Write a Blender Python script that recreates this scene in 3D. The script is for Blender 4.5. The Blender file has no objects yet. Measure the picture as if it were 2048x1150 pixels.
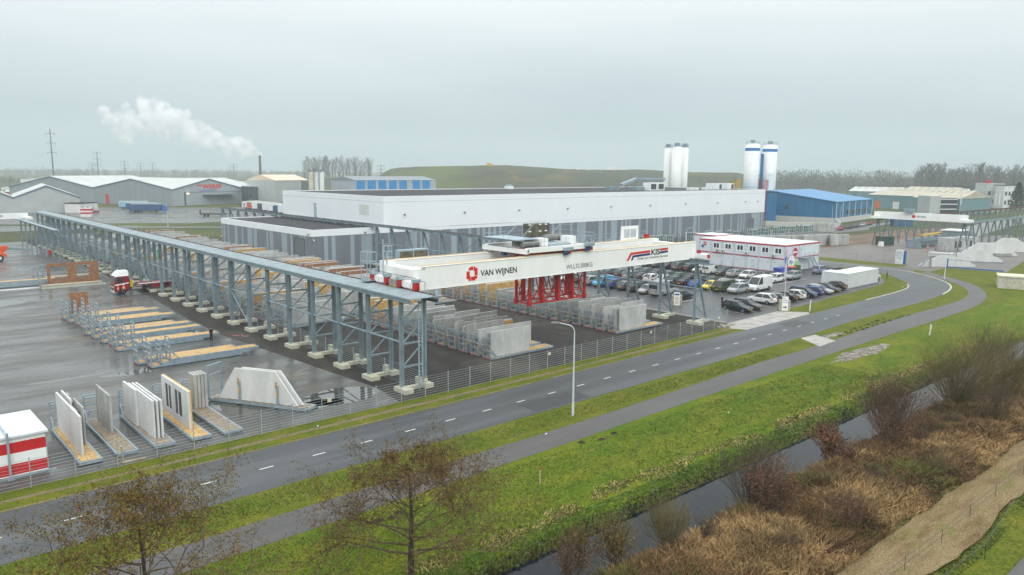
import bpy, math, random
from mathutils import Vector, Matrix
random.seed(7)
S = bpy.context.scene
COL = S.collection
rad = math.radians
# ------------------------------------------------------------------ camera
F = 1523.66; CW, CH = 2048.0, 1150.0; EYE = Vector((0, 0, 20.8))
PITCH, ROLL, AZ = rad(8.729), 0.0083994, rad(41.331)
_f = Vector((0, math.cos(PITCH), -math.sin(PITCH))); _u = Vector((0, math.sin(PITCH), math.cos(PITCH))); _x = Vector((1, 0, 0))
_xr = _x*math.cos(ROLL)+_u*math.sin(ROLL); _ur = -_x*math.sin(ROLL)+_u*math.cos(ROLL)
_rz = Matrix.Rotation(-AZ, 3, 'Z')
CX, CU, CF = _rz @ _xr, _rz @ _ur, _rz @ _f
cam = bpy.data.objects.new('camera', bpy.data.cameras.new('camera')); COL.objects.link(cam)
cam.matrix_world = Matrix.Translation(EYE) @ Matrix((CX, CU, -CF)).transposed().to_4x4()
cam.data.sensor_width = 36; cam.data.lens = F/CW*36; cam.data.clip_end = 9000; cam.data.clip_start = .5
S.camera = cam
# ------------------------------------------------------------------ world: overcast sky
W = bpy.data.worlds.new('World'); S.world = W; W.use_nodes = True
nt = W.node_tree; nd = nt.nodes; lk = nt.links
SUN_EL, SUN_AZ = rad(40), rad(208)
bg = nd['Background']
sky = nd.new('ShaderNodeTexSky'); sky.sky_type = 'NISHITA'; sky.sun_disc = False
sky.sun_elevation = SUN_EL; sky.sun_rotation = SUN_AZ; sky.dust_density = 3; sky.air_density = 1
tc = nd.new('ShaderNodeTexCoord'); sep = nd.new('ShaderNodeSeparateXYZ'); lk.new(tc.outputs['Generated'], sep.inputs[0])
mp = nd.new('ShaderNodeMapping'); mp.inputs['Scale'].default_value = (1.2, 1.2, 5); lk.new(tc.outputs['Generated'], mp.inputs[0])
nz = nd.new('ShaderNodeTexNoise'); nz.inputs['Scale'].default_value = 1.6; nz.inputs['Detail'].default_value = 5; nz.inputs['Roughness'].default_value = .45
lk.new(mp.outputs[0], nz.inputs['Vector'])
add = nd.new('ShaderNodeMath'); add.operation = 'MULTIPLY_ADD'; add.inputs[1].default_value = .11; lk.new(nz.outputs[0], add.inputs[0]); lk.new(sep.outputs['Z'], add.inputs[2])
cr = nd.new('ShaderNodeValToRGB'); lk.new(add.outputs[0], cr.inputs[0])
def _c(r, g, b): return (r, g, b, 1)
SKYK = 1.0
els = cr.color_ramp.elements
els[0].position = 0.0; els[0].color = _c(.43, .54, .58)
els[1].position = 1.0; els[1].color = _c(2.3, 2.38, 2.40)
for p, c in ((.05, (.45, .565, .605)), (.12, (.53, .64, .68)), (.19, (.76, .85, .875)), (.26, (.98, 1.04, 1.06)), (.45, (1.3, 1.37, 1.4))):
    e = els.new(p); e.color = _c(*c)
mx = nd.new('ShaderNodeMixRGB'); mx.inputs[0].default_value = .93
sc = nd.new('ShaderNodeMixRGB'); sc.blend_type = 'MULTIPLY'; sc.inputs[0].default_value = 1; sc.inputs[2].default_value = (.1, .1, .1, 1)
lk.new(sky.outputs[0], sc.inputs[1]); lk.new(sc.outputs[0], mx.inputs[1]); lk.new(cr.outputs[0], mx.inputs[2])
lk.new(mx.outputs[0], bg.inputs[0]); bg.inputs[1].default_value = 1.0
sun = bpy.data.objects.new('sun', bpy.data.lights.new('sun', 'SUN')); COL.objects.link(sun)
sun.data.energy = 1.25; sun.data.angle = rad(35); sun.data.color = (1, .985, .95)
sun.rotation_euler = (rad(90)-SUN_EL, 0, rad(180)-SUN_AZ)
S.view_settings.view_transform = 'Standard'; S.view_settings.look = 'None'; S.view_settings.exposure = 0; S.view_settings.gamma = 1
S.cycles.volume_step_rate = 4; S.cycles.volume_max_steps = 64; S.cycles.max_bounces = 8; S.cycles.volume_bounces = 4

# ------------------------------------------------------------------ survey helpers (far background only)
def far(px, D):
    "ground point seen near image column px at depth D"
    d = CF + CX*((px-1024)/F) - CU*((350-575)/F)
    return EYE.x+d.x*D, EYE.y+d.y*D
def fz(px, py, D):
    d = CF + CX*((px-1024)/F) - CU*((py-575)/F)
    return EYE.z+d.z*D
# ------------------------------------------------------------------ materials
MATS = {}
def M(name, col, rough=.6, metal=0., var=.12, scale=1.5, bump=0., col2=None, rmap=None, stretch=None, spec=None, fine=0.):
    if name in MATS: return MATS[name]
    m = bpy.data.materials.new(name); m.use_nodes = True; MATS[name] = m
    n = m.node_tree.nodes; l = m.node_tree.links; b = n['Principled BSDF']
    b.inputs['Roughness'].default_value = rough; b.inputs['Metallic'].default_value = metal
    if spec is None and rough > .82: spec = .1
    if spec is not None: b.inputs['Specular IOR Level'].default_value = spec
    c = (*col, 1)
    c2 = (*col2, 1) if col2 else (*[x*(1-var*1.6) for x in col], 1)
    if not col2: c = (*[min(1, x*(1+var*.8)) for x in col], 1)
    g = n.new('ShaderNodeNewGeometry'); mpn = n.new('ShaderNodeMapping'); l.new(g.outputs['Position'], mpn.inputs[0])
    if stretch: mpn.inputs['Scale'].default_value = stretch
    t = n.new('ShaderNodeTexNoise'); t.inputs['Scale'].default_value = scale; t.inputs['Detail'].default_value = 6; t.inputs['Roughness'].default_value = .62
    l.new(mpn.outputs[0], t.inputs['Vector'])
    r = n.new('ShaderNodeValToRGB'); r.color_ramp.elements[0].position = .33; r.color_ramp.elements[1].position = .67
    r.color_ramp.elements[0].color = c2; r.color_ramp.elements[1].color = c
    l.new(t.outputs[0], r.inputs[0]); out = r.outputs[0]
    if fine:
        t2 = n.new('ShaderNodeTexNoise'); t2.inputs['Scale'].default_value = fine; t2.inputs['Detail'].default_value = 4; l.new(g.outputs['Position'], t2.inputs['Vector'])
        r2 = n.new('ShaderNodeMapRange'); r2.inputs[1].default_value = .3; r2.inputs[2].default_value = .7; r2.inputs[3].default_value = .6; r2.inputs[4].default_value = 1.4
        l.new(t2.outputs[0], r2.inputs[0])
        mm = n.new('ShaderNodeVectorMath'); mm.operation = 'SCALE'; l.new(out, mm.inputs[0]); l.new(r2.outputs[0], mm.inputs['Scale']); out = mm.outputs[0]
        t = t2
    l.new(out, b.inputs['Base Color'])
    if rmap:
        q = n.new('ShaderNodeTexNoise'); q.inputs['Scale'].default_value = rmap[0]; q.inputs['Detail'].default_value = 5; l.new(mpn.outputs[0], q.inputs['Vector'])
        k = n.new('ShaderNodeMapRange'); k.inputs[1].default_value = .38; k.inputs[2].default_value = .6; k.inputs[3].default_value = rmap[1]; k.inputs[4].default_value = rmap[2]
        l.new(q.outputs[0], k.inputs[0]); l.new(k.outputs[0], b.inputs['Roughness'])
    if bump:
        bp = n.new('ShaderNodeBump'); bp.inputs['Strength'].default_value = bump; bp.inputs['Distance'].default_value = .05
        l.new(t.outputs[0], bp.inputs['Height']); l.new(bp.outputs[0], b.inputs['Normal'])
    return m
def stripes(name, cols, step, frac, rough=.45, metal=0., rib=0):
    "vertical cladding panels: some columns of sheeting are the second colour"
    m = bpy.data.materials.new(name); m.use_nodes = True; MATS[name] = m
    n = m.node_tree.nodes; l = m.node_tree.links; b = n['Principled BSDF']; b.inputs['Roughness'].default_value = rough; b.inputs['Metallic'].default_value = metal
    g = n.new('ShaderNodeNewGeometry'); s = n.new('ShaderNodeSeparateXYZ'); l.new(g.outputs['Position'], s.inputs[0])
    a = n.new('ShaderNodeMath'); l.new(s.outputs[0], a.inputs[0]); l.new(s.outputs[1], a.inputs[1])
    d = n.new('ShaderNodeMath'); d.operation = 'DIVIDE'; d.inputs[1].default_value = step; l.new(a.outputs[0], d.inputs[0])
    fl = n.new('ShaderNodeMath'); fl.operation = 'FLOOR'; l.new(d.outputs[0], fl.inputs[0])
    w = n.new('ShaderNodeTexWhiteNoise'); w.noise_dimensions = '1D'; l.new(fl.outputs[0], w.inputs['W'])
    gt = n.new('ShaderNodeMath'); gt.operation = 'LESS_THAN'; gt.inputs[1].default_value = frac; l.new(w.outputs['Value'], gt.inputs[0])
    x = n.new('ShaderNodeMixRGB'); l.new(gt.outputs[0], x.inputs[0]); x.inputs[1].default_value = (*cols[0], 1); x.inputs[2].default_value = (*cols[1], 1)
    wf = n.new('ShaderNodeTexNoise'); wf.inputs['Scale'].default_value = 1.2; mpn = n.new('ShaderNodeMapping'); mpn.inputs['Scale'].default_value = (1, 1, .08)
    l.new(g.outputs['Position'], mpn.inputs[0]); l.new(mpn.outputs[0], wf.inputs['Vector'])
    k = n.new('ShaderNodeMapRange'); k.inputs[3].default_value = .78; k.inputs[4].default_value = 1.22; l.new(wf.outputs[0], k.inputs[0])
    v = n.new('ShaderNodeVectorMath'); v.operation = 'SCALE'; l.new(x.outputs[0], v.inputs[0]); l.new(k.outputs[0], v.inputs['Scale']); l.new(v.outputs[0], b.inputs['Base Color'])
    wv = n.new('ShaderNodeMath'); wv.operation = 'SINE'; ml = n.new('ShaderNodeMath'); ml.operation = 'MULTIPLY'; ml.inputs[1].default_value = 2*math.pi/.333
    l.new(a.outputs[0], ml.inputs[0]); l.new(ml.outputs[0], wv.inputs[0])
    bp = n.new('ShaderNodeBump'); bp.inputs['Strength'].default_value = .25; bp.inputs['Distance'].default_value = .03; l.new(wv.outputs[0], bp.inputs['Height']); l.new(bp.outputs[0], b.inputs['Normal'])
    return m
def ground_mat(name, base, patches, rough=.9, fine=18., bump=.6, finev=.35):
    "base colour with world-space noise patches [(colour, scale, lo, hi, stretch)]"
    m = bpy.data.materials.new(name); m.use_nodes = True; MATS[name] = m
    n = m.node_tree.nodes; l = m.node_tree.links; b = n['Principled BSDF']; b.inputs['Roughness'].default_value = rough; b.inputs['Specular IOR Level'].default_value = .12 if rough > .6 else .5
    g = n.new('ShaderNodeNewGeometry'); cur = None
    for i, (c, sc_, lo, hi, st) in enumerate(patches):
        mpn = n.new('ShaderNodeMapping'); mpn.inputs['Scale'].default_value = st; mpn.inputs['Location'].default_value = (i*13.7, i*5.1, 0); l.new(g.outputs['Position'], mpn.inputs[0])
        t = n.new('ShaderNodeTexNoise'); t.inputs['Scale'].default_value = sc_; t.inputs['Detail'].default_value = 7; t.inputs['Roughness'].default_value = .65; l.new(mpn.outputs[0], t.inputs['Vector'])
        k = n.new('ShaderNodeMapRange'); k.inputs[1].default_value = lo; k.inputs[2].default_value = hi; l.new(t.outputs[0], k.inputs[0])
        x = n.new('ShaderNodeMixRGB'); l.new(k.outputs[0], x.inputs[0]); x.inputs[2].default_value = (*c, 1)
        if cur is None: x.inputs[1].default_value = (*base, 1)
        else: l.new(cur, x.inputs[1])
        cur = x.outputs[0]
    t2 = n.new('ShaderNodeTexNoise'); t2.inputs['Scale'].default_value = fine; t2.inputs['Detail'].default_value = 3; l.new(g.outputs['Position'], t2.inputs['Vector'])
    r2 = n.new('ShaderNodeMapRange'); r2.inputs[1].default_value = .3; r2.inputs[2].default_value = .7; r2.inputs[3].default_value = 1-finev; r2.inputs[4].default_value = 1+finev; l.new(t2.outputs[0], r2.inputs[0])
    v = n.new('ShaderNodeVectorMath'); v.operation = 'SCALE'; l.new(cur, v.inputs[0]); l.new(r2.outputs[0], v.inputs['Scale']); l.new(v.outputs[0], b.inputs['Base Color'])
    bp = n.new('ShaderNodeBump'); bp.inputs['Strength'].default_value = bump; bp.inputs['Distance'].default_value = .08; l.new(t2.outputs[0], bp.inputs['Height']); l.new(bp.outputs[0], b.inputs['Normal'])
    return m
# ------------------------------------------------------------------ mesh building
class MB:
    def __init__(s): s.v = []; s.f = []; s.m = []; s.mi = 0
    def add(s, vs, fs):
        o = len(s.v); s.v += [tuple(v) for v in vs]; s.f += [tuple(i+o for i in f) for f in fs]; s.m += [s.mi]*len(fs); return s
    def box(s, x0, x1, y0, y1, z0, z1, R=None):
        vs = [(x, y, z) for z in (z0, z1) for y in (y0, y1) for x in (x0, x1)]
        if R: vs = [R @ Vector(v) for v in vs]
        return s.add(vs, [(0, 2, 3, 1), (4, 5, 7, 6), (0, 1, 5, 4), (2, 6, 7, 3), (0, 4, 6, 2), (1, 3, 7, 5)])
    def beam(s, p, q, w, h=None, up=(0, 0, 1)):
        p, q = Vector(p), Vector(q); h = h or w; d = (q-p).normalized(); up = Vector(up)
        if abs(d.dot(up)) > .99: up = Vector((1, 0, 0))
        a = d.cross(up).normalized()*w/2; b = a.cross(d).normalized()*h/2
        vs = [e+i*a+j*b for e in (p, q) for i, j in ((-1, -1), (1, -1), (1, 1), (-1, 1))]
        return s.add(vs, [(3, 2, 1, 0), (4, 5, 6, 7), (0, 1, 5, 4), (1, 2, 6, 5), (2, 3, 7, 6), (3, 0, 4, 7)])
    def cyl(s, p, q, r, r2=None, n=8, caps=True):
        p, q = Vector(p), Vector(q); r2 = r if r2 is None else r2; d = (q-p).normalized(); up = Vector((0, 0, 1)) if abs(d.z) < .95 else Vector((1, 0, 0))
        a = d.cross(up).normalized(); b = a.cross(d)
        vs = []
        for e, rr in ((p, r), (q, r2)): vs += [e+a*math.cos(2*math.pi*i/n)*rr+b*math.sin(2*math.pi*i/n)*rr for i in range(n)]
        fs = [(i, i+n, (i+1) % n+n, (i+1) % n) for i in range(n)]
        if caps: fs += [tuple(range(n)), tuple(range(2*n-1, n-1, -1))]
        return s.add(vs, fs)
    def path(s, pts, w, r=True):
        for a, b in zip(pts, pts[1:]): (s.cyl(a, b, w, n=6) if r else s.beam(a, b, w))
        return s
    def prism(s, pts, a, b, ax='y'):
        "polygon pts (u,v) extruded from a to b along axis"
        n = len(pts)
        f = {'y': lambda u, v, t: (u, t, v), 'x': lambda u, v, t: (t, u, v), 'z': lambda u, v, t: (u, v, t)}[ax]
        vs = [f(u, v, t) for t in (a, b) for u, v in pts]
        return s.add(vs, [tuple(range(n)), tuple(range(2*n-1, n-1, -1))]+[(i, i+n, (i+1) % n+n, (i+1) % n) for i in range(n)])
    def quad(s, *vs): return s.add(vs, [tuple(range(len(vs)))])
    def mesh(s, name, mats):
        me = bpy.data.meshes.new(name); me.from_pydata(s.v, [], s.f)
        for m in (mats if isinstance(mats, (list, tuple)) else [mats]): me.materials.append(m)
        me.polygons.foreach_set('material_index', s.m); me.update()
        return me
    def build(s, name, mats, parent=None, loc=None, rz=0, smooth=False, fixn=True):
        me = s.mesh(name, mats)
        if fixn:
            import bmesh
            bm = bmesh.new(); bm.from_mesh(me); bmesh.ops.recalc_face_normals(bm, faces=bm.faces); bm.to_mesh(me); bm.free()
        if smooth: me.polygons.foreach_set('use_smooth', [True]*len(me.polygons))
        o = bpy.data.objects.new(name, me); COL.objects.link(o)
        if loc: o.location = loc
        o.rotation_euler.z = rz
        if parent: o.parent = parent
        return o
def tag(o, label=None, cat=None, group=None, kind=None):
    if label: o['label'] = label
    if cat: o['category'] = cat
    if group: o['group'] = group
    if kind: o['kind'] = kind
    return o
def thing(name, label, cat, loc=(0, 0, 0), rz=0, group=None):
    o = bpy.data.objects.new(name, None); COL.objects.link(o); o.location = loc; o.rotation_euler.z = rz; o.empty_display_size = .3
    return tag(o, label, cat, group)
def struct(o, label=None): o['kind'] = 'structure'; return o
KID = {}
def dup_tree(root):
    if root.name not in KID:
        ch = {}
        for c in list(COL.objects): ch.setdefault(c.parent, []).append(c)
        def tree(o): return [(c, tree(c)) for c in ch.get(o, [])]
        KID[root.name] = tree(root)
def dup(root, loc=None, rz=None, label=None, group=None, swap=None):
    "a copy of a thing with copies of its parts and sub-parts"
    dup_tree(root)
    r = root.copy(); COL.objects.link(r)
    if loc: r.location = loc
    if rz is not None: r.rotation_euler.z = rz
    if label: r['label'] = label
    if group: r['group'] = group
    def rec(lst, p):
        for c, sub in lst:
            d = c.copy(); COL.objects.link(d); d.parent = p
            if swap:
                for sl in d.material_slots:
                    if sl.material and sl.material.name in swap:
                        sl.link = 'OBJECT'; sl.material = swap[sl.material.name]
            rec(sub, d)
    rec(KID[root.name], r)
    return r
ORD = ['first', 'second', 'third', 'fourth', 'fifth', 'sixth', 'seventh', 'eighth', 'ninth', 'tenth', 'eleventh', 'twelfth', 'thirteenth', 'fourteenth', 'fifteenth', 'sixteenth', 'seventeenth', 'eighteenth', 'nineteenth', 'twentieth']
def sheet(name, pts, z, m):
    b = MB(); b.quad(*[(x, y, z) for x, y in pts])
    me = b.mesh(name, m); import bmesh
    bm = bmesh.new(); bm.from_mesh(me); bmesh.ops.recalc_face_normals(bm, faces=bm.faces)
    for f in bm.faces:
        if f.normal.z < 0: f.normal_flip()
    bmesh.ops.triangulate(bm, faces=bm.faces); bm.to_mesh(me); bm.free()
    o = bpy.data.objects.new(name, me); COL.objects.link(o); return struct(o)
def smooth_line(pts, n=6):
    out = []
    for i in range(len(pts)-1):
        p0, p1, p2, p3 = [Vector((*pts[max(0, min(len(pts)-1, j))], 0)) for j in (i-1, i, i+1, i+2)]
        for k in range(n):
            t = k/n; v = .5*((2*p1)+(-p0+p2)*t+(2*p0-5*p1+4*p2-p3)*t*t+(-p0+3*p1-3*p2+p3)*t**3); out.append((v.x, v.y))
    out.append(pts[-1]); return out
def band(name, A, B, z, m):
    "road-like strip between two edge lines, resampled"
    A = smooth_line(A); B = smooth_line(B)
    def resample(P, n):
        L = [0]
        for a, b in zip(P, P[1:]): L.append(L[-1]+math.dist(a, b))
        out = []; j = 0
        for i in range(n):
            s = L[-1]*i/(n-1)
            while j < len(L)-2 and L[j+1] < s: j += 1
            t = (s-L[j])/max(1e-6, L[j+1]-L[j]); out.append((P[j][0]+(P[j+1][0]-P[j][0])*t, P[j][1]+(P[j+1][1]-P[j][1])*t))
        return out
    n = 120; A = resample(A, n); B = resample(B, n); b = MB()
    b.add([(x, y, z) for x, y in A]+[(x, y, z) for x, y in B], [(i, i+1, n+i+1, n+i) for i in range(n-1)])
    o = b.build(name, m, fixn=False)
    me = o.data
    if me.polygons[0].normal.z < 0: me.flip_normals()
    return struct(o), A, B
# ------------------------------------------------------------------ ground
grass = ground_mat('grass', (.074, .100, .006), [((.125, .125, .012), .3, .42, .64, (1, 1, 1)), ((.048, .076, .005), 1.1, .50, .75, (1, 1, 1)), ((.20, .16, .06), .9, .62, .78, (.22, 1, 1)), ((.13, .115, .03), 2.6, .54, .78, (1, 1, 1))], fine=7., finev=.42, bump=.5)
grass_rich = ground_mat('grass_rich', (.064, .112, .004), [((.135, .145, .010), .28, .42, .64, (.5, 1, 1)), ((.036, .070, .004), 1.1, .50, .75, (1, 1, 1)), ((.20, .16, .05), .7, .64, .80, (.18, 1, 1)), ((.10, .11, .012), 2.6, .54, .78, (1, 1, 1))], fine=7., finev=.42, bump=.5)
grass_dull = ground_mat('grass_far', (.075, .095, .025), [((.05, .06, .03), .02, .4, .6, (1, 1, 1)), ((.10, .09, .045), .1, .5, .7, (1, 1, 1))], fine=3.)
asph = ground_mat('road_asphalt', (.036, .041, .043), [((.064, .071, .075), .5, .42, .62, (.05, 1, 1)), ((.024, .027, .029), .22, .52, .72, (.12, 1, 1)), ((.075, .08, .08), 1.6, .62, .74, (.3, 1, 1))], rough=.5, fine=25., finev=.18, bump=.15)
path_m = ground_mat('path_asphalt', (.056, .053, .051), [((.08, .075, .072), .4, .4, .65, (.2, 1, 1)), ((.06, .058, .055), 1.5, .55, .75, (1, 1, 1))], rough=.55, fine=14., finev=.3, bump=.3)
gravel = ground_mat('dark_gravel', (.034, .031, .028), [((.068, .062, .055), .16, .46, .62, (1, .35, 1)), ((.033, .031, .03), .6, .5, .7, (1, 1, 1)), ((.09, .08, .06), .09, .55, .7, (1, 1, 1))], rough=.75, fine=12., finev=.45, bump=.8)
park_m = ground_mat('parking_asphalt', (.045, .045, .047), [((.068, .068, .07), .2, .45, .65, (1, 1, 1)), ((.04, .04, .042), .5, .5, .7, (1, 1, 1))], rough=.38, fine=20., finev=.25, bump=.2)
dirt = ground_mat('verge_dirt', (.16, .125, .075), [((.11, .10, .04), 1.2, .45, .6, (.3, 1, 1)), ((.24, .20, .14), 3., .5, .7, (1, 1, 1))], fine=12., finev=.4)
hay = ground_mat('mown_reed_strip', (.21, .155, .08), [((.12, .075, .036), .5, .45, .65, (.3, 1, 1)), ((.13, .14, .03), .9, .55, .7, (.4, 1, 1)), ((.23, .175, .095), 2.5, .5, .75, (.3, 1, 1))], fine=10., finev=.45, bump=1.)
redp = ground_mat('clinker_paving', (.105, .092, .082), [((.14, .125, .115), .05, .4, .65, (.3, 1, 1)), ((.085, .072, .066), .2, .5, .7, (.5, 1, 1))], rough=.6, fine=6., finev=.12, bump=.1)
conc_slab = ground_mat('concrete_apron', (.30, .285, .26), [((.38, .36, .33), .3, .4, .6, (1, 1, 1)), ((.19, .18, .165), .8, .5, .7, (1, 1, 1))], rough=.6, fine=10., finev=.15, bump=.2)
# wet yard: puddled sheet, low roughness film over dark concrete
def yard_mat():
    m = ground_mat('wet_yard_paving', (.056, .056, .051), [((.098, .10, .093), .12, .42, .62, (.6, 1, 1)), ((.05, .047, .042), .3, .48, .68, (.35, 1, 1)), ((.12, .095, .055), .055, .58, .72, (1, 1, 1))], rough=.3, fine=7., finev=.16, bump=.12)
    n = m.node_tree.nodes; l = m.node_tree.links; b = n['Principled BSDF']; g = [x for x in n if x.bl_idname == 'ShaderNodeNewGeometry'][0]
    mpn = n.new('ShaderNodeMapping'); mpn.inputs['Scale'].default_value = (.35, 1.2, 1); mpn.inputs['Rotation'].default_value = (0, 0, .3); l.new(g.outputs['Position'], mpn.inputs[0])
    q = n.new('ShaderNodeTexNoise'); q.inputs['Scale'].default_value = .16; q.inputs['Detail'].default_value = 8; q.inputs['Roughness'].default_value = .6; l.new(mpn.outputs[0], q.inputs['Vector'])
    k = n.new('ShaderNodeMapRange'); k.inputs[1].default_value = .42; k.inputs[2].default_value = .58; k.inputs[3].default_value = .16; k.inputs[4].default_value = .5
    l.new(q.outputs[0], k.inputs[0]); l.new(k.outputs[0], b.inputs['Roughness']); return m
yard_m = yard_mat()
def zprof(y):
    P = [(-400, 0), (-60, -.1), (8, -.15), (12, -.1), (18, .0), (21, .1), (23.5, -.2), (25.6, -1.15), (26.4, -1.7), (28.3, -1.8), (29.2, -1.25), (30.1, -.5), (31.6, -.12), (34, 0), (4000, 0)]
    for (a, za), (b, zb) in zip(P, P[1:]):
        if a <= y <= b: return za+(zb-za)*(y-a)/(b-a)
    return 0
def ditch_w(x): return 1.0 if -80 < x < 150 else max(0., 1-(min(abs(x+80), abs(x-150)))/14.)
_xs = [-5200, -1500, -400, -94, -80, -40]+[-20+4*i for i in range(43)]+[156, 160, 164, 250, 500, 1200, 5200]
_ys = [-5200, -1500, -300, -60, -20, 0, 8]+[10+.5*i for i in range(54)]+[40, 60, 120, 300, 700, 1500, 5200]
bankm = ground_mat('ditch_bank', (.05, .075, .012), [((.10, .085, .03), .8, .45, .65, (.4, 1, 1)), ((.03, .028, .012), .5, .5, .7, (1, 1, 1))], fine=8., finev=.5, bump=.8)
b = MB(); nx = len(_xs)
random.seed(3)
for y in _ys:
    for x in _xs: b.v.append((x, y+(random.uniform(-.12, .12) if 28 < y < 34 and -20 < x < 150 else 0), (zprof(y)*ditch_w(x) if abs(y) < 61 else 0)+(random.uniform(-.05, .05) if 10 < y < 34 and -20 < x < 150 else 0)))
for j in range(len(_ys)-1):
    for i in range(nx-1): b.f.append((j*nx+i, j*nx+i+1, (j+1)*nx+i+1, (j+1)*nx+i)); b.m.append(3 if 30.0 <= (_ys[j]+_ys[j+1])/2 < 41 and -90 < _xs[i] < 158 else 2 if 16.4 < (_ys[j]+_ys[j+1])/2 < 30.0 and -90 < _xs[i] < 158 else 0 if abs((_ys[j]+_ys[j+1])/2-0) < 130 and -100 < _xs[i] < 230 else 1)
struct(b.build('ground', [grass, grass_dull, bankm, grass_rich], fixn=False, smooth=True))
water_m = M('ditch_water', (.006, .011, .014), rough=.05, var=.2, scale=3, bump=.05); water_m.node_tree.nodes['Principled BSDF'].inputs['IOR'].default_value = 1.24
b = MB(); b.box(-90, 158, 24.2, 31.6, -1.3, -1.02); struct(b.build('ditch_water', water_m))
# roads and sheets (each 4 mm above the one below)
near = [(-40, 46.0), (0, 45.8), (12, 45.9), (32.3, 46.1), (48.3, 46.3), (64.5, 46.6), (75.8, 46.8), (90.5, 47.2), (107.8, 48.0), (123.2, 48.2), (134, 48.4), (144.2, 49.2), (151.5, 50.6), (157.5, 52.8), (162.5, 56.0), (167, 60), (170.5, 64.2), (173.4, 70), (174.3, 78), (174, 88), (172.5, 120), (171, 160)]
farr = [(-40, 53.0), (0, 53.0), (14.2, 53.2), (37.3, 53.2), (50.9, 53.5), (60.4, 53.8), (76.7, 54.1), (89.6, 54.2), (107.5, 54.6), (120.8, 54.9), (132.5, 55.1), (140, 55.4), (147, 56.3), (152.5, 58.6), (158.0, 62.4), (162, 66.0), (165.4, 70.0), (167.1, 74), (167.3, 80), (167, 88), (165.5, 120), (164, 160)]
road, RA, RB = band('road', near, farr, .012, asph)
pf = [(-40, 41.6), (0, 41.8), (12, 41.9), (31.7, 42.2), (44.1, 42.3), (59.3, 42.8), (74, 43.5), (88.6, 43.6), (102.8, 44.3), (118.2, 44.7), (130.8, 44.6), (139.3, 44.9), (147.6, 46.4), (154.8, 49.3), (160.7, 53.2), (166.6, 58.6), (172.0, 63.5)]
pn = [(-40, 38.6), (0, 38.8), (12.5, 38.9), (32.7, 39.3), (44.5, 39.5), (58.7, 39.9), (77.8, 40.3), (91.2, 40.5), (107.5, 40.6), (123.9, 40.7), (136.8, 41.3), (146.5, 43.2), (154.5, 46.2), (162.5, 50.8), (168.5, 56.6), (174.0, 62.5)]
band('cycle_path', pf, pn, .010, path_m)
band('verge_dirt', [(-20, 54.7), (10, 54.6), (40, 54.7), (60, 55.0), (88, 55.6)], [(-20, 55.15), (10, 55.05), (40, 55.3), (60, 55.5), (88, 56.2)], .004, dirt)
band('verge_edge_dirt', [(-20, 53.0), (20, 53.25), (50, 53.55), (88, 54.3)], [(-20, 53.35), (20, 53.5), (50, 53.8), (88, 54.6)], .008, dirt)
_pale = M('pale_edging', (.42, .40, .36), rough=.7)
def kerb(P, i0, i1, w, h, name='kerb'):
    b = MB()
    for (x0, y0), (x1, y1) in zip(P[i0:i1], P[i0+1:i1+1]): b.beam((x0, y0, h/2), (x1, y1, h/2), w, h)
    return struct(b.build(name, _pale))
kerb(RA, 70, 92, .3, .06); kerb(RB, 66, 76, .2, .06)
band('side_pavement', [(175.6, 120), (175.6, 88), (175.5, 82), (175.3, 72.4), (171.3, 64.6)], [(177.2, 120), (177.2, 88), (177.2, 82), (177.6, 71.5), (176.0, 66.5)], .010, path_m)
sheet('clinker_yard', [(177.3, 70.2), (183.6, 70.6), (183.4, 90), (182, 140), (240, 140), (240, 104), (300, 106), (300, 60), (240, 60), (187.5, 52), (185.3, 63.4), (174.5, 62.8)], .006, redp)
sheet('red_dirt_ground', [(207, 103), (240, 100), (300, 103), (330, 112), (300, 119), (262, 118), (228, 116), (206, 110)], .010, ground_mat('red_dirt', (.17, .115, .08), [((.11, .09, .06), .12, .42, .6, (1, 1, 1)), ((.22, .17, .13), .3, .5, .7, (1, 1, 1))], fine=3., finev=.2))
sheet('service_road', [(177, 121), (251, 126), (289, 126.4), (303, 132.3), (345.9, 138), (600, 150), (600, 161), (317, 139.2), (282.8, 142.4), (230, 138), (177, 134)], .010, park_m)
sheet('yard_paving', [(-60, 56.6), (36.4, 56.6), (37.2, 62), (35.8, 80), (34.6, 95), (35, 110), (36.4, 130), (37.6, 165), (37.6, 250), (-60, 250)], .004, yard_m)
sheet('gravel_yard', [(36.4, 56.7), (89.5, 57.3), (91, 58.6), (91.2, 66), (91.3, 147), (73, 147), (73, 262), (37.6, 262), (37.6, 165), (36.4, 130), (35, 110), (34.6, 95), (35.8, 80), (37.2, 62)], .004, gravel)
sheet('parking_lot', [(91.5, 57.0), (106, 58.9), (113, 58.9), (123.4, 59.8), (134.3, 60.3), (144.2, 60.9), (149.8, 61.8), (154.4, 63.9), (158.3, 67.2), (160.5, 71), (160.5, 80), (164, 82), (164, 148.8), (91.5, 148.8)], .008, park_m)
sheet('side_yard', [(164, 82.5), (165.4, 88), (164.5, 120), (177, 134), (260, 140), (260, 149), (164, 149)], .006, park_m)
sheet('far_yard', [(36, 292), (76, 292), (109, 300), (180, 330), (240, 380), (161, 406), (99, 442), (61, 466), (20, 380)], .006, yard_m)
sheet('concrete_apron', [(91.2, 58.4), (105.4, 58.8), (108.4, 55.6), (107.5, 54.62), (89.6, 54.22), (88.6, 56)], .016, conc_slab)
b = MB()
for x in (93.6, 96.4, 99.2, 102., 104.8): b.box(x, x+.04, 54.5, 58.5, .017, .019)
b.box(90.5, 107, 56.4, 56.44, .017, .019)
struct(b.build('apron_joints', M('joint_dark', (.07, .065, .06), rough=.9)))
sheet('concrete_crossing', [(90.3, 47.0), (93.8, 46.9), (92.4, 43.4), (87.7, 43.1)], .016, conc_slab)
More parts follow.
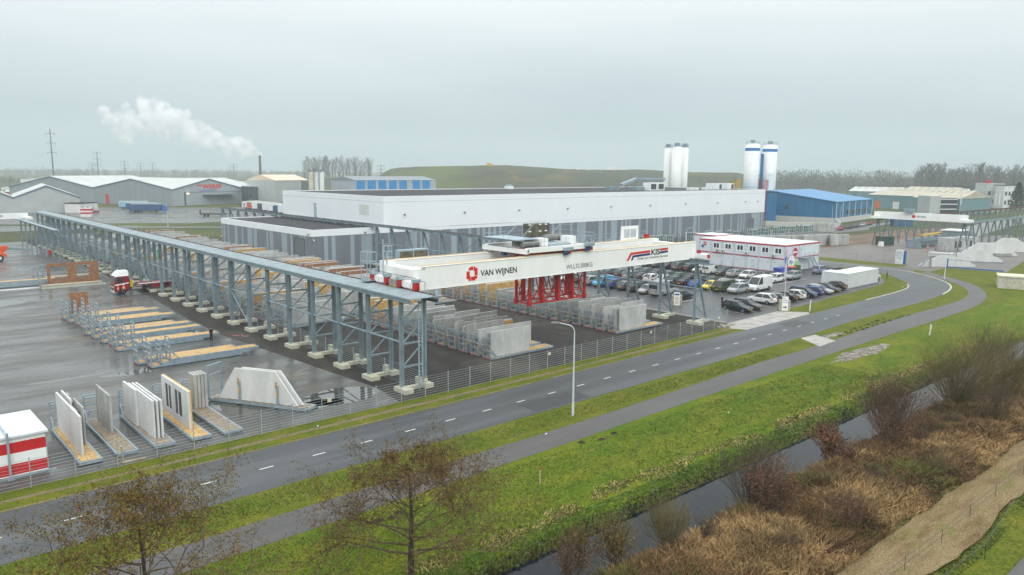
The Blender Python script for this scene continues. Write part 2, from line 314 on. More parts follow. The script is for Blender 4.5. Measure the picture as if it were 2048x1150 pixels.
rub = ground_mat('rubble_sand', (.10, .09, .07), [((.32, .295, .26), 1.1, .48, .64, (1, 1, 1)), ((.30, .27, .23), 3., .5, .6, (1, 1, 1))], fine=6., finev=.5, bump=1.)
random.seed(5)
def blob(cx, cy, rx, ry, n=30, j=.25): return [(cx+rx*math.cos(a)*(1+random.uniform(-j, j)), cy+ry*math.sin(a)*(1+random.uniform(-j, j))) for a in [2*math.pi*i/n for i in range(n)]]
sheet('rubble_patch', blob(88.5, 38.4, 6.5, 1.3), .004, rub)
sheet('bare_patch', blob(95.3, 45.3, 3.2, .6), .004, rub)
sheet('mud_patch', blob(88.6, 56.4, 1.6, .9), .006, dirt)
soil = M('mole_soil', (.045, .032, .022), rough=.95, var=.3, scale=6)
for row, (xa, ya, xb, yb, k) in enumerate(((96, 44.3, 118, 44.9, 15), (99, 45.2, 112, 45.9, 10))):
    for i in range(k):
        t = i/(k-1); x = xa+(xb-xa)*t+random.uniform(-.4, .4); y = ya+(yb-ya)*t+random.uniform(-.15, .15); r = random.uniform(.2, .42)
        b = MB(); n = 9; ring = [(r*math.cos(2*math.pi*q/n)*random.uniform(.7, 1.2), r*math.sin(2*math.pi*q/n)*random.uniform(.6, 1), 0) for q in range(n)]
        b.v = [(x+p[0], y+p[1], 0) for p in ring]+[(x+p[0]*.5, y+p[1]*.5, .1) for p in ring]+[(x, y, .16)]
        b.f = [(q, (q+1) % n, n+(q+1) % n, n+q) for q in range(n)]+[(n+q, n+(q+1) % n, 2*n) for q in range(n)]; b.m = [0]*len(b.f)
        tag(b.build('molehill', soil), 'small dark heap of soil in the grass verge beside the cycle path', 'molehill', 'dark soil heaps along the cycle path')
for i, (x, y) in enumerate(((41.5, 38.9), (43.2, 38.3), (45.0, 38.6), (22.5, 37.5), (23.3, 37.3), (24.0, 37.6))):
    b = MB(); n = 9; r = .35
    b.v = [(x+r*math.cos(2*math.pi*q/n), y+r*.8*math.sin(2*math.pi*q/n), 0) for q in range(n)]+[(x, y, .16)]; b.f = [(q, (q+1) % n, n) for q in range(n)]; b.m = [0]*n
    tag(b.build('molehill', soil), 'small dark heap of soil in the grass on the ditch side of the path', 'molehill', 'dark soil heaps between path and ditch')
# ditch-side strips on our side
random.seed(77)
sheet('reed_strip', [(-30, 13.4)]+[(20+1.2*i, 13.3+random.uniform(-.12, .12)+.25*math.sin(i*.5)) for i in range(60)]+[(96, 14.4), (96, 15.8)]+[(92-1.2*i, 16.6+random.uniform(-.12, .12)) for i in range(60)]+[(-30, 16.6)], .115, hay)
sheet('field_path', [(20, 10.6), (70, 10.9), (70, 9.0), (20, 8.6)], .05, path_m)
# resurfaced patches and drains in the road
for (x0_, x1_, y0_, y1_) in ((44, 51, 46.6, 49.2), (96, 101, 50.8, 53.6), (8, 12.5, 50.4, 52.6)): sheet('road_patch', [(x0_, y0_+.1), (x1_, y0_), (x1_+.2, y1_), (x0_-.1, y1_-.1)], .016, M('patch_asphalt', (.030, .033, .035), rough=.55, var=.2, scale=2))
# markings
white_p = M('road_paint', (.62, .61, .57), rough=.5, var=.1, scale=8)
b = MB(); x = 16.6
cl = [((a[0]+c[0])/2, (a[1]+c[1])/2) for a, c in zip(RA, RB)]
def cy_at(x):
    for (x0, y0), (x1, y1) in zip(cl, cl[1:]):
        if x0 <= x <= x1: return y0+(y1-y0)*(x-x0)/(x1-x0)
    return 50
x = 16.25-4.03*10
while x < 112:
    y0, y1 = cy_at(x), cy_at(x+1.02); b.quad((x, y0-.06, .018), (x+1.02, y1-.06, .018), (x+1.02, y1+.06, .018), (x, y0+.06, .018)); x += 4.03
struct(b.build('road_markings', white_p, fixn=False))
b = MB()
for y in [72.4+2.45*k for k in range(14)]:
    b.box(114, 119, y-.05, y+.05, .012, .014); b.box(119.4, 124.4, y-.05, y+.05, .012, .014); b.box(132, 137, y+1.2-.05, y+1.2+.05, .012, .014); b.box(101, 106, y+1-.05, y+1+.05, .012, .014)
for x in [99.8+2.75*k for k in range(14)]: b.box(x-.05, x+.05, 61.2, 66, .012, .014)
for y in (71.2, 74.2, 77.6): b.box(149.5, 154.5, y-.05, y+.05, .012, .014)
b.box(130.3, 142.6, 73.9, 74.02, .0145, .0165); b.box(100.4, 104.3, 73.2, 73.3, .0145, .0165)
struct(b.build('parking_markings', white_p))
b = MB(); b.box(91.2, 91.5, 58.6, 146.5, 0, .14); struct(b.build('yard_kerb', _pale))
# puddles: still water on the paving
pud = M('puddle_water', (.05, .048, .04), rough=.012, var=.1, scale=1); pud.node_tree.nodes['Principled BSDF'].inputs['IOR'].default_value = 2.1
sheet('puddle', blob(33.3, 61.7, 3.6, 2.5, 40, .06), .010, pud)
sheet('puddle', blob(29.6, 60.8, 3.2, 1.2, 40, .12), .010, pud)
sheet('puddle', blob(24.6, 64.6, 1.6, 3.0, 40, .12), .010, pud)
sheet('puddle', blob(21.2, 82.5, 3.4, .9, 40, .2), .010, pud)
sheet('puddle', blob(26.5, 98.5, .9, 1.3, 30, .2), .010, pud)
sheet('puddle', blob(33, 98.2, 1.1, 1.2, 30, .2), .010, pud)
sheet('puddle', blob(15.5, 84, 4.5, .55, 40, .25), .010, pud)
sheet('puddle', blob(16.5, 138, 3.8, 3.4, 40, .2), .010, pud)
# ------------------------------------------------------------------ steel crane runways
galv = M('galvanised_steel', (.25, .325, .36), rough=.42, metal=.35, var=.14, scale=.8)
galv_l = M('galvanised_light', (.33, .42, .47), rough=.4, metal=.3, var=.12, scale=1.2)
rust = M('rail_rust', (.11, .055, .035), rough=.8, var=.25, scale=3)
footm = M('concrete_footing', (.52, .51, .43), rough=.85, var=.2, scale=1.2, col2=(.40, .40, .28))
def hbeam(b, p, q, w=.3):
    "H column: two flanges and a web along p-q (vertical members)"
    p, q = Vector(p), Vector(q); t = w*.12
    for s_ in (-1, 1): b.beam(p+Vector((s_*w*.46, 0, 0)), q+Vector((s_*w*.46, 0, 0)), t, w, up=(1, 0, 0))
    b.beam(p, q, w*.84, t, up=(1, 0, 0))
deckm = M('walkway_deck_steel', (.235, .29, .31), rough=.7, var=.16, scale=.9)
T = thing('crane_runway', 'long galvanised steel crane runway on trestle columns with walkway deck, beside the wet yard', 'crane runway', (38.45, 59.4, 0))
def part(name, b, m, par=None, **k):
    par = par or T; o = b.build(name, m, par, **k); o.matrix_parent_inverse = Matrix.Identity(4)
    return o
off = Vector((38.9, 60.6, 0))
NB = 30; SP = 5.94; DX0, DX1 = -.2, 2.6
colm = MB(); hbeam(colm, (0, 0, .35), (0, 0, 8.6), .28)
cme = colm.mesh('column', galv)
fm = MB(); fm.box(-.85, .55, -1.15, .75, 0, .42) if False else None
fm = MB(); fm.box(-.5, .5, -1.25, .65, 0, .42); fm.box(2.15, 3.15, -.75, .75, 0, .42); fm.box(.5, 2.15, -.25, .25, 0.02, .36); fm.box(2.4, 2.8, .75, 1.35, .1, .75)
fme = fm.mesh('footing', footm)
br = MB()
for z in (2.3, 4.55, 6.7): br.beam((.15, 0, z), (2.45, 0, z), .16)
br.beam((.15, 0, 2.4), (2.45, 0, 4.4), .11); br.beam((.15, 0, 6.8), (2.45, 0, 8.5), .11); br.beam((2.45, 0, .8), (.15, 0, 2.2), .11) if False else None
br.beam((.15, 0, 4.65), (2.45, 0, 6.6), .11)
bme = br.mesh('cross_frame', galv)
def inst(name, me, loc, par=T, rz=0):
    o = bpy.data.objects.new(name, me); COL.objects.link(o); o.location = loc; o.rotation_euler.z = rz; o.parent = par; return o
for k in range(NB):
    y = k*SP
    inst('column', cme, (0, y, 0)); inst('column', cme, (2.6, y, 0)); inst('footing', fme, (0, y, 0)); inst('cross_frame', bme, (0, y, 0))
L = (NB-1)*SP; Y0, Y1 = -1.9, L+3
b = MB(); b.box(DX0-.05, DX0+.25, Y0, Y1, 8.66, 8.70); b.box(DX0+.02, DX0+.06, Y0, Y1, 8.70, 9.04); b.box(2.72, 3.12, Y0, Y1, 8.5, 8.55); b.box(2.90, 2.94, Y0, Y1, 8.55, 9.0); b.box(-.2, .2, Y0, Y1, 8.62, 8.66)
for k in range(NB): b.box(DX0-.02, DX0+.2, k*SP-.05, k*SP+.05, 8.7, 9.04)
for k in range(NB*2): b.box(DX0+.1, 2.7, k*SP/2-.04, k*SP/2+.04, 8.86, 9.03)
part('girder', b, galv)
b = MB(); b.box(DX0-.06, 2.75, Y0, Y1, 9.04, 9.10); b.box(2.75, 3.12, Y0, Y1, 9.0, 9.06); b.box(DX0-.08, DX0-.04, Y0, Y1, 8.98, 9.14); part('walkway_deck', b, deckm)
b = MB(); b.box(2.84, 3.02, Y0+.5, Y1, 9.06, 9.17); part('rail', b, rust)
b = MB(); b.cyl((2.15, 0, 9.1), (2.15, 0, 9.85), .03, n=5); pme = b.mesh('walkway_post', galv_l)
for k in range(61): inst('walkway_post', pme, (0, Y0+.6+k*2.9, 0))
b = MB(); b.beam((2.3, Y0-.1, 9.06), (3.3, Y0-.1, 9.06), .3, .2); b.beam((2.8, Y0, 9.0), (2.8, Y0+.3, 9.6), .3, .2); part('end_stop', b, galv)
b = MB()
for k in range(NB-1):
    y = k*SP
    b.cyl((-.02, y, 4.75), (-.02, y+SP, 4.75), .09, n=6) if k % 8 not in (5,) else None
    b.cyl((2.65, y, 4.9), (2.65, y+SP, 4.9), .07, n=6)
    if k % 7 == 6 or k == 6: b.cyl((0, y, .6), (0, y+SP, 4.6), .07, n=6); b.cyl((0, y+SP, .6), (0, y, 4.6), .07, n=6); b.cyl((0, y, 8.4), (0, y+SP, 4.9), .07, n=6)
part('longitudinal_brace', b, galv)
b = MB(); b.cyl((1.35, -.9, .3), (1.35, -.9, 8.7), .07, n=6); b.cyl((1.75, -.9, .3), (1.75, -.9, 8.7), .07, n=6)
for k in range(26): b.cyl((1.35, -.9, .6+k*.32), (1.75, -.9, .6+k*.32), .02, n=4)
part('ladder', b, galv_l)
# small signs bolted to it
b = MB(); b.box(-.35, -.3, 6*SP*2.0-.4, 6*SP*2.0+.3, 6.3, 7.6); part('green_sign', b, M('sign_green', (.02, .30, .16), rough=.4))
# right-hand runway: vertical leg and raking leg
R = thing('crane_runway', 'steel crane runway with raking legs that passes over the low grey annex', 'crane runway', (87.4, 61.2, 0))
cme2 = MB(); hbeam(cme2, (0, 0, .35), (0, 0, 8.45), .32); cme2 = cme2.mesh('column', galv)
rk = MB(); rk.beam((2.95, 0, .35), (.25, 0, 8.3), .24, .28); rk = rk.mesh('raking_leg', galv)
st = MB(); st.beam((.3, 0, 4.6), (2.0, 0, .9), .12) if False else None
st = MB(); st.beam((.15, 0, 2.6), (2.7, 0, .8), .12); st.beam((.15, 0, 4.8), (1.4, 0, 4.8), .12); st = st.mesh('strut', galv)
f2 = MB(); f2.box(-.5, .5, -1.3, .9, 0, .42); f2.box(.5, 3.4, -.3, .3, 0, .38); f2 = f2.mesh('footing', footm)
for k in range(30):
    y = k*SP
    inst('column', cme2, (0, y, 0), R); inst('raking_leg', rk, (0, y, 0), R)
    if not (84 < y < 135) : inst('footing', f2, (0, y, 0), R)
    inst('strut', st, (0, y, 0), R)
L2 = 29*SP
b = MB(); b.box(-.2, .25, -2.1, L2+2, 8.44, 8.49); b.box(.0, .04, -2.1, L2+2, 8.49, 8.92); b.box(-.2, .25, -2.1, L2+2, 8.92, 8.97); b.box(.25, 1.2, -2.1, L2+2, 8.52, 8.58)
for k in range(59): b.box(-.16, .2, k*SP/2-.04, k*SP/2+.04, 8.49, 8.92)
part('girder', b, galv, R)
b = MB(); b.box(-.06, .08, -2, L2+2, 8.97, 9.07); part('rail', b, rust, R)
b = MB(); b.box(-.3, 1.6, -2.25, 6, 8.36, 8.44); part('walkway_deck', b, galv, R)
b = MB()
for k in range(29):
    y = k*SP
    b.cyl((.75, y, 4.85), (.75, y+SP, 4.85), .10, n=6)
    if k % 9 == 8: b.cyl((0, y, 1), (0, y+SP, 4.7), .06, n=6); b.cyl((0, y+SP, 4.9), (0, y, 8.3), .06, n=6)
part('longitudinal_brace', b, galv, R)
# two legs of the far trestle behind the annex
b = MB(); b.cyl((4.6, -.9, .1), (1.3, -.2, 8.3), .06) ; part('downpipe', b, galv_l, R)
# low runway with second crane, far end left
LR = thing('crane_runway', 'lower and shorter steel runway in front of the far end of the long trestle runway', 'crane runway', (36.2, 196, 0))
for k in range(8):
    b = MB(); b.beam((0, k*6.6, 0), (0, k*6.6, 6.2), .32); b.build('column', galv, LR)
b = MB(); b.box(-.25, .25, -1, 48, 6.2, 6.75); b.build('girder', galv, LR)
b = MB(); b.box(-.9, -.85, -1, 48, 7.6, 7.65); [b.cyl((-.87, y*2.4, 6.8), (-.87, y*2.4, 7.6), .03, n=4) for y in range(20)]; b.box(-.95, .2, -1, 48, 6.76, 6.8); b.build('walkway', galv_l, LR)
# ------------------------------------------------------------------ the white gantry crane
wpaint = M('crane_white', (.80, .81, .79), rough=.35, var=.05, scale=.4, stretch=(1, 1, .3))
cream = M('girder_top_cream', (.62, .50, .33), rough=.7, var=.15, scale=1, stretch=(.2, 3, 1))
redp_ = M('crane_red', (.42, .012, .012), rough=.4, var=.15, scale=1.5)
black = M('black_paint', (.012, .012, .014), rough=.5)
dgrey = M('dark_grey_paint', (.06, .065, .07), rough=.5)
navy = M('logo_navy', (.012, .03, .14), rough=.4)
logo_r = M('logo_red', (.60, .012, .012), rough=.4, var=.04)
grey_txt = M('lettering_grey', (.05, .05, .055), rough=.5)
def text_obj(txt, size, mat_, name='lettering', parent=None, loc=(0, 0, 0), rot=(rad(90), 0, 0), bold=0., xs=1., shear=0., align='LEFT'):
    cu = bpy.data.curves.new(name, 'FONT'); cu.body = txt; cu.size = size; cu.offset = bold; cu.shear = shear; cu.align_x = align; cu.resolution_u = 3; cu.extrude = .004
    t = bpy.data.objects.new('t', cu); COL.objects.link(t)
    dg = bpy.context.evaluated_depsgraph_get(); me = bpy.data.meshes.new_from_object(t.evaluated_get(dg)); bpy.data.objects.remove(t)
    me.materials.clear(); me.materials.append(mat_)
    w = max(v.co.x for v in me.vertices)-min(v.co.x for v in me.vertices)
    if xs > 1.5 or xs < 0:
        k = abs(xs)/w
        for v in me.vertices: v.co.x *= k
    o = bpy.data.objects.new(name, me); COL.objects.link(o); o.location = loc; o.rotation_euler = rot
    if parent: o.parent = parent
    return o
def gantry(name, label, x0, x1, yf, yb, z0, z1, group=None):
    c = thing(name, label, 'gantry crane', (x0, yf, 0), 0, group)
    return c
C = gantry('gantry_crane', 'large white double-girder crane spanning the storage yard, red lifting frame hanging under it', 42.4, 88.7, 62.3, 69.4, 8.9, 11.3)
o0 = Vector((42.4, 62.3, 0)); Lc = 46.3
def girder(y0, y1):
    b = MB(); b.box(.9 if y0 == 0 else 0, Lc, y0, y1, 8.95, 11.22); b.box(0, .897, y0+.003, y1-.003, 8.955, 10.9) if y0 == 0 else None
    b.box(0, Lc, y0-.04, y1+.04, 8.91, 8.949); b.box(0, Lc, y0-.06, y1+.06, 11.222, 11.26)
    g = b.build('girder', wpaint, C)
    b = MB(); b.box(.3, Lc-.2, y0+.22, y1-.15, 11.262, 11.28); b.box(.3, Lc-.2, y0+.35, y0+.43, 11.28, 11.36); b.build('trolley_rail', cream, g)
girder(0, .75); girder(6.45, 7.2)
b = MB(); b.box(-.05, 1.3, .78, 6.42, 9.3, 10.9); b.build('end_carriage', wpaint, C); b = MB(); b.box(Lc-1.2, Lc, .78, 6.42, 9.3, 10.9); b.build('end_carriage', wpaint, C)
# wheel trucks on the left rail (world x 41.7)
for y in (61.1, 63.8, 66.3, 69.0):
    b = MB(); cx = -1.0; b.box(cx-.34, cx+.16, y-62.3-.26, y-62.3+.26, 9.35, 9.98); b.cyl((cx-.38, y-62.3, 9.38), (cx+.2, y-62.3, 9.38), .24, n=14)
    w = b.build('wheel_drive', redp_, C)
    b = MB(); b.box(cx-.42, cx+.28, y-62.3-.32, y-62.3+.32, 9.985, 10.3); b.build('motor_cover', galv_l, w)
for a, c_ in ((61.35, 63.55), (66.55, 68.75)):
    b = MB(); b.box(-1.12, -.6, a-62.3, c_-62.3, 9.3, 9.9); b.box(-.6, .0, a-62.3+.4, c_-62.3-.4, 9.2, 9.9); b.build('bogie_beam', wpaint, C)
b = MB(); b.box(-1.3, -.6, 2.0, 3.4, 9.3, 9.85); b.build('yellow_buffer_box', M('dull_grey_motor', (.22, .21, .20), rough=.5), C)
b = MB(); b.box(-1.32, -.62, 2.0, 3.3, 9.2, 9.296); b.build('yellow_tray', M('safety_yellow', (.62, .38, .01), rough=.5), C)
b = MB(); b.path([(-1.0, -1.0, 10.35), (-1.0, 7.2, 10.35)], .03); b.path([(-.72, -2.2, 9.3), (-.72, -2.2, 10.1), (-.72, -1.1, 10.1)], .025); b.build('cable_conduit', dgrey, C)
# right-hand trucks
for yy in (61.5, 68.6):
    b = MB(); b.box(Lc-.1, Lc+1.1, yy-62.3-.9, yy-62.3+.9, 9.1, 9.62); b.build('bogie_beam', wpaint, C)
    b = MB(); b.box(Lc+.3, Lc+.7, yy-62.3-1.1, yy-62.3-.92, 9.1, 9.6); b.box(Lc+.3, Lc+.7, yy-62.3+.4, yy-62.3+.8, 9.63, 10.1); b.build('wheel_drive', redp_, C)
# electrical cabinets on access platform beyond the left end of the far girder
b = MB(); b.box(-.3, 6.3, 7.35, 8.5, 9.6, 9.66)
for x in (0.1, 3.2, 6.2): b.beam((x, 7.3, 9.6), (x, 7.3, 8.9), .1)
for x in [i*.9 for i in range(-1, 15)]: b.cyl((x+.5, 8.45, 9.66), (x+.5, 8.45, 10.8), .025, n=5)
b.path([(-.4, 8.45, 10.8), (13.1, 8.45, 10.8)], .025); b.path([(-.4, 8.45, 10.25), (13.1, 8.45, 10.25)], .02)
b.build('access_platform', galv_l, C)
khaki = M('cabinet_steel', (.20, .185, .14), rough=.32, metal=.6, var=.35, scale=1.6)
b = MB(); b.box(2.6, 6.5, 7.5, 8.2, 9.7, 12.15); cab = b.build('cabinet_frame', galv_l, C)
for x0_, x1_ in ((2.72, 4.45), (4.62, 6.38)):
    b = MB(); b.box(x0_, x1_, 7.47, 7.499, 9.85, 11.98); b.build('cabinet_door', khaki, cab)
# caged ladder tower at the left end
b = MB()
for x in (-2.0, -.9):
    for y in (6.4, 7.6): b.beam((x, y, 9.4), (x, y, 12.3), .07)
for z in (9.5, 10.4, 11.3, 12.3): b.path([(-2, 6.4, z), (-.9, 6.4, z), (-.9, 7.6, z), (-2, 7.6, z), (-2, 6.4, z)], .03)
b.beam((-.35, 5.9, 9.3), (-.35, 5.9, 13.6), .12); b.beam((.1, 5.9, 9.3), (.1, 5.9, 12.2), .1)
for z in (11.6, 12.2, 12.8):
    b.path([(.9+.45*math.cos(a), 6.9+.45*math.sin(a), z) for a in [i*math.pi/5 for i in range(11)]], .025)
for a in range(6): b.cyl((.9+.45*math.cos(a), 6.9+.45*math.sin(a), 11.3), (.9+.45*math.cos(a), 6.9+.45*math.sin(a), 12.9), .02, n=4)
b.build('ladder_tower', galv_l, C)
b = MB(); b.box(-2.1, -.8, 6.3, 7.7, 9.30, 9.38); b.build('ladder_platform', galv, C)
# handrail along the far girder, right side
b = MB()
for i in range(17): b.cyl((29.5+i*1.0, 7.9, 11.2), (29.5+i*1.0, 7.9, 12.3), .022, n=4)
for z in (11.8, 12.3): b.path([(29.5, 7.9, z), (45.8, 7.9, z)], .022)
b.box(29.4, 46, 7.3, 8.0, 11.14, 11.18); b.build('guard_rail', galv_l, C)
b = MB(); b.box(39.2, 42.8, 7.4, 7.6, 11.2, 13.2); pf_ = b.build('panel_frame', wpaint, C)
for x0_, x1_ in ((39.7, 40.9), (41.1, 42.3)):
    b = MB(); b.box(x0_, x1_, 7.37, 7.397, 11.6, 12.8); b.build('pane', M('light_grey_sheet', (.45, .48, .50), rough=.4), pf_)
b = MB(); b.box(44.6, 45.2, 7.3, 7.8, 11.27, 11.9); b.build('end_box', redp_, C)
# trolley
TR = MB(); tx0, tx1 = 14.3, 25.2
TR.box(tx0, tx0+.45, -.1, 7.6, 11.45, 11.95); TR.box(tx1-.45, tx1, -.1, 7.6, 11.45, 11.95)
TR.box(tx0+.3, tx1-.3, -.1, .35, 11.55, 12.1); TR.box(tx0+.3, tx1-.3, 6.9, 7.4, 11.55, 12.1)
TR.box(tx0+3.1, tx0+4.1, .6, 2.2, 12.11, 13.0); TR.box(tx1-3.2, tx1-2.2, .6, 2.2, 12.11, 13.05)
tr = TR.build('trolley_frame', wpaint, C); tr.location.z = .14
b = MB(); b.box(tx0+4.2, tx1-3.3, .4, 6.8, 12.12, 12.3); b.box(tx0-.3, tx0+3.0, 1.2, 7.2, 12.9, 12.98)
b.build('trolley_platform', galv_l, tr)
b = MB()
for x, y in [(tx0-.2, 0), (tx0+1.3, 0), (tx0+2.9, 0), (tx0+5, .1), (tx0+6.5, .1), (tx0+8, .1), (tx1+.3, 0), (tx1+.3, 3.5), (tx1+.3, 7), (tx0-.2, 3.5), (tx0-.2, 7), (tx0+3, 7), (tx0+6, 7.2), (tx1-1.5, 7.2)]:
    b.cyl((x, y, 12.1), (x, y, 13.5 if y > .05 or x > tx1 else 13.2), .025, n=4)
for z in (12.75, 13.25): b.path([(tx0-.2, 0, z), (tx0+3.3, 0, z)], .022)
for z in (12.9, 13.4): b.path([(tx1+.3, 7, z), (tx1+.3, 0, z), (tx1-2, 0, z)], .022); b.path([(tx0-.2, 0, z), (tx0-.2, 7, z), (tx1-.6, 7.2, z)], .022)
b.path([(tx0-.2, 3, 13.4), (tx0+1.4, 3, 14.5)], .03); b.path([(tx0+3.2, 4, 13), (tx0+5.2, 4, 14.6), (tx0+6, 4, 14.7)], .03); b.path([(tx1-3, 4, 13), (tx1-1.6, 4, 14.2), (tx1+.4, 4, 14.1)], .03)
b.build('trolley_rail_guard', galv_l, tr)
b = MB(); b.box(tx0+5.6, tx0+9.1, 5.6, 6.6, 12.31, 14.3); cb = b.build('control_cabinet', khaki, tr)
b = MB()
for x in (5.6, 7.3, 8.3):
    for z in (13.3, 14.1): b.box(tx0+x, tx0+x+.35, 5.52, 5.598, z, z+.14)
b.build('hinge_plate', wpaint, cb)
b = MB(); b.cyl((tx0+.6, 1.2, 12.4), (tx0+3, 1.2, 12.4), .32, n=12); b.cyl((tx0+5.8, 3.2, 12.75), (tx0+8.8, 3.2, 12.75), .4, n=14); b.box(tx0+.3, tx0+3.3, 2, 2.6, 12.1, 12.7); b.build('winch_drum', M('winch_grey', (.16, .16, .15), rough=.5), tr)
b = MB(); b.box(tx0+.2, tx0+.8, 3.9, 4.4, 11.0, 11.44); b.box(tx1-1.3, tx1-.7, -.4, -.12, 11.3, 11.8); b.box(tx0+5.9, tx0+6.4, -.4, -.12, 11.0, 11.5); b.build('blue_drive', M('drive_blue', (.01, .05, .16), rough=.4), tr)
b = MB(); b.box(tx0+6.5, tx0+6.9, -.4, -.12, 11.1, 11.4); b.box(tx1-.65, tx1-.3, -.4, -.12, 11.35, 11.7); b.build('red_drive', redp_, tr)
b = MB(); b.box(tx0+5.8, tx0+7.2, -.5, -.1, 11.52, 11.9); b.box(tx1-1.5, tx1-.1, -.5, -.1, 11.85, 12.25); b.build('motor_cover', galv_l, tr)
# red lifting frame: guide columns between the girders down to a lattice beam
b = MB(); fx0, fx1, fy0, fy1 = 16.5, 25.7, 1.6, 3.9; zb = 5.55
for x in (fx0+2.0, fx0+4.6, fx0+7.0):
    b.beam((x, fy0+.1, zb), (x, fy0+.1, 11.2), .62, .3, up=(1, 0, 0))
for x in (fx0+1.0, fx0+8.3): b.beam((x, fy1-.1, zb), (x, fy1-.1, 11.2), .5, .3, up=(1, 0, 0))
b.build('guide_column', redp_, C)
b = MB()
for x in (fx0, fx1):
    for y in (fy0, fy1): b.beam((x, y, zb-.1), (x, y, 11.2), .26)
for y in (fy0, fy1):
    b.beam((fx0, y, zb), (fx1, y, zb), .17); b.beam((fx0, y, zb+.95), (fx1, y, zb+.95), .09)
    n = 14
    for i in range(n):
        xa = fx0+(fx1-fx0)*i/n; xb_ = fx0+(fx1-fx0)*(i+1)/n
        b.beam((xa, y, zb+(.9 if i % 2 else 0)), (xb_, y, zb+(0 if i % 2 else .9)), .08)
for x in (fx0, fx1, fx0+3.2, fx0+6): b.beam((x, fy0, zb), (x, fy1, zb), .14); b.beam((x, fy0, zb+.9), (x, fy1, zb+.9), .08)
for i in range(6):
    xa = fx0+(fx1-fx0)*i/6; xb_ = fx0+(fx1-fx0)*(i+1)/6; b.beam((xa, fy0, zb), (xb_, fy1, zb), .07)
for xa, xb_ in ((fx0+2.3, fx0+3.6), (fx0+3.6, fx0+4.4), (fx0+4.9, fx0+5.9), (fx0+5.9, fx0+6.8), (fx0+.4, fx0+1.6), (fx0+7.3, fx0+8.6)):
    b.beam((xa, fy0, zb+.9 if xa > xb_ else 10.5), (xb_, fy0, zb+.9), .10); b.beam((xb_, fy1, 10.5), (xa, fy1, zb+.9), .08)
for i in range(8):
    xa = fx0+.3+i*1.1; xb_ = xa+(.9 if i % 2 else -.9); b.beam((xa, fy0, zb+.9), (xb_+.3, fy0, 9.6), .09); b.beam((xa+.4, fy1, zb+.9), (xb_+.1, fy1, 9.6), .07)
for x in (fx0, fx1):
    for y in (fy0, fy1): b.box(x-.2, x+.2, y-.2, y+.2, zb-.25, zb+.35)
b.build('lifting_frame', redp_, C)
b = MB()
for x in (fx0+3.2, fx0+5.9, fx0+1.5): b.cyl((x, 2.75, zb+.9), (x, 2.75, 11.2), .2, n=10)
b.build('lift_cylinder', galv, C)
b = MB(); b.box(fx0+.2, fx1-.2, .9, 5.9, 10.9, 11.5); b.build('hoist_beam', M('crane_dark_red', (.20, .006, .012), rough=.45), tr)
# lettering on the near face: x from the girder's left end
def gx(x): return x-42.4
YF = -.012
def flat(b, pts, mi=0):
    b.prism([(gx(x), z) for x, z in pts], YF-.006, YF+.008); return b
b = MB(); lx, lz, s = 48.42, 9.32, 1.5
def L(pts): flat(b, [(lx+u*s, lz+v*s) for u, v in pts])
L([(.30, 1.0), (.78, 1.0), (.78, .93), (.93, .93), (.93, .74), (.60, .74), (.60, .70), (.30, .72)]) if False else None
L([(.22, .74), (.22, .92), (.36, .92), (.36, 1.0), (.62, 1.0), (.62, .74)])
L([(.66, 1.0), (.80, 1.0), (.80, .88), (1.0, .88), (1.0, .36), (.74, .36), (.74, .66), (.66, .66)])
L([(.98, .32), (.98, .12), (.80, .12), (.80, 0), (.42, 0), (.42, .28), (.66, .28), (.66, .32)])
L([(.02, .68), (.30, .68), (.30, .34), (.38, .34), (.38, .0), (.20, .0), (.20, .14), (.02, .14)])
lg = b.build('red_cross_logo', logo_r, C)
text_obj('VAN WIJNEN', .88, black, parent=C, loc=(gx(50.35), YF, 9.70), bold=.018, xs=5.15)
text_obj('WLL32.000KG', .76, grey_txt, parent=C, loc=(gx(63.25), YF, 9.42), bold=.0, xs=4.45)
b = MB()
flat(b, [(74.0, 9.62), (74.75, 10.62), (78.72, 10.72), (78.72, 10.42), (75.0, 10.34), (74.42, 9.62)]); flat(b, [(80.75, 10.80), (82.42, 10.84), (82.42, 10.56), (80.75, 10.50)])
b.build('logo_stripe', logo_r, C)
b = MB()
flat(b, [(74.85, 9.62), (75.2, 10.26), (78.72, 10.36), (78.72, 10.06), (75.45, 9.98), (75.2, 9.62)]); flat(b, [(80.75, 10.42), (82.42, 10.48), (82.42, 10.20), (80.75, 10.12)])
b.build('logo_stripe', navy, C)
text_obj('KIS', 1.05, black, parent=C, loc=(gx(78.85), YF, 10.06), bold=.03, xs=1.8)
text_obj('Kraan en Industrie Service', .44, grey_txt, parent=C, loc=(gx(76.1), YF, 9.62), bold=.004, xs=6.3, shear=.2)
# second and third cranes, farther off
C2 = thing('gantry_crane', 'white crane girder at the far left edge behind the lower runway', 'gantry crane', (8, 239, 0))
b = MB(); b.box(0, 29.5, 0, 1, 7.05, 8.5); g = b.build('girder', wpaint, C2); b = MB(); b.box(28.6, 30.2, -2.5, 3.5, 6.85, 7.5); b.build('end_carriage', wpaint, C2)
text_obj('VAN WIJNEN', .8, dgrey, parent=C2, loc=(20.6, -.02, 7.6), xs=3.2, bold=.01)
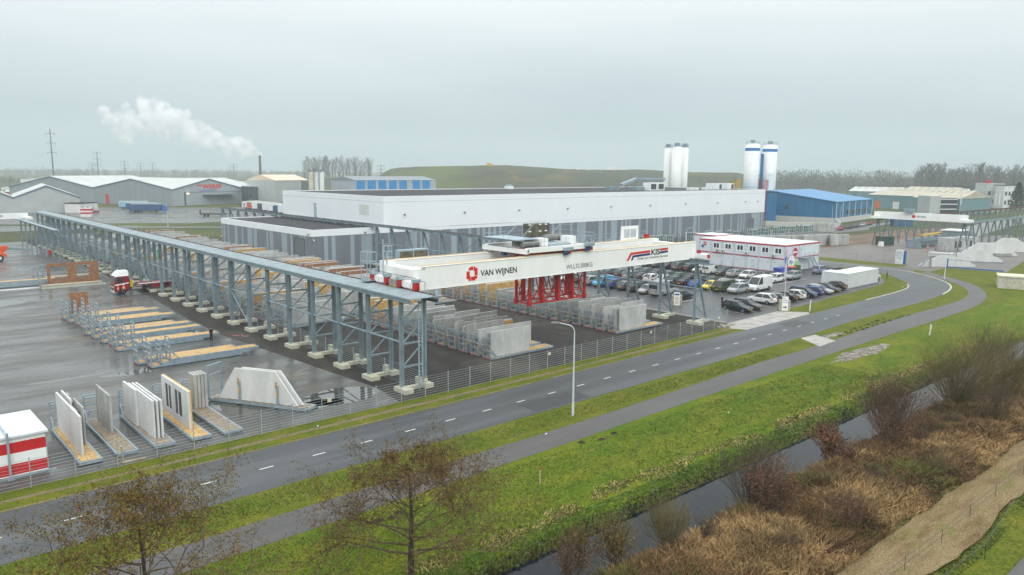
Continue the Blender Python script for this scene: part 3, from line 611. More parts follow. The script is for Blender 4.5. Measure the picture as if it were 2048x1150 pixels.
# ------------------------------------------------------------------ factory
wh_clad = M('white_cladding', (.76, .79, .81), rough=.4, var=.02, scale=.2, stretch=(1, 1, .3))
grey_clad = stripes('grey_cladding', [(.155, .175, .20), (.27, .33, .365)], .9, .30, rough=.5, metal=.0)
roofm = ground_mat('roof_bitumen', (.032, .032, .035), [((.10, .11, .12), .12, .56, .66, (.25, 1, 1)), ((.022, .022, .024), .3, .5, .7, (1, 1, 1))], rough=.62, fine=3., finev=.2, bump=.05)
seam = M('panel_seam', (.42, .46, .50), rough=.6)
dark_door = M('roller_door_grey', (.13, .145, .155), rough=.5)
lampm = M('fitting_grey', (.20, .20, .20), rough=.5)
FB = thing('factory_hall', 'very long low factory hall, white upper wall over grey striped base, flat dark roof', 'factory hall', (92.2, 149, 0))
def hall(par, w, d, h, hb, parapet=.25):
    b = MB(); b.box(0, w, 0, d, 0, hb); b.build('base_wall', grey_clad, par)
    b = MB(); b.box(-.06, w+.06, -.06, d+.06, hb, h-.5); b.box(-.06, w+.06, -.06, .3, h-.5, h); b.box(-.06, w+.06, d-.3, d+.06, h-.5, h); b.box(-.06, .3, .3, d-.3, h-.5, h); b.box(w-.3, w+.06, .3, d-.3, h-.5, h)
    b.build('upper_wall', wh_clad, par)
    b = MB(); b.box(.3, w-.3, .3, d-.3, h-.5, h-.18); return b.build('roof', roofm, par)
fr = hall(FB, 161, 52, 14.8, 6.6)
b = MB(); b.box(-.1, 161.1, -.075, -.061, 13.45, 13.53); b.box(-.1, 161.1, -.075, -.061, 7.35, 7.40); b.box(-.075, -.061, -.1, 52.1, 13.45, 13.53); b.build('wall_seam', seam, FB)
b = MB(); b.box(0, .3, .1, .2, 0, .1)
for x in (5.5, 23, 41, 59, 77, 95, 113, 131, 148, 156):
    b = MB(); b.box(x-.22, x+.22, -.65, -.076, 10.6, 10.72); b.box(x-.12, x+.12, -.2, -.076, 10.35, 10.6); b.build('wall_lamp', lampm, FB)
b = MB(); b.box(150.5, 154.5, -.06, -.01, .1, 4.6); b.build('roller_door', dark_door, FB)
b = MB(); b.box(-.09, -.062, 6.3, 10.6, 10.2, 12.6); b.build('vent_louvre', M('louvre_cream', (.60, .62, .58), rough=.6), FB)
b = MB(); b.box(18, 40, -.10, -.077, 7.43, 7.5); b.build('cable_tray', M('tray_cream', (.50, .47, .35), rough=.6), FB)
# roof fittings on the long hall
def roofbox(x, y, w, d, h, m_, name): b = MB(); b.box(x, x+w, y, y+d, 14.62, 14.62+h); return b.build(name, m_, FB)
roofbox(78.3, 47, 2.2, 2.2, 1.0, wh_clad, 'roof_vent'); roofbox(78.6, 47.3, 1.6, 1.6, 1.5, galv_l, 'roof_vent')
for x, w, h in ((110, 3.6, 2.6), (114, 3.6, 2.6)):
    o = roofbox(x, 12, w, 3, h, wh_clad, 'air_handling_unit'); b = MB(); b.box(x+.4, x+w-.5, 11.95, 11.995, 15.0, 16.8); b.build('fan_grille', dgrey, o)
for x, y in ((106, 14), (100, 20)): roofbox(x, y, 3.4, 3, 1.2, galv, 'roof_unit')
for x, y in ((104, 22), (109, 16), (131, 11), (134, 11), (140, 11), (141.6, 11)): roofbox(x, y, 1.8, 1.8, .8, wh_clad, 'roof_vent')
for x in (146, 153.7):
    o = roofbox(x, 11, 4.2, 4.2, 2.2, wh_clad, 'roof_cabin'); b = MB(); b.box(x+2.4, x+3.8, 10.95, 10.995, 14.8, 16.5); b.build('door', dgrey, o)
b = MB(); b.path([(150, 2, 15.6), (160, 2, 15.6), (160, 20, 15.6), (150, 20, 15.6)], .04)
for i in range(11): b.cyl((150+i, 2, 14.6), (150+i, 2, 15.6), .03, n=4)
b.build('roof_guard_rail', galv, FB)
# inclined conveyor on the roof
b = MB(); b.beam((125.5, 38, 15.9), (134.5, 38, 18.2), 1.2, .9); b.beam((134, 38, 18.3), (151, 38, 17.9), 1.2, 1.0); b.build('roof_conveyor', galv_l, FB)
b = MB()
for x, z in ((129, 16.6), (134.2, 18), (141, 17.6), (148, 17.5)): b.beam((x, 37.4, 14.6), (x, 37.4, z), .3); b.beam((x, 38.6, 14.6), (x, 38.6, z), .3)
for i in range(9): b.beam((135.5+i*1.8, 37.3, 17.2), (135.5+i*1.8, 37.3, 17.9), .25)
b.build('conveyor_support', galv, FB)
# red stair tower at the right end
ST = thing('stair_tower', 'narrow dark red steel stair tower at the right end of the long white hall', 'stair tower', (253.5, 149.5, 0))
b = MB(); rs = M('stair_red', (.25, .02, .04), rough=.5)
for x in (0, 1.6):
    for y in (0, 2.2): b.beam((x, y, 0), (x, y, 18.2), .22)
for k in range(8):
    z = 2+k*2.3; b.path([(0, 0, z), (1.6, 0, z), (1.6, 2.2, z), (0, 2.2, z), (0, 0, z)], .07, r=False); b.beam((0, 0, z-2), (1.6, 0, z), .12); b.beam((1.6, 2.2, z-2), (0, 2.2, z), .12)
b.build('frame', rs, ST)
b = MB(); b.box(-.5, .6, -.3, -.1, 15, 18.2); b.box(1.0, 2.1, -.3, -.1, 15, 18.2); b.build('side_panel', M('tower_pink_panel', (.50, .25, .29), rough=.6), ST)
# low grey annex in front
AX = thing('factory_annex', 'low flat-roofed grey striped annex with white parapet in front of the long hall', 'factory annex', (73.4, 147, 0))
axr = hall(AX, 18.6, 50, 8.15, 6.75)
b = MB(); b.box(-.03, -.005, 3.2, 8.0, .1, 5.95); dd = b.build('roller_door', dark_door, AX); b = MB(); b.box(-.08, -.031, 3.0, 3.2, 0, 6.1); b.box(-.08, -.031, 8.0, 8.2, 0, 6.1); b.box(-.08, -.031, 3.0, 8.2, 5.96, 6.15); b.build('door_frame', M('door_frame_dark', (.05, .055, .06)), dd)
for x, y in ((-.4, 1.0), (12.5, -.4)):
    b = MB(); b.box(x, x+.35, y, y+.35, 7.0, 7.25); b.build('wall_lamp', lampm, AX)
for k in range(10):
    b = MB(); b.cyl((16.6, 13.4+k*4.6, 7.96), (16.6, 13.4+k*4.6, 8.3), .8, .7, n=12); b.build('roof_collar', M('rubber_black', (.02, .02, .02), rough=.8), axr)
b = MB(); b.box(.5, .55, -.12, -.02, 5.8, 6.1); b.cyl((.4, -.3, 5.9), (.4, -.02, 6.1), .12); b.build('camera', wh_clad, AX)
b = MB(); b.cyl((16.2, 30, 7.96), (16.2, 30, 12.4), .35); b.build('flue', galv_l, AX)
# ------------------------------------------------------------------ two-storey cabin office
cab_w = M('cabin_grey', (.60, .65, .69), rough=.4, var=.05, scale=.5)
cab_r = M('cabin_red', (.40, .012, .03), rough=.4)
cab_top = M('cabin_roof', (.70, .72, .74), rough=.4, var=.1, scale=.6)
glass = M('dark_glass', (.035, .045, .055), rough=.1, var=.3, scale=1)
CB = thing('cabin_office', 'two-storey stacked grey portable cabins with dark red trim lines behind the car park', 'cabin office', (148.2, 81.7, 0))
b = MB(); b.box(0, 14.6, 0, 21.4, .1, 5.72); b.build('wall', cab_w, CB)
b = MB(); b.box(-.05, 14.65, -.05, 21.45, 5.45, 5.722)
b.box(-.05, 14.65, -.05, -.004, 2.72, 2.95); b.box(-.05, -.004, -.05, 21.45, 2.72, 2.95); b.box(-.03, -.003, -.03, 21.4, .0, .1); b.build('trim_band', cab_r, CB)
b = MB(); b.box(.15, 14.45, .15, 21.25, 5.724, 5.78)
for k in range(7): b.box(.3, 14.3, .35+k*3.05, 2.85+k*3.05, 5.782, 5.86)
b.build('roof', cab_top, CB)
b = MB()
for k in range(8): b.box(-.11, -.055, k*3.05-.14+.05, k*3.05+.14, 0.1, 5.44)
for x in (0.14, 3.0, 5.6, 14.4): b.box(x-.12, x+.12, -.11, -.055, .1, 5.44)
b.build('corner_post', M('cabin_post', (.52, .58, .63), rough=.45), CB)
for k in range(6):
    y = .75+k*3.05; z0_ = 3.75 if k != 4 else 3.75
    b = MB(); b.box(-.06, -.02, y, y+1.75, z0_, 5.1); f_ = b.build('window', wpaint, CB)
    for q in (0, 1): b = MB(); b.box(-.075, -.061, y+.18+q*.75, y+.78+q*.75, z0_+.2, 4.95); b.build('pane', glass, f_)
for k in range(6):
    for q in (.7, 2.0):
        if k == 2: continue
        b = MB(); b.box(-.05, -.01, .0+k*3.05+q, k*3.05+q+.45, 1.75, 2.2); f_ = b.build('vent_window', wpaint, CB); b = MB(); b.box(-.065, -.051, k*3.05+q+.08, k*3.05+q+.37, 1.9, 2.05); b.build('slot', dgrey, f_)
for y in (2.2, 8.7, 14.6, 16.0):
    b = MB(); b.box(-.5, -.06, y, y+.85, 3.05, 3.62); a_ = b.build('air_conditioner', M('ac_cream', (.55, .55, .50), rough=.5), CB); b = MB(); b.cyl((-.52, y+.3, 3.33), (-.501, y+.3, 3.33), .22, n=12); b.build('fan', dgrey, a_)
b = MB(); b.box(-.04, -.005, 7.0, 8.0, .15, 2.3); b.build('door', M('cabin_door', (.55, .61, .65), rough=.5), CB)
# round emblems
def disc(name, m_, par, c, r, rz_='y', n=28, t=.02, sx=1.):
    b = MB(); pts = [(r*sx*math.cos(2*math.pi*i/n), r*math.sin(2*math.pi*i/n)) for i in range(n)]
    if rz_ == 'y': b.prism([(c[0]+u, c[2]+v) for u, v in pts], c[1]-t, c[1], 'y')
    else: b.prism([(c[1]+u, c[2]+v) for u, v in pts], c[0]-t, c[0], 'x')
    return b.build(name, m_, par)
sg_red = M('sign_red', (.50, .01, .04), rough=.4); pink = M('sign_pink', (.62, .06, .38), rough=.4); lime = M('sign_lime', (.28, .62, .08), rough=.4); sblue = M('sign_blue', (.04, .08, .35), rough=.4)
d_ = disc('round_sign', sg_red, CB, (4.0, -.06, 4.1), .98); b = MB(); b.box(3.25, 4.75, -.10, -.082, 3.95, 4.25); b.build('sign_bar', wpaint, d_)
d_ = disc('round_sign', sblue, CB, (2.4, -.12, 2.15), 1.55); e_ = disc('sign_face', wpaint, d_, (2.4, -.142, 2.15), 1.42)
text_obj('fijn', 1.15, sblue, parent=d_, loc=(1.55, -.165, 1.75), bold=.03, xs=1.7)
b = MB(); b.prism([(2.0, 2.85), (2.4, 3.2), (2.8, 2.85), (2.7, 2.8), (2.4, 3.05), (2.1, 2.8)], -.165, -.15); b.build('roof_mark', galv, d_)
disc('half_round_sign', pink, CB, (.35, -.03, 4.35), .62, sx=.7); disc('round_sign', lime, CB, (4.5, -.03, 1.55), .68)
d_ = disc('round_sign', sg_red, CB, (-.06, 19.9, 4.7), .42, 'x'); b = MB(); b.box(-.10, -.082, 19.6, 20.2, 4.64, 4.76); b.build('sign_bar', wpaint, d_)
disc('round_sign', sblue, CB, (-.06, 20.5, 4.05), .33, 'x')
# outside stair
b = MB()
b.box(5.4, 9.4, -1.5, -.12, 2.78, 2.85)
for x in (5.4, 7.4, 9.4): b.cyl((x, -1.45, 0), (x, -1.45, 3.9), .05, n=5)
b.beam((9.4, -1.4, 2.8), (12.2, -1.4, .1), .08, .25); b.beam((9.4, -.5, 2.8), (12.2, -.5, .1), .08, .25)
for k in range(11): b.box(9.5+k*.25, 9.75+k*.25, -1.4, -.5, 2.6-k*.25, 2.64-k*.25)
b.path([(5.4, -1.45, 3.9), (9.4, -1.45, 3.9), (12.2, -1.45, 1.1)], .03); b.path([(5.4, -1.45, 3.4), (9.4, -1.45, 3.4)], .025)
b.build('outside_stair', galv, CB)
b = MB(); b.box(6.0, 7.0, -.05, -.004, 2.95, 5.0); b.box(8.6, 9.4, -.05, -.004, .15, 2.3); b.build('door', M('cabin_door', (.5, .5, .5)), CB)
CB2 = thing('cabin_block', 'single raised grey cabin block with red roof edge behind the two-storey cabin office', 'cabin office', (155.5, 103.4, 0))
b = MB(); b.box(0, 7, 0, 6.5, 0, 5.7); b.build('wall', cab_w, CB2); b = MB(); b.box(-.05, 7.05, -.05, 6.55, 5.7, 5.95); b.build('roof', cab_r, CB2); b = MB(); b.box(.1, 6.9, .1, 6.4, 5.96, 6.0); b.build('roof_sheet', cab_top, CB2)
# ------------------------------------------------------------------ silos
silo_w = M('silo_white', (.70, .72, .70), rough=.45, var=.07, scale=.25, stretch=(1, 1, .3))
def silo(loc, r, h, label, band=False):
    t = thing('silo', label, 'silo', loc)
    b = MB(); b.cyl((0, 0, 0), (0, 0, h), r, n=28); b.cyl((0, 0, h), (0, 0, h+.5), r, r*.3, n=28); sh = b.build('shell', silo_w, t)
    for p in sh.data.polygons:
        if len(p.vertices) == 4: p.use_smooth = True
    b = MB()
    n = 14
    for i in range(n): a = 2*math.pi*i/n; b.cyl((r*.95*math.cos(a), r*.95*math.sin(a), h), (r*.95*math.cos(a), r*.95*math.sin(a), h+1.1), .05, n=4)
    b.path([(r*.95*math.cos(2*math.pi*i/n), r*.95*math.sin(2*math.pi*i/n), h+1.1) for i in range(n+1)], .05); b.box(-.8, .8, -.8, .8, h+.4, h+1.9)
    b.build('top_rail', galv, t)
    if band:
        b = MB(); b.cyl((0, 0, h-3.0), (0, 0, h-1.7), r+.03, n=28, caps=False); b.build('blue_band', M('band_blue', (.02, .16, .42), rough=.4), t)
        b = MB()
        for k in range(12): b.cyl((0, 0, h-4.6-k*1.9), (0, 0, h-4.56-k*1.9), r+.025, n=28, caps=False)
        b.build('shell_seam', M('silo_seam', (.5, .52, .52)), t)
    return t
def silo_px(pa, pb, ytop, D, label, band=False):
    x, y = far((pa+pb)/2, D); r = (pb-pa)/2/F*D; return silo((x, y, 0), r, fz((pa+pb)/2, ytop, D), label, band)
silo_px(1327, 1343, 297, 340, 'leftmost slim white silo in the cluster behind the long hall')
silo_px(1342, 1363, 295, 335, 'middle slim white silo in the cluster behind the long hall')
silo_px(1361, 1375, 296, 340, 'right slim white silo in the cluster behind the long hall')
ta = silo_px(1488, 1516.5, 289, 352, 'big white silo with blue band, left one of the pair behind the hall end', True)
tb = silo_px(1523, 1551.5, 291, 356, 'big white silo with blue band, right one of the pair behind the hall end', True)
b = MB(); q = Vector(ta.location)-Vector(tb.location); b.beam((q.x*.42, q.y*.42, 0), (q.x*.42, q.y*.42, 29.5), 1.0); b.build('blue_duct', M('duct_blue', (.03, .14, .32)), tb)
b = MB(); b.box(-6.5, -.5, -3.2, -2.9, 0, 20.5); b.build('white_screen', silo_w, tb)
for i, (px, D) in enumerate(((1475, 345), (1466, 350))):
    x, y = far(px, D); t = thing('hopper', ('yellow steel hopper tower beside the big left silo', 'small yellow hopper with dark top between roof cabins and the silos')[i], 'hopper', (x, y, 0))
    b = MB(); b.cyl((0, 0, 8), (0, 0, 18-i), 1.7, n=14); b.cyl((0, 0, 5), (0, 0, 8), .5, 1.7, n=14); b.build('body', M('hopper_yellow', (.38, .27, .05), rough=.6, var=.2), t)
    b = MB(); b.beam((-1.5, 0, 0), (-1.5, 0, 9), .2); b.beam((1.5, 0, 0), (1.5, 0, 9), .2); b.box(-1.8, 1.8, -1, 1, 18-i, 18.8-i); b.build('stand', galv, t)
# ------------------------------------------------------------------ blue hall
bl_w = stripes('blue_cladding', [(.008, .12, .26), (.01, .135, .285)], 1.0, .4, rough=.5)
bl_r = M('blue_roofing', (.008, .18, .40), rough=.35, var=.06, scale=.2)
whm = M('white_steel', (.66, .67, .66), rough=.5)
plinth = M('concrete_plinth', (.50, .50, .48), rough=.8, var=.1)
def gable_hall(name, label, cat, pos, rz, w, d, he, hr, wall, roof_, base=None, baseh=0, over=.3, group=None, fascia=None):
    "w along local x (gable faces -y), d along y, ridge along y"
    t = thing(name, label, cat, (*pos, 0), rz, group)
    b = MB(); b.prism([(0, baseh), (w, baseh), (w, he), (w/2, hr), (0, he)], 0, d, 'y'); b.build('wall', wall, t)
    b = MB(); b.prism([(-over, he-over*.2+.06), (w/2, hr+.06), (w+over, he-over*.2+.06), (w+over, he-over*.2+.26), (w/2, hr+.28), (-over, he-over*.2+.26)], -over, d+over, 'y'); b.build('roof', roof_, t)
    if baseh: b = MB(); b.box(-.08, w+.08, -.08, d+.08, 0, baseh); b.build('plinth', base, t)
    if fascia:
        b = MB(); b.prism([(-over, he-.02), (w/2, hr), (w+over, he-.02), (w+over, he-.4), (w/2, hr-.4), (-over, he-.4)], -over-.05, -.02, 'y'); b.build('fascia', fascia, t)
    return t
# near corner (313,151); right face runs to (363.6,157); left gable face towards (289,192)
BH = thing('industrial_hall', 'bright blue steel hall with blue pitched roof behind the end of the white factory', 'industrial hall', (313, 151, 0), math.atan2(7, 50))
w2 = 50.; d2 = 58.
b = MB(); b.prism([(0, 2.2), (d2, 2.2), (d2, 8.9), (d2/2, 12.8), (0, 8.9)], 0, w2, 'x'); b.build('wall', bl_w, BH)
b = MB(); b.prism([(-.4, 8.8), (d2/2, 12.85), (d2+.4, 8.8), (d2+.4, 9.05), (d2/2, 13.15), (-.4, 9.05)], -.5, w2+.5, 'x'); b.build('roof', bl_r, BH)
b = MB(); b.box(-.1, w2+.1, -.1, d2+.1, 0, 2.2); b.build('plinth', plinth, BH)
for k in range(7): b = MB(); b.box(k*w2/6-.12+(.15 if k == 0 else 0), k*w2/6+.12, -.25, -.02, 2.2, 8.75); b.build('white_post', whm, BH)
for k in range(1, 5):
    b = MB(); b.box(k*w2/6+1.2+4, k*w2/6+7+4, -.06, -.01, 3.2, 5.0); b.build('window', glass, BH)
b = MB(); b.box(6, 8.2, -.06, -.01, 0, 4.2); b.build('door', dgrey, BH)
b = MB(); b.box(-.5, -.1, 20, 21.5, 5.4, 7.0); b.build('wall_box', dgrey, BH)
B2 = thing('industrial_hall', 'flat blue box building between the white silos and the bright blue hall', 'industrial hall', (285, 172, 0)); b = MB(); b.box(0, 17, 0, 14, 0, 12.6); b.build('wall', bl_w, B2); b = MB(); b.box(-.3, 17.3, -.3, 14.3, 12.6, 12.9); b.build('roof', roofm, B2)
WL = thing('concrete_wall', 'low pale concrete yard wall in front of the blue hall gable', 'wall', (289, 137, 0), math.atan2(13.5, 24)); b = MB(); b.box(0, 27, 0, .4, 0, 1.9); b.build('wall_panel', plinth, WL); b = MB(); b.box(0, .4, 0, 30, 0, 1.9); b.build('wall_panel', plinth, WL)
# ------------------------------------------------------------------ transport racks and precast panels
steel_r = M('rack_steel', (.30, .38, .43), rough=.4, metal=.3, var=.14, scale=2.5)
ply = M('plywood_deck', (.52, .33, .12), rough=.7, var=.22, scale=1.4, stretch=(.5, 3, 1), fine=6)
ply_old = M('weathered_deck', (.26, .21, .15), rough=.75, var=.3, scale=1.6, stretch=(.5, 3, 1), fine=6)
hz_r = M('hazard_red', (.50, .02, .02), rough=.5); tag_y = M('tag_yellow', (.62, .40, .04), rough=.5)
conc = ground_mat('precast_concrete', (.36, .365, .35), [((.27, .27, .255), .35, .42, .62, (1, 1, .6)), ((.47, .475, .46), 1.1, .5, .7, (1, 1, .3))], rough=.75, fine=9., finev=.07, bump=.05)
conc_l = ground_mat('precast_concrete_light', (.45, .46, .45), [((.37, .38, .37), .5, .42, .62, (1, 1, .5)), ((.52, .53, .52), 1.3, .52, .7, (1, 1, .3))], rough=.7, fine=9., finev=.06, bump=.05)
conc_w = ground_mat('precast_concrete_white', (.58, .59, .58), [((.50, .51, .50), .5, .42, .62, (1, 1, .5)), ((.64, .65, .64), 1.3, .52, .7, (1, 1, .3))], rough=.7, fine=9., finev=.05, bump=.05)
tan = M('tan_insulation', (.46, .29, .11), rough=.75, var=.12, scale=.7, fine=5)
brown = M('brown_brick_face', (.27, .13, .065), rough=.8, var=.12, scale=1.2, fine=7)
timber = M('timber', (.40, .26, .11), rough=.7, var=.25, scale=4)
RL, RWd = 9.6, 1.5
def rack_proto(hs=2.35, deck=ply, ncross=9):
    t = thing('panel_rack', 'x', 'transport rack')
    b = MB()
    for y in (0.06, RWd-.06): b.box(0, RL, y-.06, y+.06, .06, .28)
    b.box(-.05, .05, 0, RWd, .06, .28); b.box(RL-.05, RL+.06, 0, RWd, .06, .28)
    for i in range(1, ncross): b.box(i*RL/ncross-.04, i*RL/ncross+.04, .12, RWd-.12, .06, .24)
    b.build('bed_frame', steel_r, t)
    b = MB()
    for i in range(5): b.box(.15, RL-.15, .15+i*.245, .15+i*.245+.235, .245, .285)
    b.build('deck', deck, t)
    b = MB()
    for y in (.08, RWd-.08):
        b.beam((0, y, .28), (0, y, hs), .11); b.beam((.9, y, .28), (.05, y, 1.2), .08)
    for z in (.95, 1.55, 2.1, hs): b.beam((0, .08, z), (0, RWd-.08, z), .10)
    b.beam((0, .14, .3), (0, .5, .95), .07); b.beam((0, RWd-.14, .3), (0, RWd-.5, .95), .07)
    b.build('stand', steel_r, t)
    b = MB()
    for y in (.08, RWd-.08): b.box(-.085, -.065, y-.05, y+.05, 1.35, 1.5)
    for i in range(5): b.box(-.072, -.055, .12+i*.28, .26+i*.28, .1, .24)
    b.build('reflective_tape', hz_r, t)
    b = MB()
    for y in (.08, RWd-.08): b.box(-.085, -.065, y-.05, y+.05, 1.5, 1.62)
    b.build('white_reflector', wpaint, t)
    b = MB(); b.box(-.085, -.065, .02, .16, 1.0, 1.28); b.build('yellow_tag', tag_y, t)
    return t
rackA = rack_proto(); rackB = rack_proto(deck=ply_old)
_used = set()
def place_rack(x, y, z, rz, label, group, proto=None):
    pr = proto or rackA
    if id(pr) not in _used:
        if pr.name not in KID: dup_tree(pr)
        _used.add(id(pr)); _keep.append(pr); pr.location = (x, y, z); pr.rotation_euler.z = rz; return tag(pr, label, None, group)
    return dup(pr, (x, y, z), rz, label, group)
_keep = []
PM = {}
def panel(x, y, z, l, h, t, kind, label, group, rz=0, notch=0, cat='wall panel'):
    "upright slab: l along local x, t along y"
    key = (l, h, t, kind, notch)
    if key not in PM:
        b = MB()
        if notch == 1: b.prism([(0, 0), (l, 0), (l, h-.5), (l*.62, h-.5), (l*.62, h), (0, h)], 0, t, 'y')
        elif notch == 2: b.prism([(0, 0), (l, 0), (l, h), (l*.45, h), (l*.45, h-.35), (l*.2, h-.35), (l*.2, h-.1), (0, h-.1)], 0, t, 'y')
        else: b.box(0, l, 0, t, 0, h)
        slab = b.mesh('slab', {'c': conc, 'l': conc_l, 'w': conc_w, 'tan': conc_l, 'brown': conc_l, 'tanf': wpaint}[kind]); parts = []
        if kind in ('tan', 'brown', 'tanf'):
            b = MB(); b.box(.12, l-.08, -.22, -.003, .06, h-.06); parts.append(('cladding', b.mesh('cladding', tan if kind != 'brown' else brown)))
        PM[key] = (slab, parts)
    slab, parts = PM[key]
    nm = 'insulated_element' if parts else 'precast_element'
    if parts:
        o = thing(nm, label, cat, (x, y, z), rz, group); s_ = bpy.data.objects.new('slab', slab); COL.objects.link(s_); s_.parent = o
        for n_, me in parts: q = bpy.data.objects.new(n_, me); COL.objects.link(q); q.parent = o
    else:
        o = bpy.data.objects.new(nm, slab); COL.objects.link(o); o.location = (x, y, z); o.rotation_euler.z = rz; tag(o, label, cat, group)
    return o
random.seed(11)
def fill(x, y, row, k, kinds, side='', near_=False):
    "two or three slabs standing on a rack at x,y"
    nm_ = ORD[k] if k < 20 else 'far'
    r = random.Random(hash((round(x), round(y*10))) & 0xffff)
    kd = kinds[k % len(kinds)] if isinstance(kinds, list) else kinds
    n = 1 if kd in ('tan', 'brown', 'tanf') else r.choice((2, 2, 3))
    tt = {'tan': .32, 'brown': .32, 'tanf': .35}.get(kd, .21)
    if kd is None: return
    yy = y+.28
    for j in range(n):
        l = r.choice((5.2, 6.4, 7.2, 8.2)) if kd in ('c', 'l') else r.choice((5.6, 6.6, 7.2)); h = r.choice((2.5, 2.75, 3.0)); nt_ = r.choice((0, 0, 1, 2))
        if kd in ('tan', 'brown', 'tanf'): h = 3.15; nt_ = 0; yy = y+.62
        words = {'c': 'grey concrete panel', 'l': 'pale concrete panel', 'tan': 'tan insulated panel', 'brown': 'brown insulated panel', 'tanf': 'tan-faced white-edged panel'}[kd]
        pos_ = '' if n == 1 else (('front', 'middle', 'back')[j] if n == 3 else ('front', 'back')[j])+' slab '
        if near_: lab = f'{words}, {pos_}on the {nm_} rack from the road in {row}'
        else: lab = f'{words} standing in a rack in {row}'
        panel(x+.15+j*.3, yy, .30, l, h, tt, kd, lab, f'{words}s in {row}', notch=nt_)
        yy += tt+.11
ROW1 = 'front row'; ROW2 = 'car park row'; ROW0 = 'trestle row'; ROWM = 'annex row'; ROWF = 'the far storage rows'
def row(x, y0, n, step, name, kinds, near_=True, skip=()):
    for k in range(n):
        if k in skip: continue
        y = y0+k*step
        lab = f'blue-grey steel panel rack, {ORD[k] if k < 20 else "far"} from the road in {name}' if near_ and k < 20 else f'blue-grey steel panel rack standing in {name}'
        place_rack(x, y, 0, 0, lab, f'steel racks in {name}', rackA if (k*7) % 3 else rackB)
        fill(x, y, name, k, kinds, near_=near_ and k < 20)
panelA = []
# front rack of row 1 carries one long light slab pair, built to the photo
def rackpanels(x, y, name, k, spec):
    for j, (dx, dy, l, h, kd, nt_) in enumerate(spec):
        words = {'c': 'grey concrete wall panel', 'l': 'pale concrete wall panel', 'tan': 'tan-faced insulated wall panel'}[kd]
        panel(x+dx, y+dy, .30, l, h, .2 if kd != 'tan' else .3, kd, f'{words}, {("near", "middle", "rear")[j]} one on the {ORD[k]} rack of {name}', f'panels on the {ORD[k]} rack of {name}', notch=nt_)
place_rack(52.5, 63.1, 0, 0, f'blue-grey steel panel rack, first from the road in {ROW1}', f'steel racks in {ROW1}', rackA)
rackpanels(52.5, 63.1, ROW1, 0, [(.2, .22, 5.75, 2.85, 'l', 0), (.2, .55, 3.2, 2.6, 'c', 0), (.2, .85, 2.8, 2.7, 'l', 0)])
place_rack(52.5, 65.3, 0, 0, f'blue-grey steel panel rack, second from the road in {ROW1}', f'steel racks in {ROW1}', rackA)
rackpanels(52.5, 65.3, ROW1, 1, [(.2, .3, 8.1, 2.75, 'l', 0), (.2, .8, 7.2, 2.4, 'c', 2)])
place_rack(52.5, 67.45, 0, 0, f'blue-grey steel panel rack, third from the road in {ROW1}', f'steel racks in {ROW1}', rackB)
rackpanels(52.5, 67.45, ROW1, 2, [(.25, .35, 5.6, 2.95, 'c', 0), (.2, .75, 7.4, 2.7, 'tan', 0)])
row1k = ['c', 'c', 'l', 'c', 'l', 'c', 'l', 'c', 'tan', 'tan', None, 'c']
for k in range(3, 14):
    y = 63.1+k*2.16
    place_rack(52.5, y, 0, 0, f'blue-grey steel panel rack, {ORD[k]} from the road in {ROW1}', f'steel racks in {ROW1}', rackA if k % 3 else rackB)
    fill(52.5, y, ROW1, k, row1k[k-3], near_=True) if row1k[k-3] else None
place_rack(73.9, 63.5, 0, 0, f'blue-grey steel panel rack, first from the road in {ROW2}', f'steel racks in {ROW2}', rackA)
rackpanels(73.9, 63.5, ROW2, 0, [(.9, .3, 5.4, 2.95, 'l', 0), (.3, .75, 3.4, 2.8, 'c', 0)])
kinds2 = ['l', 'l', 'c', 'l', 'c', 'c', 'l', 'c', 'c', 'c', 'c', 'c', 'tan', 'tan', 'c', 'tan', 'tan', 'c', 'tan', 'c']
for k in range(1, 20):
    y = 63.5+k*2.165
    place_rack(73.9, y, 0, 0, f'blue-grey steel panel rack, {ORD[k]} from the road in {ROW2}', f'steel racks in {ROW2}', rackA if k % 3 else rackB)
    fill(73.9, y, ROW2, k, kinds2[k], near_=True)
row(42.4, 93.6, 20, 2.3, ROW0, ['l', 'c', None, 'c', 'tan', 'c', 'l', 'c', None, 'c', 'tan', 'l'])
row(53.0, 97, 18, 2.35, 'second trestle row', ['c', 'l', 'c', 'tan', 'l', 'tan', 'c', 'l'])
row(63.2, 96.0, 22, 2.2, ROWM, ['c', None, 'tan', 'c', 'l', 'tan', 'c', 'l', 'l', 'brown', 'l', 'brown', 'l', None, 'c', 'brown', 'brown', 'c', 'tan', 'tan', 'l', 'c'])
for x in (42.5, 53, 63.4):
    row(x, 150, 12, 2.6 if x < 60 else 2.4, ROWF, ['c', 'l', 'l', 'c', 'l', 'tan', 'c', 'l', 'brown'] if x > 60 else ['c', 'l', 'l', 'c', 'tan', 'l'], near_=False)
for x in (42.5, 53, 63.4):
    row(x, 184, 15, 3.0, 'the rows beyond the annex', ['l', 'c', 'l', 'l', 'c'] if x < 60 else ['l', 'c', 'l', 'l', 'c', 'l', 'brown', 'c'], near_=False)
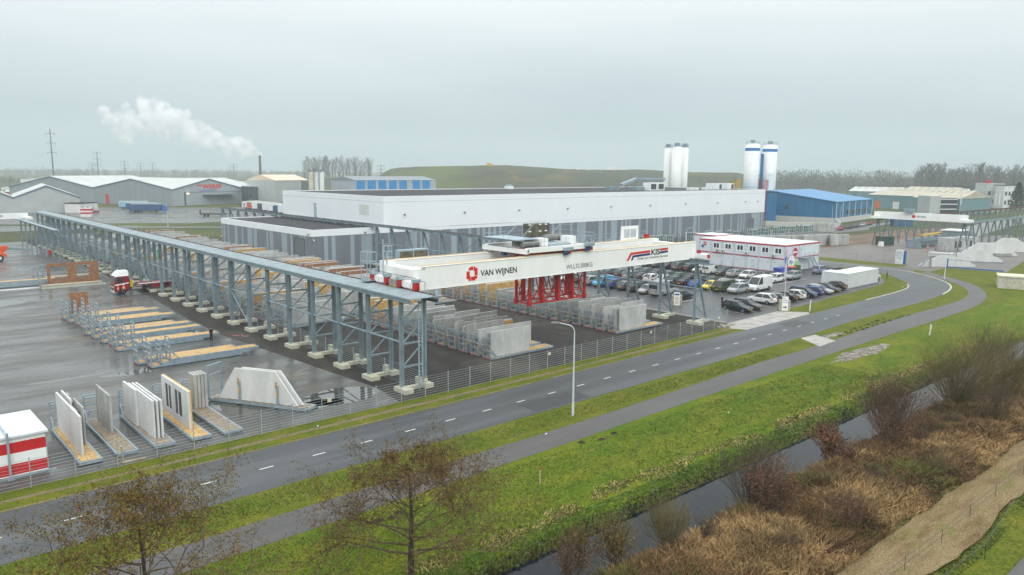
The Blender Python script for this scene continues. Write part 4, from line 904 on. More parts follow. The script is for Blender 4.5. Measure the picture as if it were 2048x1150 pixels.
# stacks of empty racks in the wet yard (three racks nested per stack)
st_ = [(22.9, 82.9, 3, 'nearest the concrete panels'), (22.2, 85.2, 2, 'second from the front'), (22.2, 93.1, 3, 'ending at the standing man'), (22.4, 96.2, 1, 'low single bed before the tall group'), (22.0, 98.6, 3, 'in the middle of the group'), (21.8, 101.8, 3, 'just past the middle of the group'), (21.6, 104.6, 2, 'a little past the middle of the group'), (22.2, 109.4, 3, 'three rows from the back'), (22.1, 112.0, 2, 'two rows from the back'), (21.7, 114.7, 3, 'beside the brown brick plate'), (21.6, 117.6, 2, 'last one at the back')]
tall = rack_proto(hs=2.6); 
for i, (x, y, n, w) in enumerate(st_):
    for j in range(n):
        place_rack(x+j*.95, y, j*.235, 0, f'{("bottom", "middle", "top")[j] if n == 3 else ("bottom", "top")[j] if n == 2 else "single"} empty rack of the stack {w}', 'empty racks stacked in the wet yard', tall)

# five loaded racks at right angles to the road, left corner of the yard
random.seed(2)
BR = [(10.9, 67.8, 'first from the red and white shed', rackA), (13.35, 68.1, 'second from the red and white shed', rackB), (15.95, 67.9, 'third from the red and white shed', rackB), (18.6, 67.8, 'fourth from the striped shed', rackA), (21.0, 67.6, 'fifth from the striped shed', rackB)]
for x, y, w, pr in BR: place_rack(x, y, 0, rad(-90), f'galvanised panel rack at right angles to the road, {w}', 'loaded racks at the road fence', pr)
def bp(x, y, l, h, t, kd, lab, notch=0, cat='wall panel'): return panel(x, y, .29, l, h, t, kd, lab, None, rz=rad(-90), notch=notch, cat=cat)
bp(11.35, 67.3, 7.9, 2.95, .14, 'w', 'long pale concrete panel nearest the red and white shed')
bp(11.75, 67.4, 5.0, 3.0, .12, 'w', 'pale notched concrete panel just behind the long one by the shed', 1); bp(12.05, 67.4, 5.6, 2.9, .12, 'c', 'grey notched concrete panel farthest back on the rack by the shed', 2)
bp(14.2, 67.4, 4.2, 3.05, .16, 'c', 'single short grey concrete panel alone on the second rack')
bp(16.25, 67.4, 3.5, 2.95, .16, 'w', 'short pale concrete panel at the far end of the third rack')
for j, w in enumerate(('left', 'middle', 'right')): bp(16.42+j*.26, 66.6-(.1*j), 6.6, 2.95, .14, 'w', f'{w} slab of the three long pale panels on the third rack')
# window wall panel with tan back
t = thing('window_wall_panel', 'white wall panel with two dark window openings and a yellow insulated back edge', 'wall panel', (19.15, 66.9, .29), rad(-90))
b = MB(); W_ = 6.6; h_ = 3.1
b.box(0, W_, 0, .14, 0, .55); b.box(0, W_, 0, .14, 2.65, h_); b.box(0, .9, 0, .14, .55, 2.65); b.box(2.4, 3.3, 0, .14, .55, 2.65); b.box(5.0, W_, 0, .14, .55, 2.65); b.build('slab', conc_w, t)
for x0_ in (.9, 3.3):
    b = MB(); b.box(x0_, x0_+1.6 if x0_ > 3 else x0_+1.5, .05, .09, .55, 2.65); f_ = b.build('window', M('window_black', (.05, .055, .06), rough=.3), t); b = MB(); b.box(x0_+.7, x0_+.8, .02, .049, .55, 2.65); b.build('frame', wpaint, f_)
b = MB(); b.box(0, W_, .145, .26, 0, h_+.02); b.build('insulation', M('yellow_insulation', (.62, .40, .13), rough=.8), t)
bl = ground_mat('precast_warm', (.40, .37, .31), [((.30, .28, .24), .6, .45, .6, (1, 1, 1))], rough=.8, fine=8., finev=.08)
for j in range(4):
    o = panel(21.35+j*.29, 66.9, .29, 1.5, 2.95, .24, 'c', f'{("first", "second", "third", "fourth")[j]} of four narrow upright concrete slabs on the fifth rack', 'narrow slabs on the fifth rack', rz=rad(-90))
b = MB(); b.box(21.325, 21.345, 65.95, 66.4, 2.1, 2.7); b.build('opening', black, None) if False else None
# trapezoid gable slabs on their own base
TZ = thing('slab_stand', 'timber-decked steel base holding two trapezoid gable slabs beside the puddle', 'transport rack', (23.4, 67.9, 0), math.atan2(-8.7, 5.25))
b = MB(); b.box(0, 10.2, 0, .1, .05, .3); b.box(0, 10.2, 1.35, 1.45, .05, .3); b.box(0, .1, 0, 1.45, .05, .3); b.box(10.1, 10.2, 0, 1.45, .05, .3); b.build('bed_frame', steel_r, TZ)
b = MB(); b.box(.1, 10.1, .1, 1.35, .26, .30); [b.box(.5+i*.9, .9+i*.9, .02, .5, .301, .36) for i in range(11)]; b.build('deck', ply_old, TZ)
for x in (3.3, 7.2):
    b = MB(); b.box(x-.08, x+.08, -.1, .06, .1, 2.1); b.box(x-.25, x+.25, -.16, .08, .1, .25); u = b.build('post', steel_r, TZ)
    b = MB(); b.box(x-.07, x+.07, -.19, -.101, 1.9, 2.45); b.build('wooden_wedge', timber, u); b = MB(); b.box(x-.05, x+.05, -.14, -.101, 1.1, 1.6); b.build('yellow_tag', tag_y, u)
b = MB()
for x in (-.1,): b.beam((x, .1, .1), (x, .1, 3.2), .14); b.beam((x, 1.9, .1), (x, 1.9, 3.2), .14); b.beam((x, .1, 3.15), (x, 1.9, 3.15), .14); b.beam((x, .1, 2.3), (x, 1.9, 2.3), .1)
b.build('end_frame', steel_r, TZ)
for j, w in enumerate(('front', 'back')):
    b = MB(); dx = .45*j; b.prism([(.9+dx, .37), (9.1+dx*.6, .37), (6.9+dx*.6, 3.25), (2.7+dx, 3.25)], .18+j*.42, .36+j*.42, 'y'); o = b.build('gable_slab', conc_w, None); o.location = TZ.location; o.rotation_euler.z = TZ.rotation_euler.z
    tag(o, f'{w} pale trapezoid concrete gable slab by the puddle', 'wall panel')
# left background racks and the brick plate
place_rack(24.6, 150.2, .25, 0, 'steel panel rack on a low concrete beam in front of the brown brick plate', None, rackA)
BPt = MB(); X0, X1, Z1 = 0, 8.2, 3.5
for a in ((0, X1, 0, .9), (0, X1, 3.0, Z1), (0, .5, .9, 3.0), (3.2, 4.6, .9, 3.0), (6.7, X1, .9, 3.0)): BPt.box(a[0], a[1], 0, .12, a[2], a[3])
for k in range(4): BPt.box(3.0, 3.2, 0, .12, 1.0+k*.5, 1.22+k*.5); BPt.box(6.45, 6.7, 0, .12, 1.1+k*.5, 1.3+k*.5)
tag(BPt.build('brick_plate', brown, None, (26.2, 153.5, .4)), 'upright brown brick facade plate with two window holes', 'wall panel')
tag(MB().box(0, 10, 0, .5, 0, .25).build('concrete_beam', footm, None, (24.6, 149.9, .004)), 'mossy concrete beam lying under the rack by the brick plate', 'beam')
tag(MB().box(0, 6, 0, .5, 0, .2).build('concrete_beam', whm, None, (18.6, 151.6, .004)), 'white beam lying on the dark patch left of the brick plate', 'beam')
for j in range(4): place_rack(15.6+j*.9, 155.5+.2*j, j*.235, 0, f'empty steel rack, layer {("one","two","three","four")[j]} of the stack at the left yard edge', 'empty racks stacked at the left edge', tall)
for j in range(3): place_rack(25.2+j*.8, 160.0, j*.235, 0, f'empty steel rack, layer {("one","two","three")[j]} of the stack behind the brick plate', 'empty racks stacked behind the brick plate', tall)
tag(MB().box(0, 2.4, 0, .12, 0, 3.1).build('brick_plate', brown, None, (22.7, 119.2, .3)), 'small brown brick plate standing at the back of the empty racks', 'wall panel')
# ------------------------------------------------------------------ vehicles
tyre = M('tyre', (.015, .015, .016), rough=.8); rimm = M('rim', (.35, .36, .37), rough=.3, metal=.8)
cglass = M('car_glass', (.03, .042, .045), rough=.06, var=.3, scale=.6); plate = M('plate_yellow', (.70, .42, .02), rough=.5); tail = M('tail_lamp', (.45, .01, .015), rough=.3); head = M('head_lamp', (.55, .57, .58), rough=.2)
trim = M('car_trim', (.02, .02, .022), rough=.6)
def paint(name, c, metal=.25): return M('paint_'+name, c, rough=.22, metal=metal, var=.06, scale=2)
P0 = paint('base', (.3, .3, .3))
def loft(b, secs):
    "secs: list of (x, [(y,z)...]) rings of equal length, closed"
    n = len(secs[0][1]); vs = [(x, y, z) for x, r in secs for y, z in r]
    fs = [(i*n+j, i*n+(j+1) % n, (i+1)*n+(j+1) % n, (i+1)*n+j) for i in range(len(secs)-1) for j in range(n)]
    fs += [tuple(range(n))[::-1], tuple(range((len(secs)-1)*n, len(secs)*n))]; b.add(vs, fs)
CARS = {}
def car_proto(kind, pm=None):
    # lengths from front (x=0) to rear; profile heights
    spec = {
        'hatch': (4.1, 1.74, 1.48, [(0, .5, .62), (.08, .3, .72), (.9, .28, .88), (1.1, .28, .92), (3.9, .3, .95), (4.1, .4, .78)], [(1.05, .90), (1.75, 1.44), (3.35, 1.46), (3.98, .96)]),
        'estate': (4.75, 1.84, 1.46, [(0, .45, .6), (.1, .28, .68), (1.0, .26, .84), (1.3, .26, .90), (4.5, .3, .94), (4.75, .4, .75)], [(1.25, .88), (2.15, 1.40), (3.9, 1.43), (4.62, .96)]),
        'saloon': (4.65, 1.82, 1.44, [(0, .45, .6), (.1, .28, .68), (1.05, .26, .84), (1.35, .26, .9), (3.9, .3, .98), (4.55, .32, .95), (4.65, .4, .72)], [(1.3, .88), (2.1, 1.38), (3.2, 1.40), (4.05, .98)]),
        'suv': (4.5, 1.86, 1.66, [(0, .5, .75), (.1, .34, .85), (1.0, .32, 1.0), (1.2, .32, 1.05), (4.35, .36, 1.08), (4.5, .45, .85)], [(1.15, 1.02), (1.85, 1.58), (3.75, 1.62), (4.4, 1.1)]),
        'mpv': (4.5, 1.82, 1.66, [(0, .5, .7), (.1, .3, .82), (.7, .28, .98), (.95, .28, 1.02), (4.35, .3, 1.02), (4.5, .4, .8)], [(.85, 1.0), (1.8, 1.58), (4.0, 1.62), (4.42, 1.04)]),
        'van': (4.4, 1.8, 1.86, [(0, .5, .75), (.1, .32, .85), (.75, .3, 1.02), (1.0, .3, 1.08), (4.35, .32, 1.12), (4.4, .4, 1.0)], [(.9, 1.05), (1.55, 1.78), (4.3, 1.84), (4.39, 1.1)]),
        'kombi': (4.5, 1.86, 1.98, [(0, .4, .95), (.05, .3, 1.1), (.12, .3, 1.14), (.3, .3, 1.16), (4.4, .32, 1.16), (4.5, .4, 1.0)], [(.06, 1.12), (.5, 1.86), (4.2, 1.94), (4.48, 1.15)]),
        'bigvan': (6.0, 2.05, 2.6, [(0, .5, .8), (.1, .35, .95), (.9, .32, 1.15), (1.1, .32, 1.25), (5.95, .4, 1.3), (6.0, .45, 1.2)], [(1.0, 1.2), (1.9, 2.4), (5.9, 2.55), (5.99, 1.25)]),
    }[kind]
    Ln, Wd, Ht, low, gh = spec; t = thing('parked_car' if kind not in ('van', 'bigvan', 'kombi') else 'parked_van', 'x', 'car' if kind not in ('van', 'bigvan', 'kombi') else 'van')
    w = Wd/2; b = MB(); secs = []
    for i, (x, zl, zt) in enumerate(low):
        k = .80 if i in (0, len(low)-1) else (.93 if i == 1 or i == len(low)-2 else 1); ww = w*k
        secs.append((x, [(-ww, zl+.06), (-ww*1.0, zl+(zt-zl)*.6), (-ww*.93, zt), (ww*.93, zt), (ww, zl+(zt-zl)*.6), (ww, zl+.06), (ww*.85, zl-.04), (-ww*.85, zl-.04)]))
    loft(b, secs)
    # roof and pillars
    (ax, az), (bx, bz), (cx, cz), (dx, dz) = gh; wr = w*.76; wl = w*.93
    if kind in ('van', 'bigvan', 'kombi'):
        wr = w*.88; wl = w*.95; fxp = bx+.75 if kind != 'kombi' else 2.0
        loft(b, [(bx-.02, [(-wr, bz-.02), (wr, bz-.02), (wr*.93, bz+.07), (-wr*.93, bz+.07)]), (cx, [(-wr, cz-.02), (wr, cz-.02), (wr*.93, cz+.07), (-wr*.93, cz+.07)])])
        if kind != 'kombi': loft(b, [(fxp, [(-wl, az+.05), (wl, az+.05), (wr, bz), (-wr, bz)]), (dx-.03, [(-wl, dz), (wl, dz), (wr, cz), (-wr, cz)])])
        else: loft(b, [(3.3, [(-wl, az+.02), (wl, az+.02), (wr, bz), (-wr, bz)]), (dx-.03, [(-wl, dz), (wl, dz), (wr, cz), (-wr, cz)])])
    else:
        loft(b, [(bx-.05, [(-wr, bz-.01), (wr, bz-.01), (wr*.9, bz+.05), (-wr*.9, bz+.05)]), ((bx+cx)/2, [(-wr, bz+.02), (wr, bz+.02), (wr*.9, bz+.09), (-wr*.9, bz+.09)]), (cx+.05, [(-wr, cz-.01), (wr, cz-.01), (wr*.9, cz+.05), (-wr*.9, cz+.05)])])
    for sgn in (-1, 1):
        b.beam((ax, sgn*wl, az), (bx, sgn*wr, bz+.02), .07); b.beam((dx, sgn*wl, dz), (cx, sgn*wr, cz+.02), .14); b.beam(((bx+cx)/2, sgn*wl, az+.03), ((bx+cx)/2, sgn*wr, bz+.02), .06)
    body = b.build('body', P0, t)
    for p in body.data.polygons: p.use_smooth = False
    # glazing
    e = .015; wl2, wr2 = wl-.01, wr-.0
    b = MB(); b.quad((ax+.02, -wl2+.05, az+.01), (ax+.02, wl2-.05, az+.01), (bx, wr2-.03, bz), (bx, -wr2+.03, bz)); b.quad((ax+.06, -wl2+.05, az-.03), (bx+.04, -wr2+.03, bz-.04), (bx+.04, wr2-.03, bz-.04), (ax+.06, wl2-.05, az-.03)); b.build('windscreen', cglass, t, fixn=False)
    b = MB(); b.quad((dx+e*.3, wl2-.06, dz+.04), (dx+e*.3, -wl2+.06, dz+.04), (cx+.03, -wr2+.05, cz-.02), (cx+.03, wr2-.05, cz-.02)); b.quad((dx-.04, wl2-.06, dz), (cx-.03, wr2-.05, cz-.05), (cx-.03, -wr2+.05, cz-.05), (dx-.04, -wl2+.06, dz)); b.build('rear_window', cglass, t, fixn=False)
    for sgn in (-1, 1):
        x1 = fxp+.02 if kind in ('van', 'bigvan') else dx; x1t = x1 if kind in ('van', 'bigvan') else cx
        if kind == 'kombi': x1 = x1t = 3.3
        b = MB(); b.prism([(0, 0), (1, 0), (1, 1)], 0, 1) if False else None
        y0, y1 = sgn*(wl+.004), sgn*(wr+.004); iy0, iy1 = sgn*(wl-.03), sgn*(wr-.03)
        b.add([(ax+.06, y0, az+.02), (x1-.04, y0, az+.04), (x1t-.02, y1, cz-.03), (bx+.03, y1, bz-.03), (ax+.06, iy0, az+.02), (x1-.04, iy0, az+.04), (x1t-.02, iy1, cz-.03), (bx+.03, iy1, bz-.03)], [(0, 1, 2, 3), (7, 6, 5, 4), (0, 4, 5, 1), (1, 5, 6, 2), (2, 6, 7, 3), (3, 7, 4, 0)])
        b.build('side_window', cglass, t)
    r = .33 if kind != 'bigvan' else .36
    for x in (.82 if kind != 'bigvan' else 1.0, Ln-.85 if kind != 'bigvan' else Ln-1.3):
        for sgn in (-1, 1):
            b = MB(); b.cyl((x, sgn*(w-.20), r), (x, sgn*(w+.012), r), r, n=14); wh = b.build('wheel', tyre, t)
            b = MB(); b.cyl((x, sgn*(w+.0121), r), (x, sgn*(w+.02), r), r*.62, n=10); b.build('rim', rimm, wh)
            wh.data.materials.clear(); wh.data.materials.append(tyre)
    zf = low[1][2]-.12; zb_ = low[-2][2]-.18
    for sgn in (-1, 1):
        b = MB(); b.box(.0, .22, sgn*w*.62-.16, sgn*w*.62+.16, zf-.08, zf+.04); b.build('headlight', head, t)
        b = MB(); b.box(Ln-.14, Ln+.01, sgn*w*.74-.13, sgn*w*.74+.13, zb_-.08, zb_+.10); b.build('tail_light', tail, t)
    b = MB(); b.box(-.03, .02, -.26, .26, .42, .53); b.build('number_plate', plate, t)
    b = MB(); b.box(Ln-.02, Ln+.03, -.26, .26, .58, .69); b.build('number_plate', plate, t)
    b = MB(); b.box(.02, .1, -w*.6, w*.6, .3, .42); b.box(.6, Ln-.6, -w+.03, w-.03, .2, .27); b.build('bumper_trim', trim, t)
    CARS[kind] = t; dup_tree(t); return t
for k in ('hatch', 'estate', 'saloon', 'suv', 'mpv', 'van', 'kombi', 'bigvan'): car_proto(k)
PAINT = {'white': (.62, .63, .63), 'silver': (.36, .38, .40), 'grey': (.14, .15, .16), 'dark grey': (.05, .055, .06), 'black': (.014, .015, .018), 'dark blue': (.012, .03, .08), 'blue': (.01, .07, .26), 'bright blue': (.02, .12, .45), 'light blue': (.03, .28, .48), 'yellow': (.60, .46, .02), 'olive green': (.06, .065, .03), 'green': (.03, .11, .05), 'red': (.28, .01, .015), 'lilac': (.25, .29, .45), 'slate': (.09, .13, .15), 'dark green': (.02, .045, .04)}
for k in list(PAINT): PAINT[k] = paint(k.replace(' ', '_'), PAINT[k], 0 if k in ('white', 'yellow', 'light blue', 'olive green') else .35)
_cu = set()
def car(kind, color, x, y, facing, label, group='cars in the car park', jit=True):
    "x,y = front bumper centre; facing: angle of the nose direction in degrees (0 = nose to -x)"
    pr = CARS[kind]; m = PAINT[color]; rz = rad(facing+(random.uniform(-1.5, 1.5) if jit else 0))
    first = kind not in _cu; _cu.add(kind)
    if first:
        o = pr; o.location = (x, y, 0.012); o.rotation_euler.z = rz; tag(o, label, None, group)
        for c in [q for q, _ in KID[pr.name]]:
            if c.name.startswith('body'): c.material_slots[0].link = 'OBJECT'; c.material_slots[0].material = m
        return o
    o = dup(pr, (x, y, 0.012), rz, label, group)
    for c in o.children if False else _lastkids(o):
        if c.name.startswith('body'): c.material_slots[0].link = 'OBJECT'; c.material_slots[0].material = m
    return o
def _lastkids(o):
    out = []
    for c in reversed(COL.objects[-40:] if False else list(COL.objects)[-45:]):
        if c.parent == o: out.append(c)
    return out
random.seed(21)
# bottom row, parked square to the road (nose or tail to the road)
bot = [('estate', 'black', 101.1, 60.7, 90, 'long black estate car nearest the entrance, beside the man standing'), ('estate', 'dark grey', 104.2, 60.9, 90, 'dark grey estate car right behind the long black one by the entrance'), ('suv', 'white', 110.3, 66.6, -90, 'white rounded crossover with black sills behind the sign block'), ('estate', 'grey', 113.0, 66.4, -90, 'grey-blue estate mostly hidden behind the white crossover'), ('saloon', 'black', 115.7, 65.9, -90, 'black saloon with red tail lamps left of the white hatchback at the flagpole'), ('hatch', 'white', 118.6, 65.6, -90, 'small white hatchback in the row facing away from the road'), ('mpv', 'dark blue', 121.9, 61.2, 90, 'dark blue people carrier between the white hatchback and the blue hatchback'), ('hatch', 'blue', 124.9, 65.6, -90, 'bright blue hatchback in the middle of the roadside row'), ('estate', 'silver', 127.6, 61.2, 90, 'silver estate with roof rails behind the bright blue hatchback'), ('saloon', 'dark grey', 130.7, 61.4, 90, 'dark saloon facing the road, second from the white containers'), ('saloon', 'black', 134.3, 66.6, -90, 'black saloon next to the white containers')]
for a in bot: car(*a)
# row with the yellow car: noses at x=114.2, cars lie along x
rowE = [(72.6, 'mpv', 'silver', 'silver people carrier beside the high white van, facing the standing man'), (75.4, 'kombi', 'olive green', 'old olive green camper van with mossy roof'), (78.0, 'hatch', 'yellow', 'bright yellow small hatchback'), (80.7, 'saloon', 'bright blue', 'bright blue car behind the crane leg, left of the yellow hatchback'), (83.3, 'saloon', 'black', 'black saloon two places left of the yellow hatchback'), (85.8, 'hatch', 'dark green', 'dark teal hatchback three places left of the yellow one'), (88.3, 'hatch', 'white', 'white hatchback four places left of the yellow one'), (91.0, 'estate', 'white', 'white estate in the middle row behind the crane leg'), (93.6, 'saloon', 'dark grey', 'dark grey saloon left of the white estate in the middle row'), (96.2, 'estate', 'silver', 'silver car toward the left end of the middle row'), (99.0, 'hatch', 'slate', 'slate hatchback near the left end of the middle row'), (101.6, 'saloon', 'grey', 'grey saloon second from the left end of the middle row'), (104.4, 'saloon', 'silver', 'silver saloon at the left end of the middle row')]
for i, (y, k, c, l) in enumerate(rowE): car(k, c, 114.2 if i < 3 else 118.6, y+.1, 0 if i < 3 else 180, l)
rowF = [(72.0, 'bigvan', 'white', 'high white panel van with green logo'), (75.6, 'hatch', 'white', 'white hatchback peeking out between the camper van and the high white van'), (78.2, 'estate', 'white', 'white estate behind the old camper van'), (81.0, 'estate', 'black', 'black estate with red lamps behind the yellow hatchback'), (83.6, 'hatch', 'dark green', 'dark green hatchback right behind the front crane leg'), (86.2, 'saloon', 'black', 'black car between the green saloon and the crane leg'), (88.8, 'saloon', 'green', 'mid green saloon in the back-to-back row'), (91.5, 'hatch', 'slate', 'slate blue hatchback left of the green saloon'), (94.2, 'saloon', 'dark grey', 'dark grey saloon two left of the green saloon'), (97.0, 'hatch', 'slate', 'pale slate hatchback three left of the green saloon'), (99.8, 'saloon', 'silver', 'silver saloon at the far left of the back-to-back row')]
for i, (y, k, c, l) in enumerate(rowF):
    car(k, c, 119.1 if i == 0 else 124.0, y, 0 if i == 0 else 180, l)
rowC = [(75.5, 'suv', 'silver', 137.8, 0, 'silver-white off-roader near the blue bin, tail to the aisle'), (75.6, 'mpv', 'white', 131.6, 0, 'white electric hatchback behind the flag'), (79.2, 'saloon', 'dark grey', 132.5, 0, 'dark car hidden behind the high white van roof'), (82.0, 'hatch', 'white', 132.5, 0, 'white car with yellow plate in front of the cabin office'), (84.8, 'saloon', 'silver', 137.0, 180, 'silver saloon in front of the cabin office'), (87.6, 'mpv', 'dark grey', 132.4, 0, 'dark people carrier beside the small white van'), (90.4, 'van', 'white', 136.8, 180, 'small white van in front of the cabin office, tail to the aisle'), (93.0, 'hatch', 'white', 132.4, 0, 'white hatchback half hidden by the crane leg top'), (95.7, 'hatch', 'black', 136.6, 180, 'black hatchback left of the crane leg in the top row'), (98.4, 'suv', 'grey', 136.8, 180, 'mid grey off-roader in the top row'), (101.2, 'mpv', 'black', 132.4, 0, 'black people carrier in the top row under the crane girder'), (104, 'hatch', 'slate', 136.6, 180, 'slate hatchback under the crane girder'), (106.7, 'hatch', 'dark grey', 136.6, 180, 'dark grey hatchback far left in the top row')]
for (y, k, c, x, fa, l) in rowC: car(k, c, x, y, fa, l)
rowL = [(74.9, 'saloon', 'black', 105.6, 180, 'black saloon beside the concrete sign block'), (79.4, 'bigvan', 'silver', 107.4, 180, 'grey panel van with green logo behind the crane leg'), (82.2, 'hatch', 'silver', 101.5, 0, 'silver hatchback facing left beside the panel van'), (84.9, 'suv', 'dark grey', 106.4, 180, 'dark grey off-roader in the left row'), (87.5, 'hatch', 'grey', 106.2, 180, 'grey hatchback behind the middle crane leg'), (90.0, 'suv', 'blue', 106.3, 180, 'blue hatchback between the crane legs'), (92.6, 'van', 'light blue', 101.4, 0, 'light blue small van between the crane legs'), (95.4, 'suv', 'silver', 106.2, 180, 'silver off-roader right of the red lifting frame'), (98.1, 'hatch', 'black', 106.2, 180, 'black hatchback glimpsed through the red lifting frame'), (101, 'hatch', 'white', 101.4, 0, 'white hatchback glimpsed through the red lifting frame'), (104, 'saloon', 'silver', 106.2, 180, 'silver saloon behind the left end of the red lifting frame')]
for (y, k, c, x, fa, l) in rowL: car(k, c, x, y, fa, l)
for (k, c, x, y, fa, l) in (('mpv', 'lilac', 156.0, 76.6, 180, 'lilac small car beside the outside stair'), ('mpv', 'black', 155.8, 73.2, 180, 'black people carrier between the lilac and the blue car'), ('hatch', 'blue', 156.0, 70.0, 180, 'blue car half behind the white containers'), ('bigvan', 'white', 153.6, 65.0, 180, 'white high-roof van behind the white containers')): car(k, c, x, y, fa, l)
for i, (px, D, c) in enumerate(((1705, 300, 'red'), (1722, 305, 'black'), (1735, 312, 'dark grey'), (1748, 320, 'silver'), (1762, 326, 'red'))):
    x, y = far(px, D); gx_, gy_ = 276+i*9.5, 131.5+i*1.6
    car('hatch', c, gx_, gy_, 8, f'{c} car, {ORD[i]} in the line parked by the concrete wall of the blue hall', 'cars by the blue hall')
for k in list(CARS):
    pass
# logos on vans
# ------------------------------------------------------------------ site office containers
CTm = M('container_white', (.58, .60, .60), rough=.45, var=.05, scale=.5)
for i, (x0, x1, y0, y1, lab) in enumerate(((136.1, 139.5, 62.6, 67.5, 'short white storage container next to the black saloon'), (139.75, 149.0, 62.7, 66.2, 'long white storage container at the road end of the car park'))):
    t = thing('storage_container', lab, 'container', (x0, y0, .012)); b = MB(); b.box(0, x1-x0, 0, y1-y0, .05, 2.7)
    n = int((x1-x0)/.35)
    for k in range(n): b.box(.12+k*.35, .28+k*.35, -.03, -.001, .2, 2.55)
    b.build('body', CTm, t); b = MB(); b.box(-.03, x1-x0+.03, -.06, y1-y0+.03, 2.701, 2.8); b.build('roof', cab_top, t)
    b = MB()
    for xx in (.0, x1-x0-.12): b.box(xx, xx+.12, -.07, -.031, .05, 2.7)
    b.build('corner_post', CTm, t)
for i, (c, x, y, l, lid) in enumerate(((sblue, 141.6, 78.9, 'blue waste container beside the off-roader', None), (M('bin_orange', (.55, .09, .02)), 146.6, 79.2, 'orange-topped waste container at the cabin corner', None), (M('bin_green', (.03, .10, .04)), 151.3, 80.3, 'green waste bin by the foot of the cabin wall', None))):
    s_ = (3.2, 1.6, 1.6) if i == 0 else (2.2, 1.6, 1.4) if i == 1 else (1.1, .8, 1.3)
    t = thing('waste_container', l, 'waste bin', (x, y, .01)); b = MB(); b.prism([(.12, .15), (s_[0]-.12, .15), (s_[0], s_[2]), (0, s_[2])], 0, s_[1], 'y'); b.build('body', c if i != 1 else dgrey, t); b = MB(); b.box(-.04, s_[0]+.04, -.04, s_[1]+.04, s_[2], s_[2]+.08); b.build('lid', c, t)
    for xx in (.3, s_[0]-.3): b = MB(); b.cyl((xx, .2, .1), (xx, .3, .1), .1); b.build('castor', tyre, t)
# ------------------------------------------------------------------ red and white lorry under the runway
LK = thing('lorry', 'dark red lorry with white cab roof driving through the trestle runway', 'lorry', (32.6, 136.0, .01), 0)
lr = M('lorry_red', (.22, .012, .022), rough=.3, var=.1); 
b = MB(); loft(b, [(0, [(0, .5), (2.4, .5), (2.4, 1.6), (0, 1.6)]), (.05, [(0, .4), (2.4, .4), (2.4, 1.9), (0, 1.9)]), (.35, [(0, .4), (2.4, .4), (2.4, 2.95), (0, 2.95)]), (2.3, [(0, .4), (2.4, .4), (2.4, 3.0), (0, 3.0)])]); cab_ = b.build('cab', lr, LK)
b = MB(); loft(b, [(.25, [(.02, 2.96), (2.38, 2.96), (2.3, 3.1), (.1, 3.1)]), (.8, [(.02, 2.98), (2.38, 2.98), (2.2, 3.75), (.2, 3.75)]), (2.28, [(.02, 3.0), (2.38, 3.0), (2.2, 3.85), (.2, 3.85)])]); b.build('roof_spoiler', wpaint, LK)
b = MB(); b.add([(.10, .15, 1.95), (.10, 2.25, 1.95), (.36, 2.2, 2.85), (.36, .2, 2.85)], [(3, 2, 1, 0)]); b.add([(.06, .15, 1.95), (.06, 2.25, 1.95), (.31, 2.2, 2.85), (.31, .2, 2.85)], [(0, 1, 2, 3)]); b.build('windscreen', cglass, cab_)
b = MB(); b.box(.5, 1.35, -.02, -.003, 1.95, 2.75); b.build('side_window', cglass, cab_)
b = MB(); b.prism([(.05, 1.5), (2.25, 1.75), (2.25, 1.92), (.05, 1.67)], -.02, -.003, 'y'); b.box(-.02, .04, .0, 2.4, .35, .55); b.box(-.03, 0, .1, 2.3, 1.15, 1.25); b.build('white_stripe', wpaint, cab_)
b = MB(); b.box(-.02, .0, .3, 2.1, .6, 1.1); b.build('grille', dgrey, cab_)
for y in (.15, 2.0): b = MB(); b.box(-.04, .1, y, y+.3, .62, .85); b.build('headlight', head, cab_)
b = MB(); b.box(2.4, 7.0, .7, 1.7, .75, 1.0); b.box(2.5, 4.3, .05, .6, .45, 1.05); b.build('chassis', dgrey, LK)
b = MB(); b.cyl((2.7, .3, .75), (4.2, .3, .75), .33, n=14); b.build('fuel_tank', rimm, LK)
b = MB(); b.box(2.5, 2.9, .2, .9, 1.1, 2.2); b.build('yellow_tank', M('tank_yellow', (.60, .42, .02)), LK)
for x in (1.3, 5.2):
    for y in (.0, 2.1): b = MB(); b.cyl((x, y, .52), (x, y+.32, .52), .52, n=16); w_ = b.build('wheel', tyre, LK); b = MB(); b.cyl((x, y-.01, .52), (x, y-.0, .52), .28, n=10); b.build('rim', rimm, w_)
TRL = thing('trailer', 'dark red low trailer behind the lorry under the runway', 'trailer', (36.3, 136.0, .01))
b = MB(); b.prism([(0, 1.6), (5.5, 1.6), (5.5, 1.2), (16, 1.2), (16, .95), (4.0, .95), (3.0, 1.3), (0, 1.3)], .1, 2.3, 'y'); b.box(2.0, 4.9, .1, 2.3, .7, 1.29); b.build('frame', lr, TRL)
b = MB(); b.box(0, 5.0, .05, .099, 1.45, 1.6); b.build('white_stripe', wpaint, TRL)
for x in (10.8, 12.1, 13.4):
    for y in (.0, 1.95): b = MB(); b.cyl((x, y, .48), (x, y+.35, .48), .48, n=14); b.build('wheel', tyre, TRL)
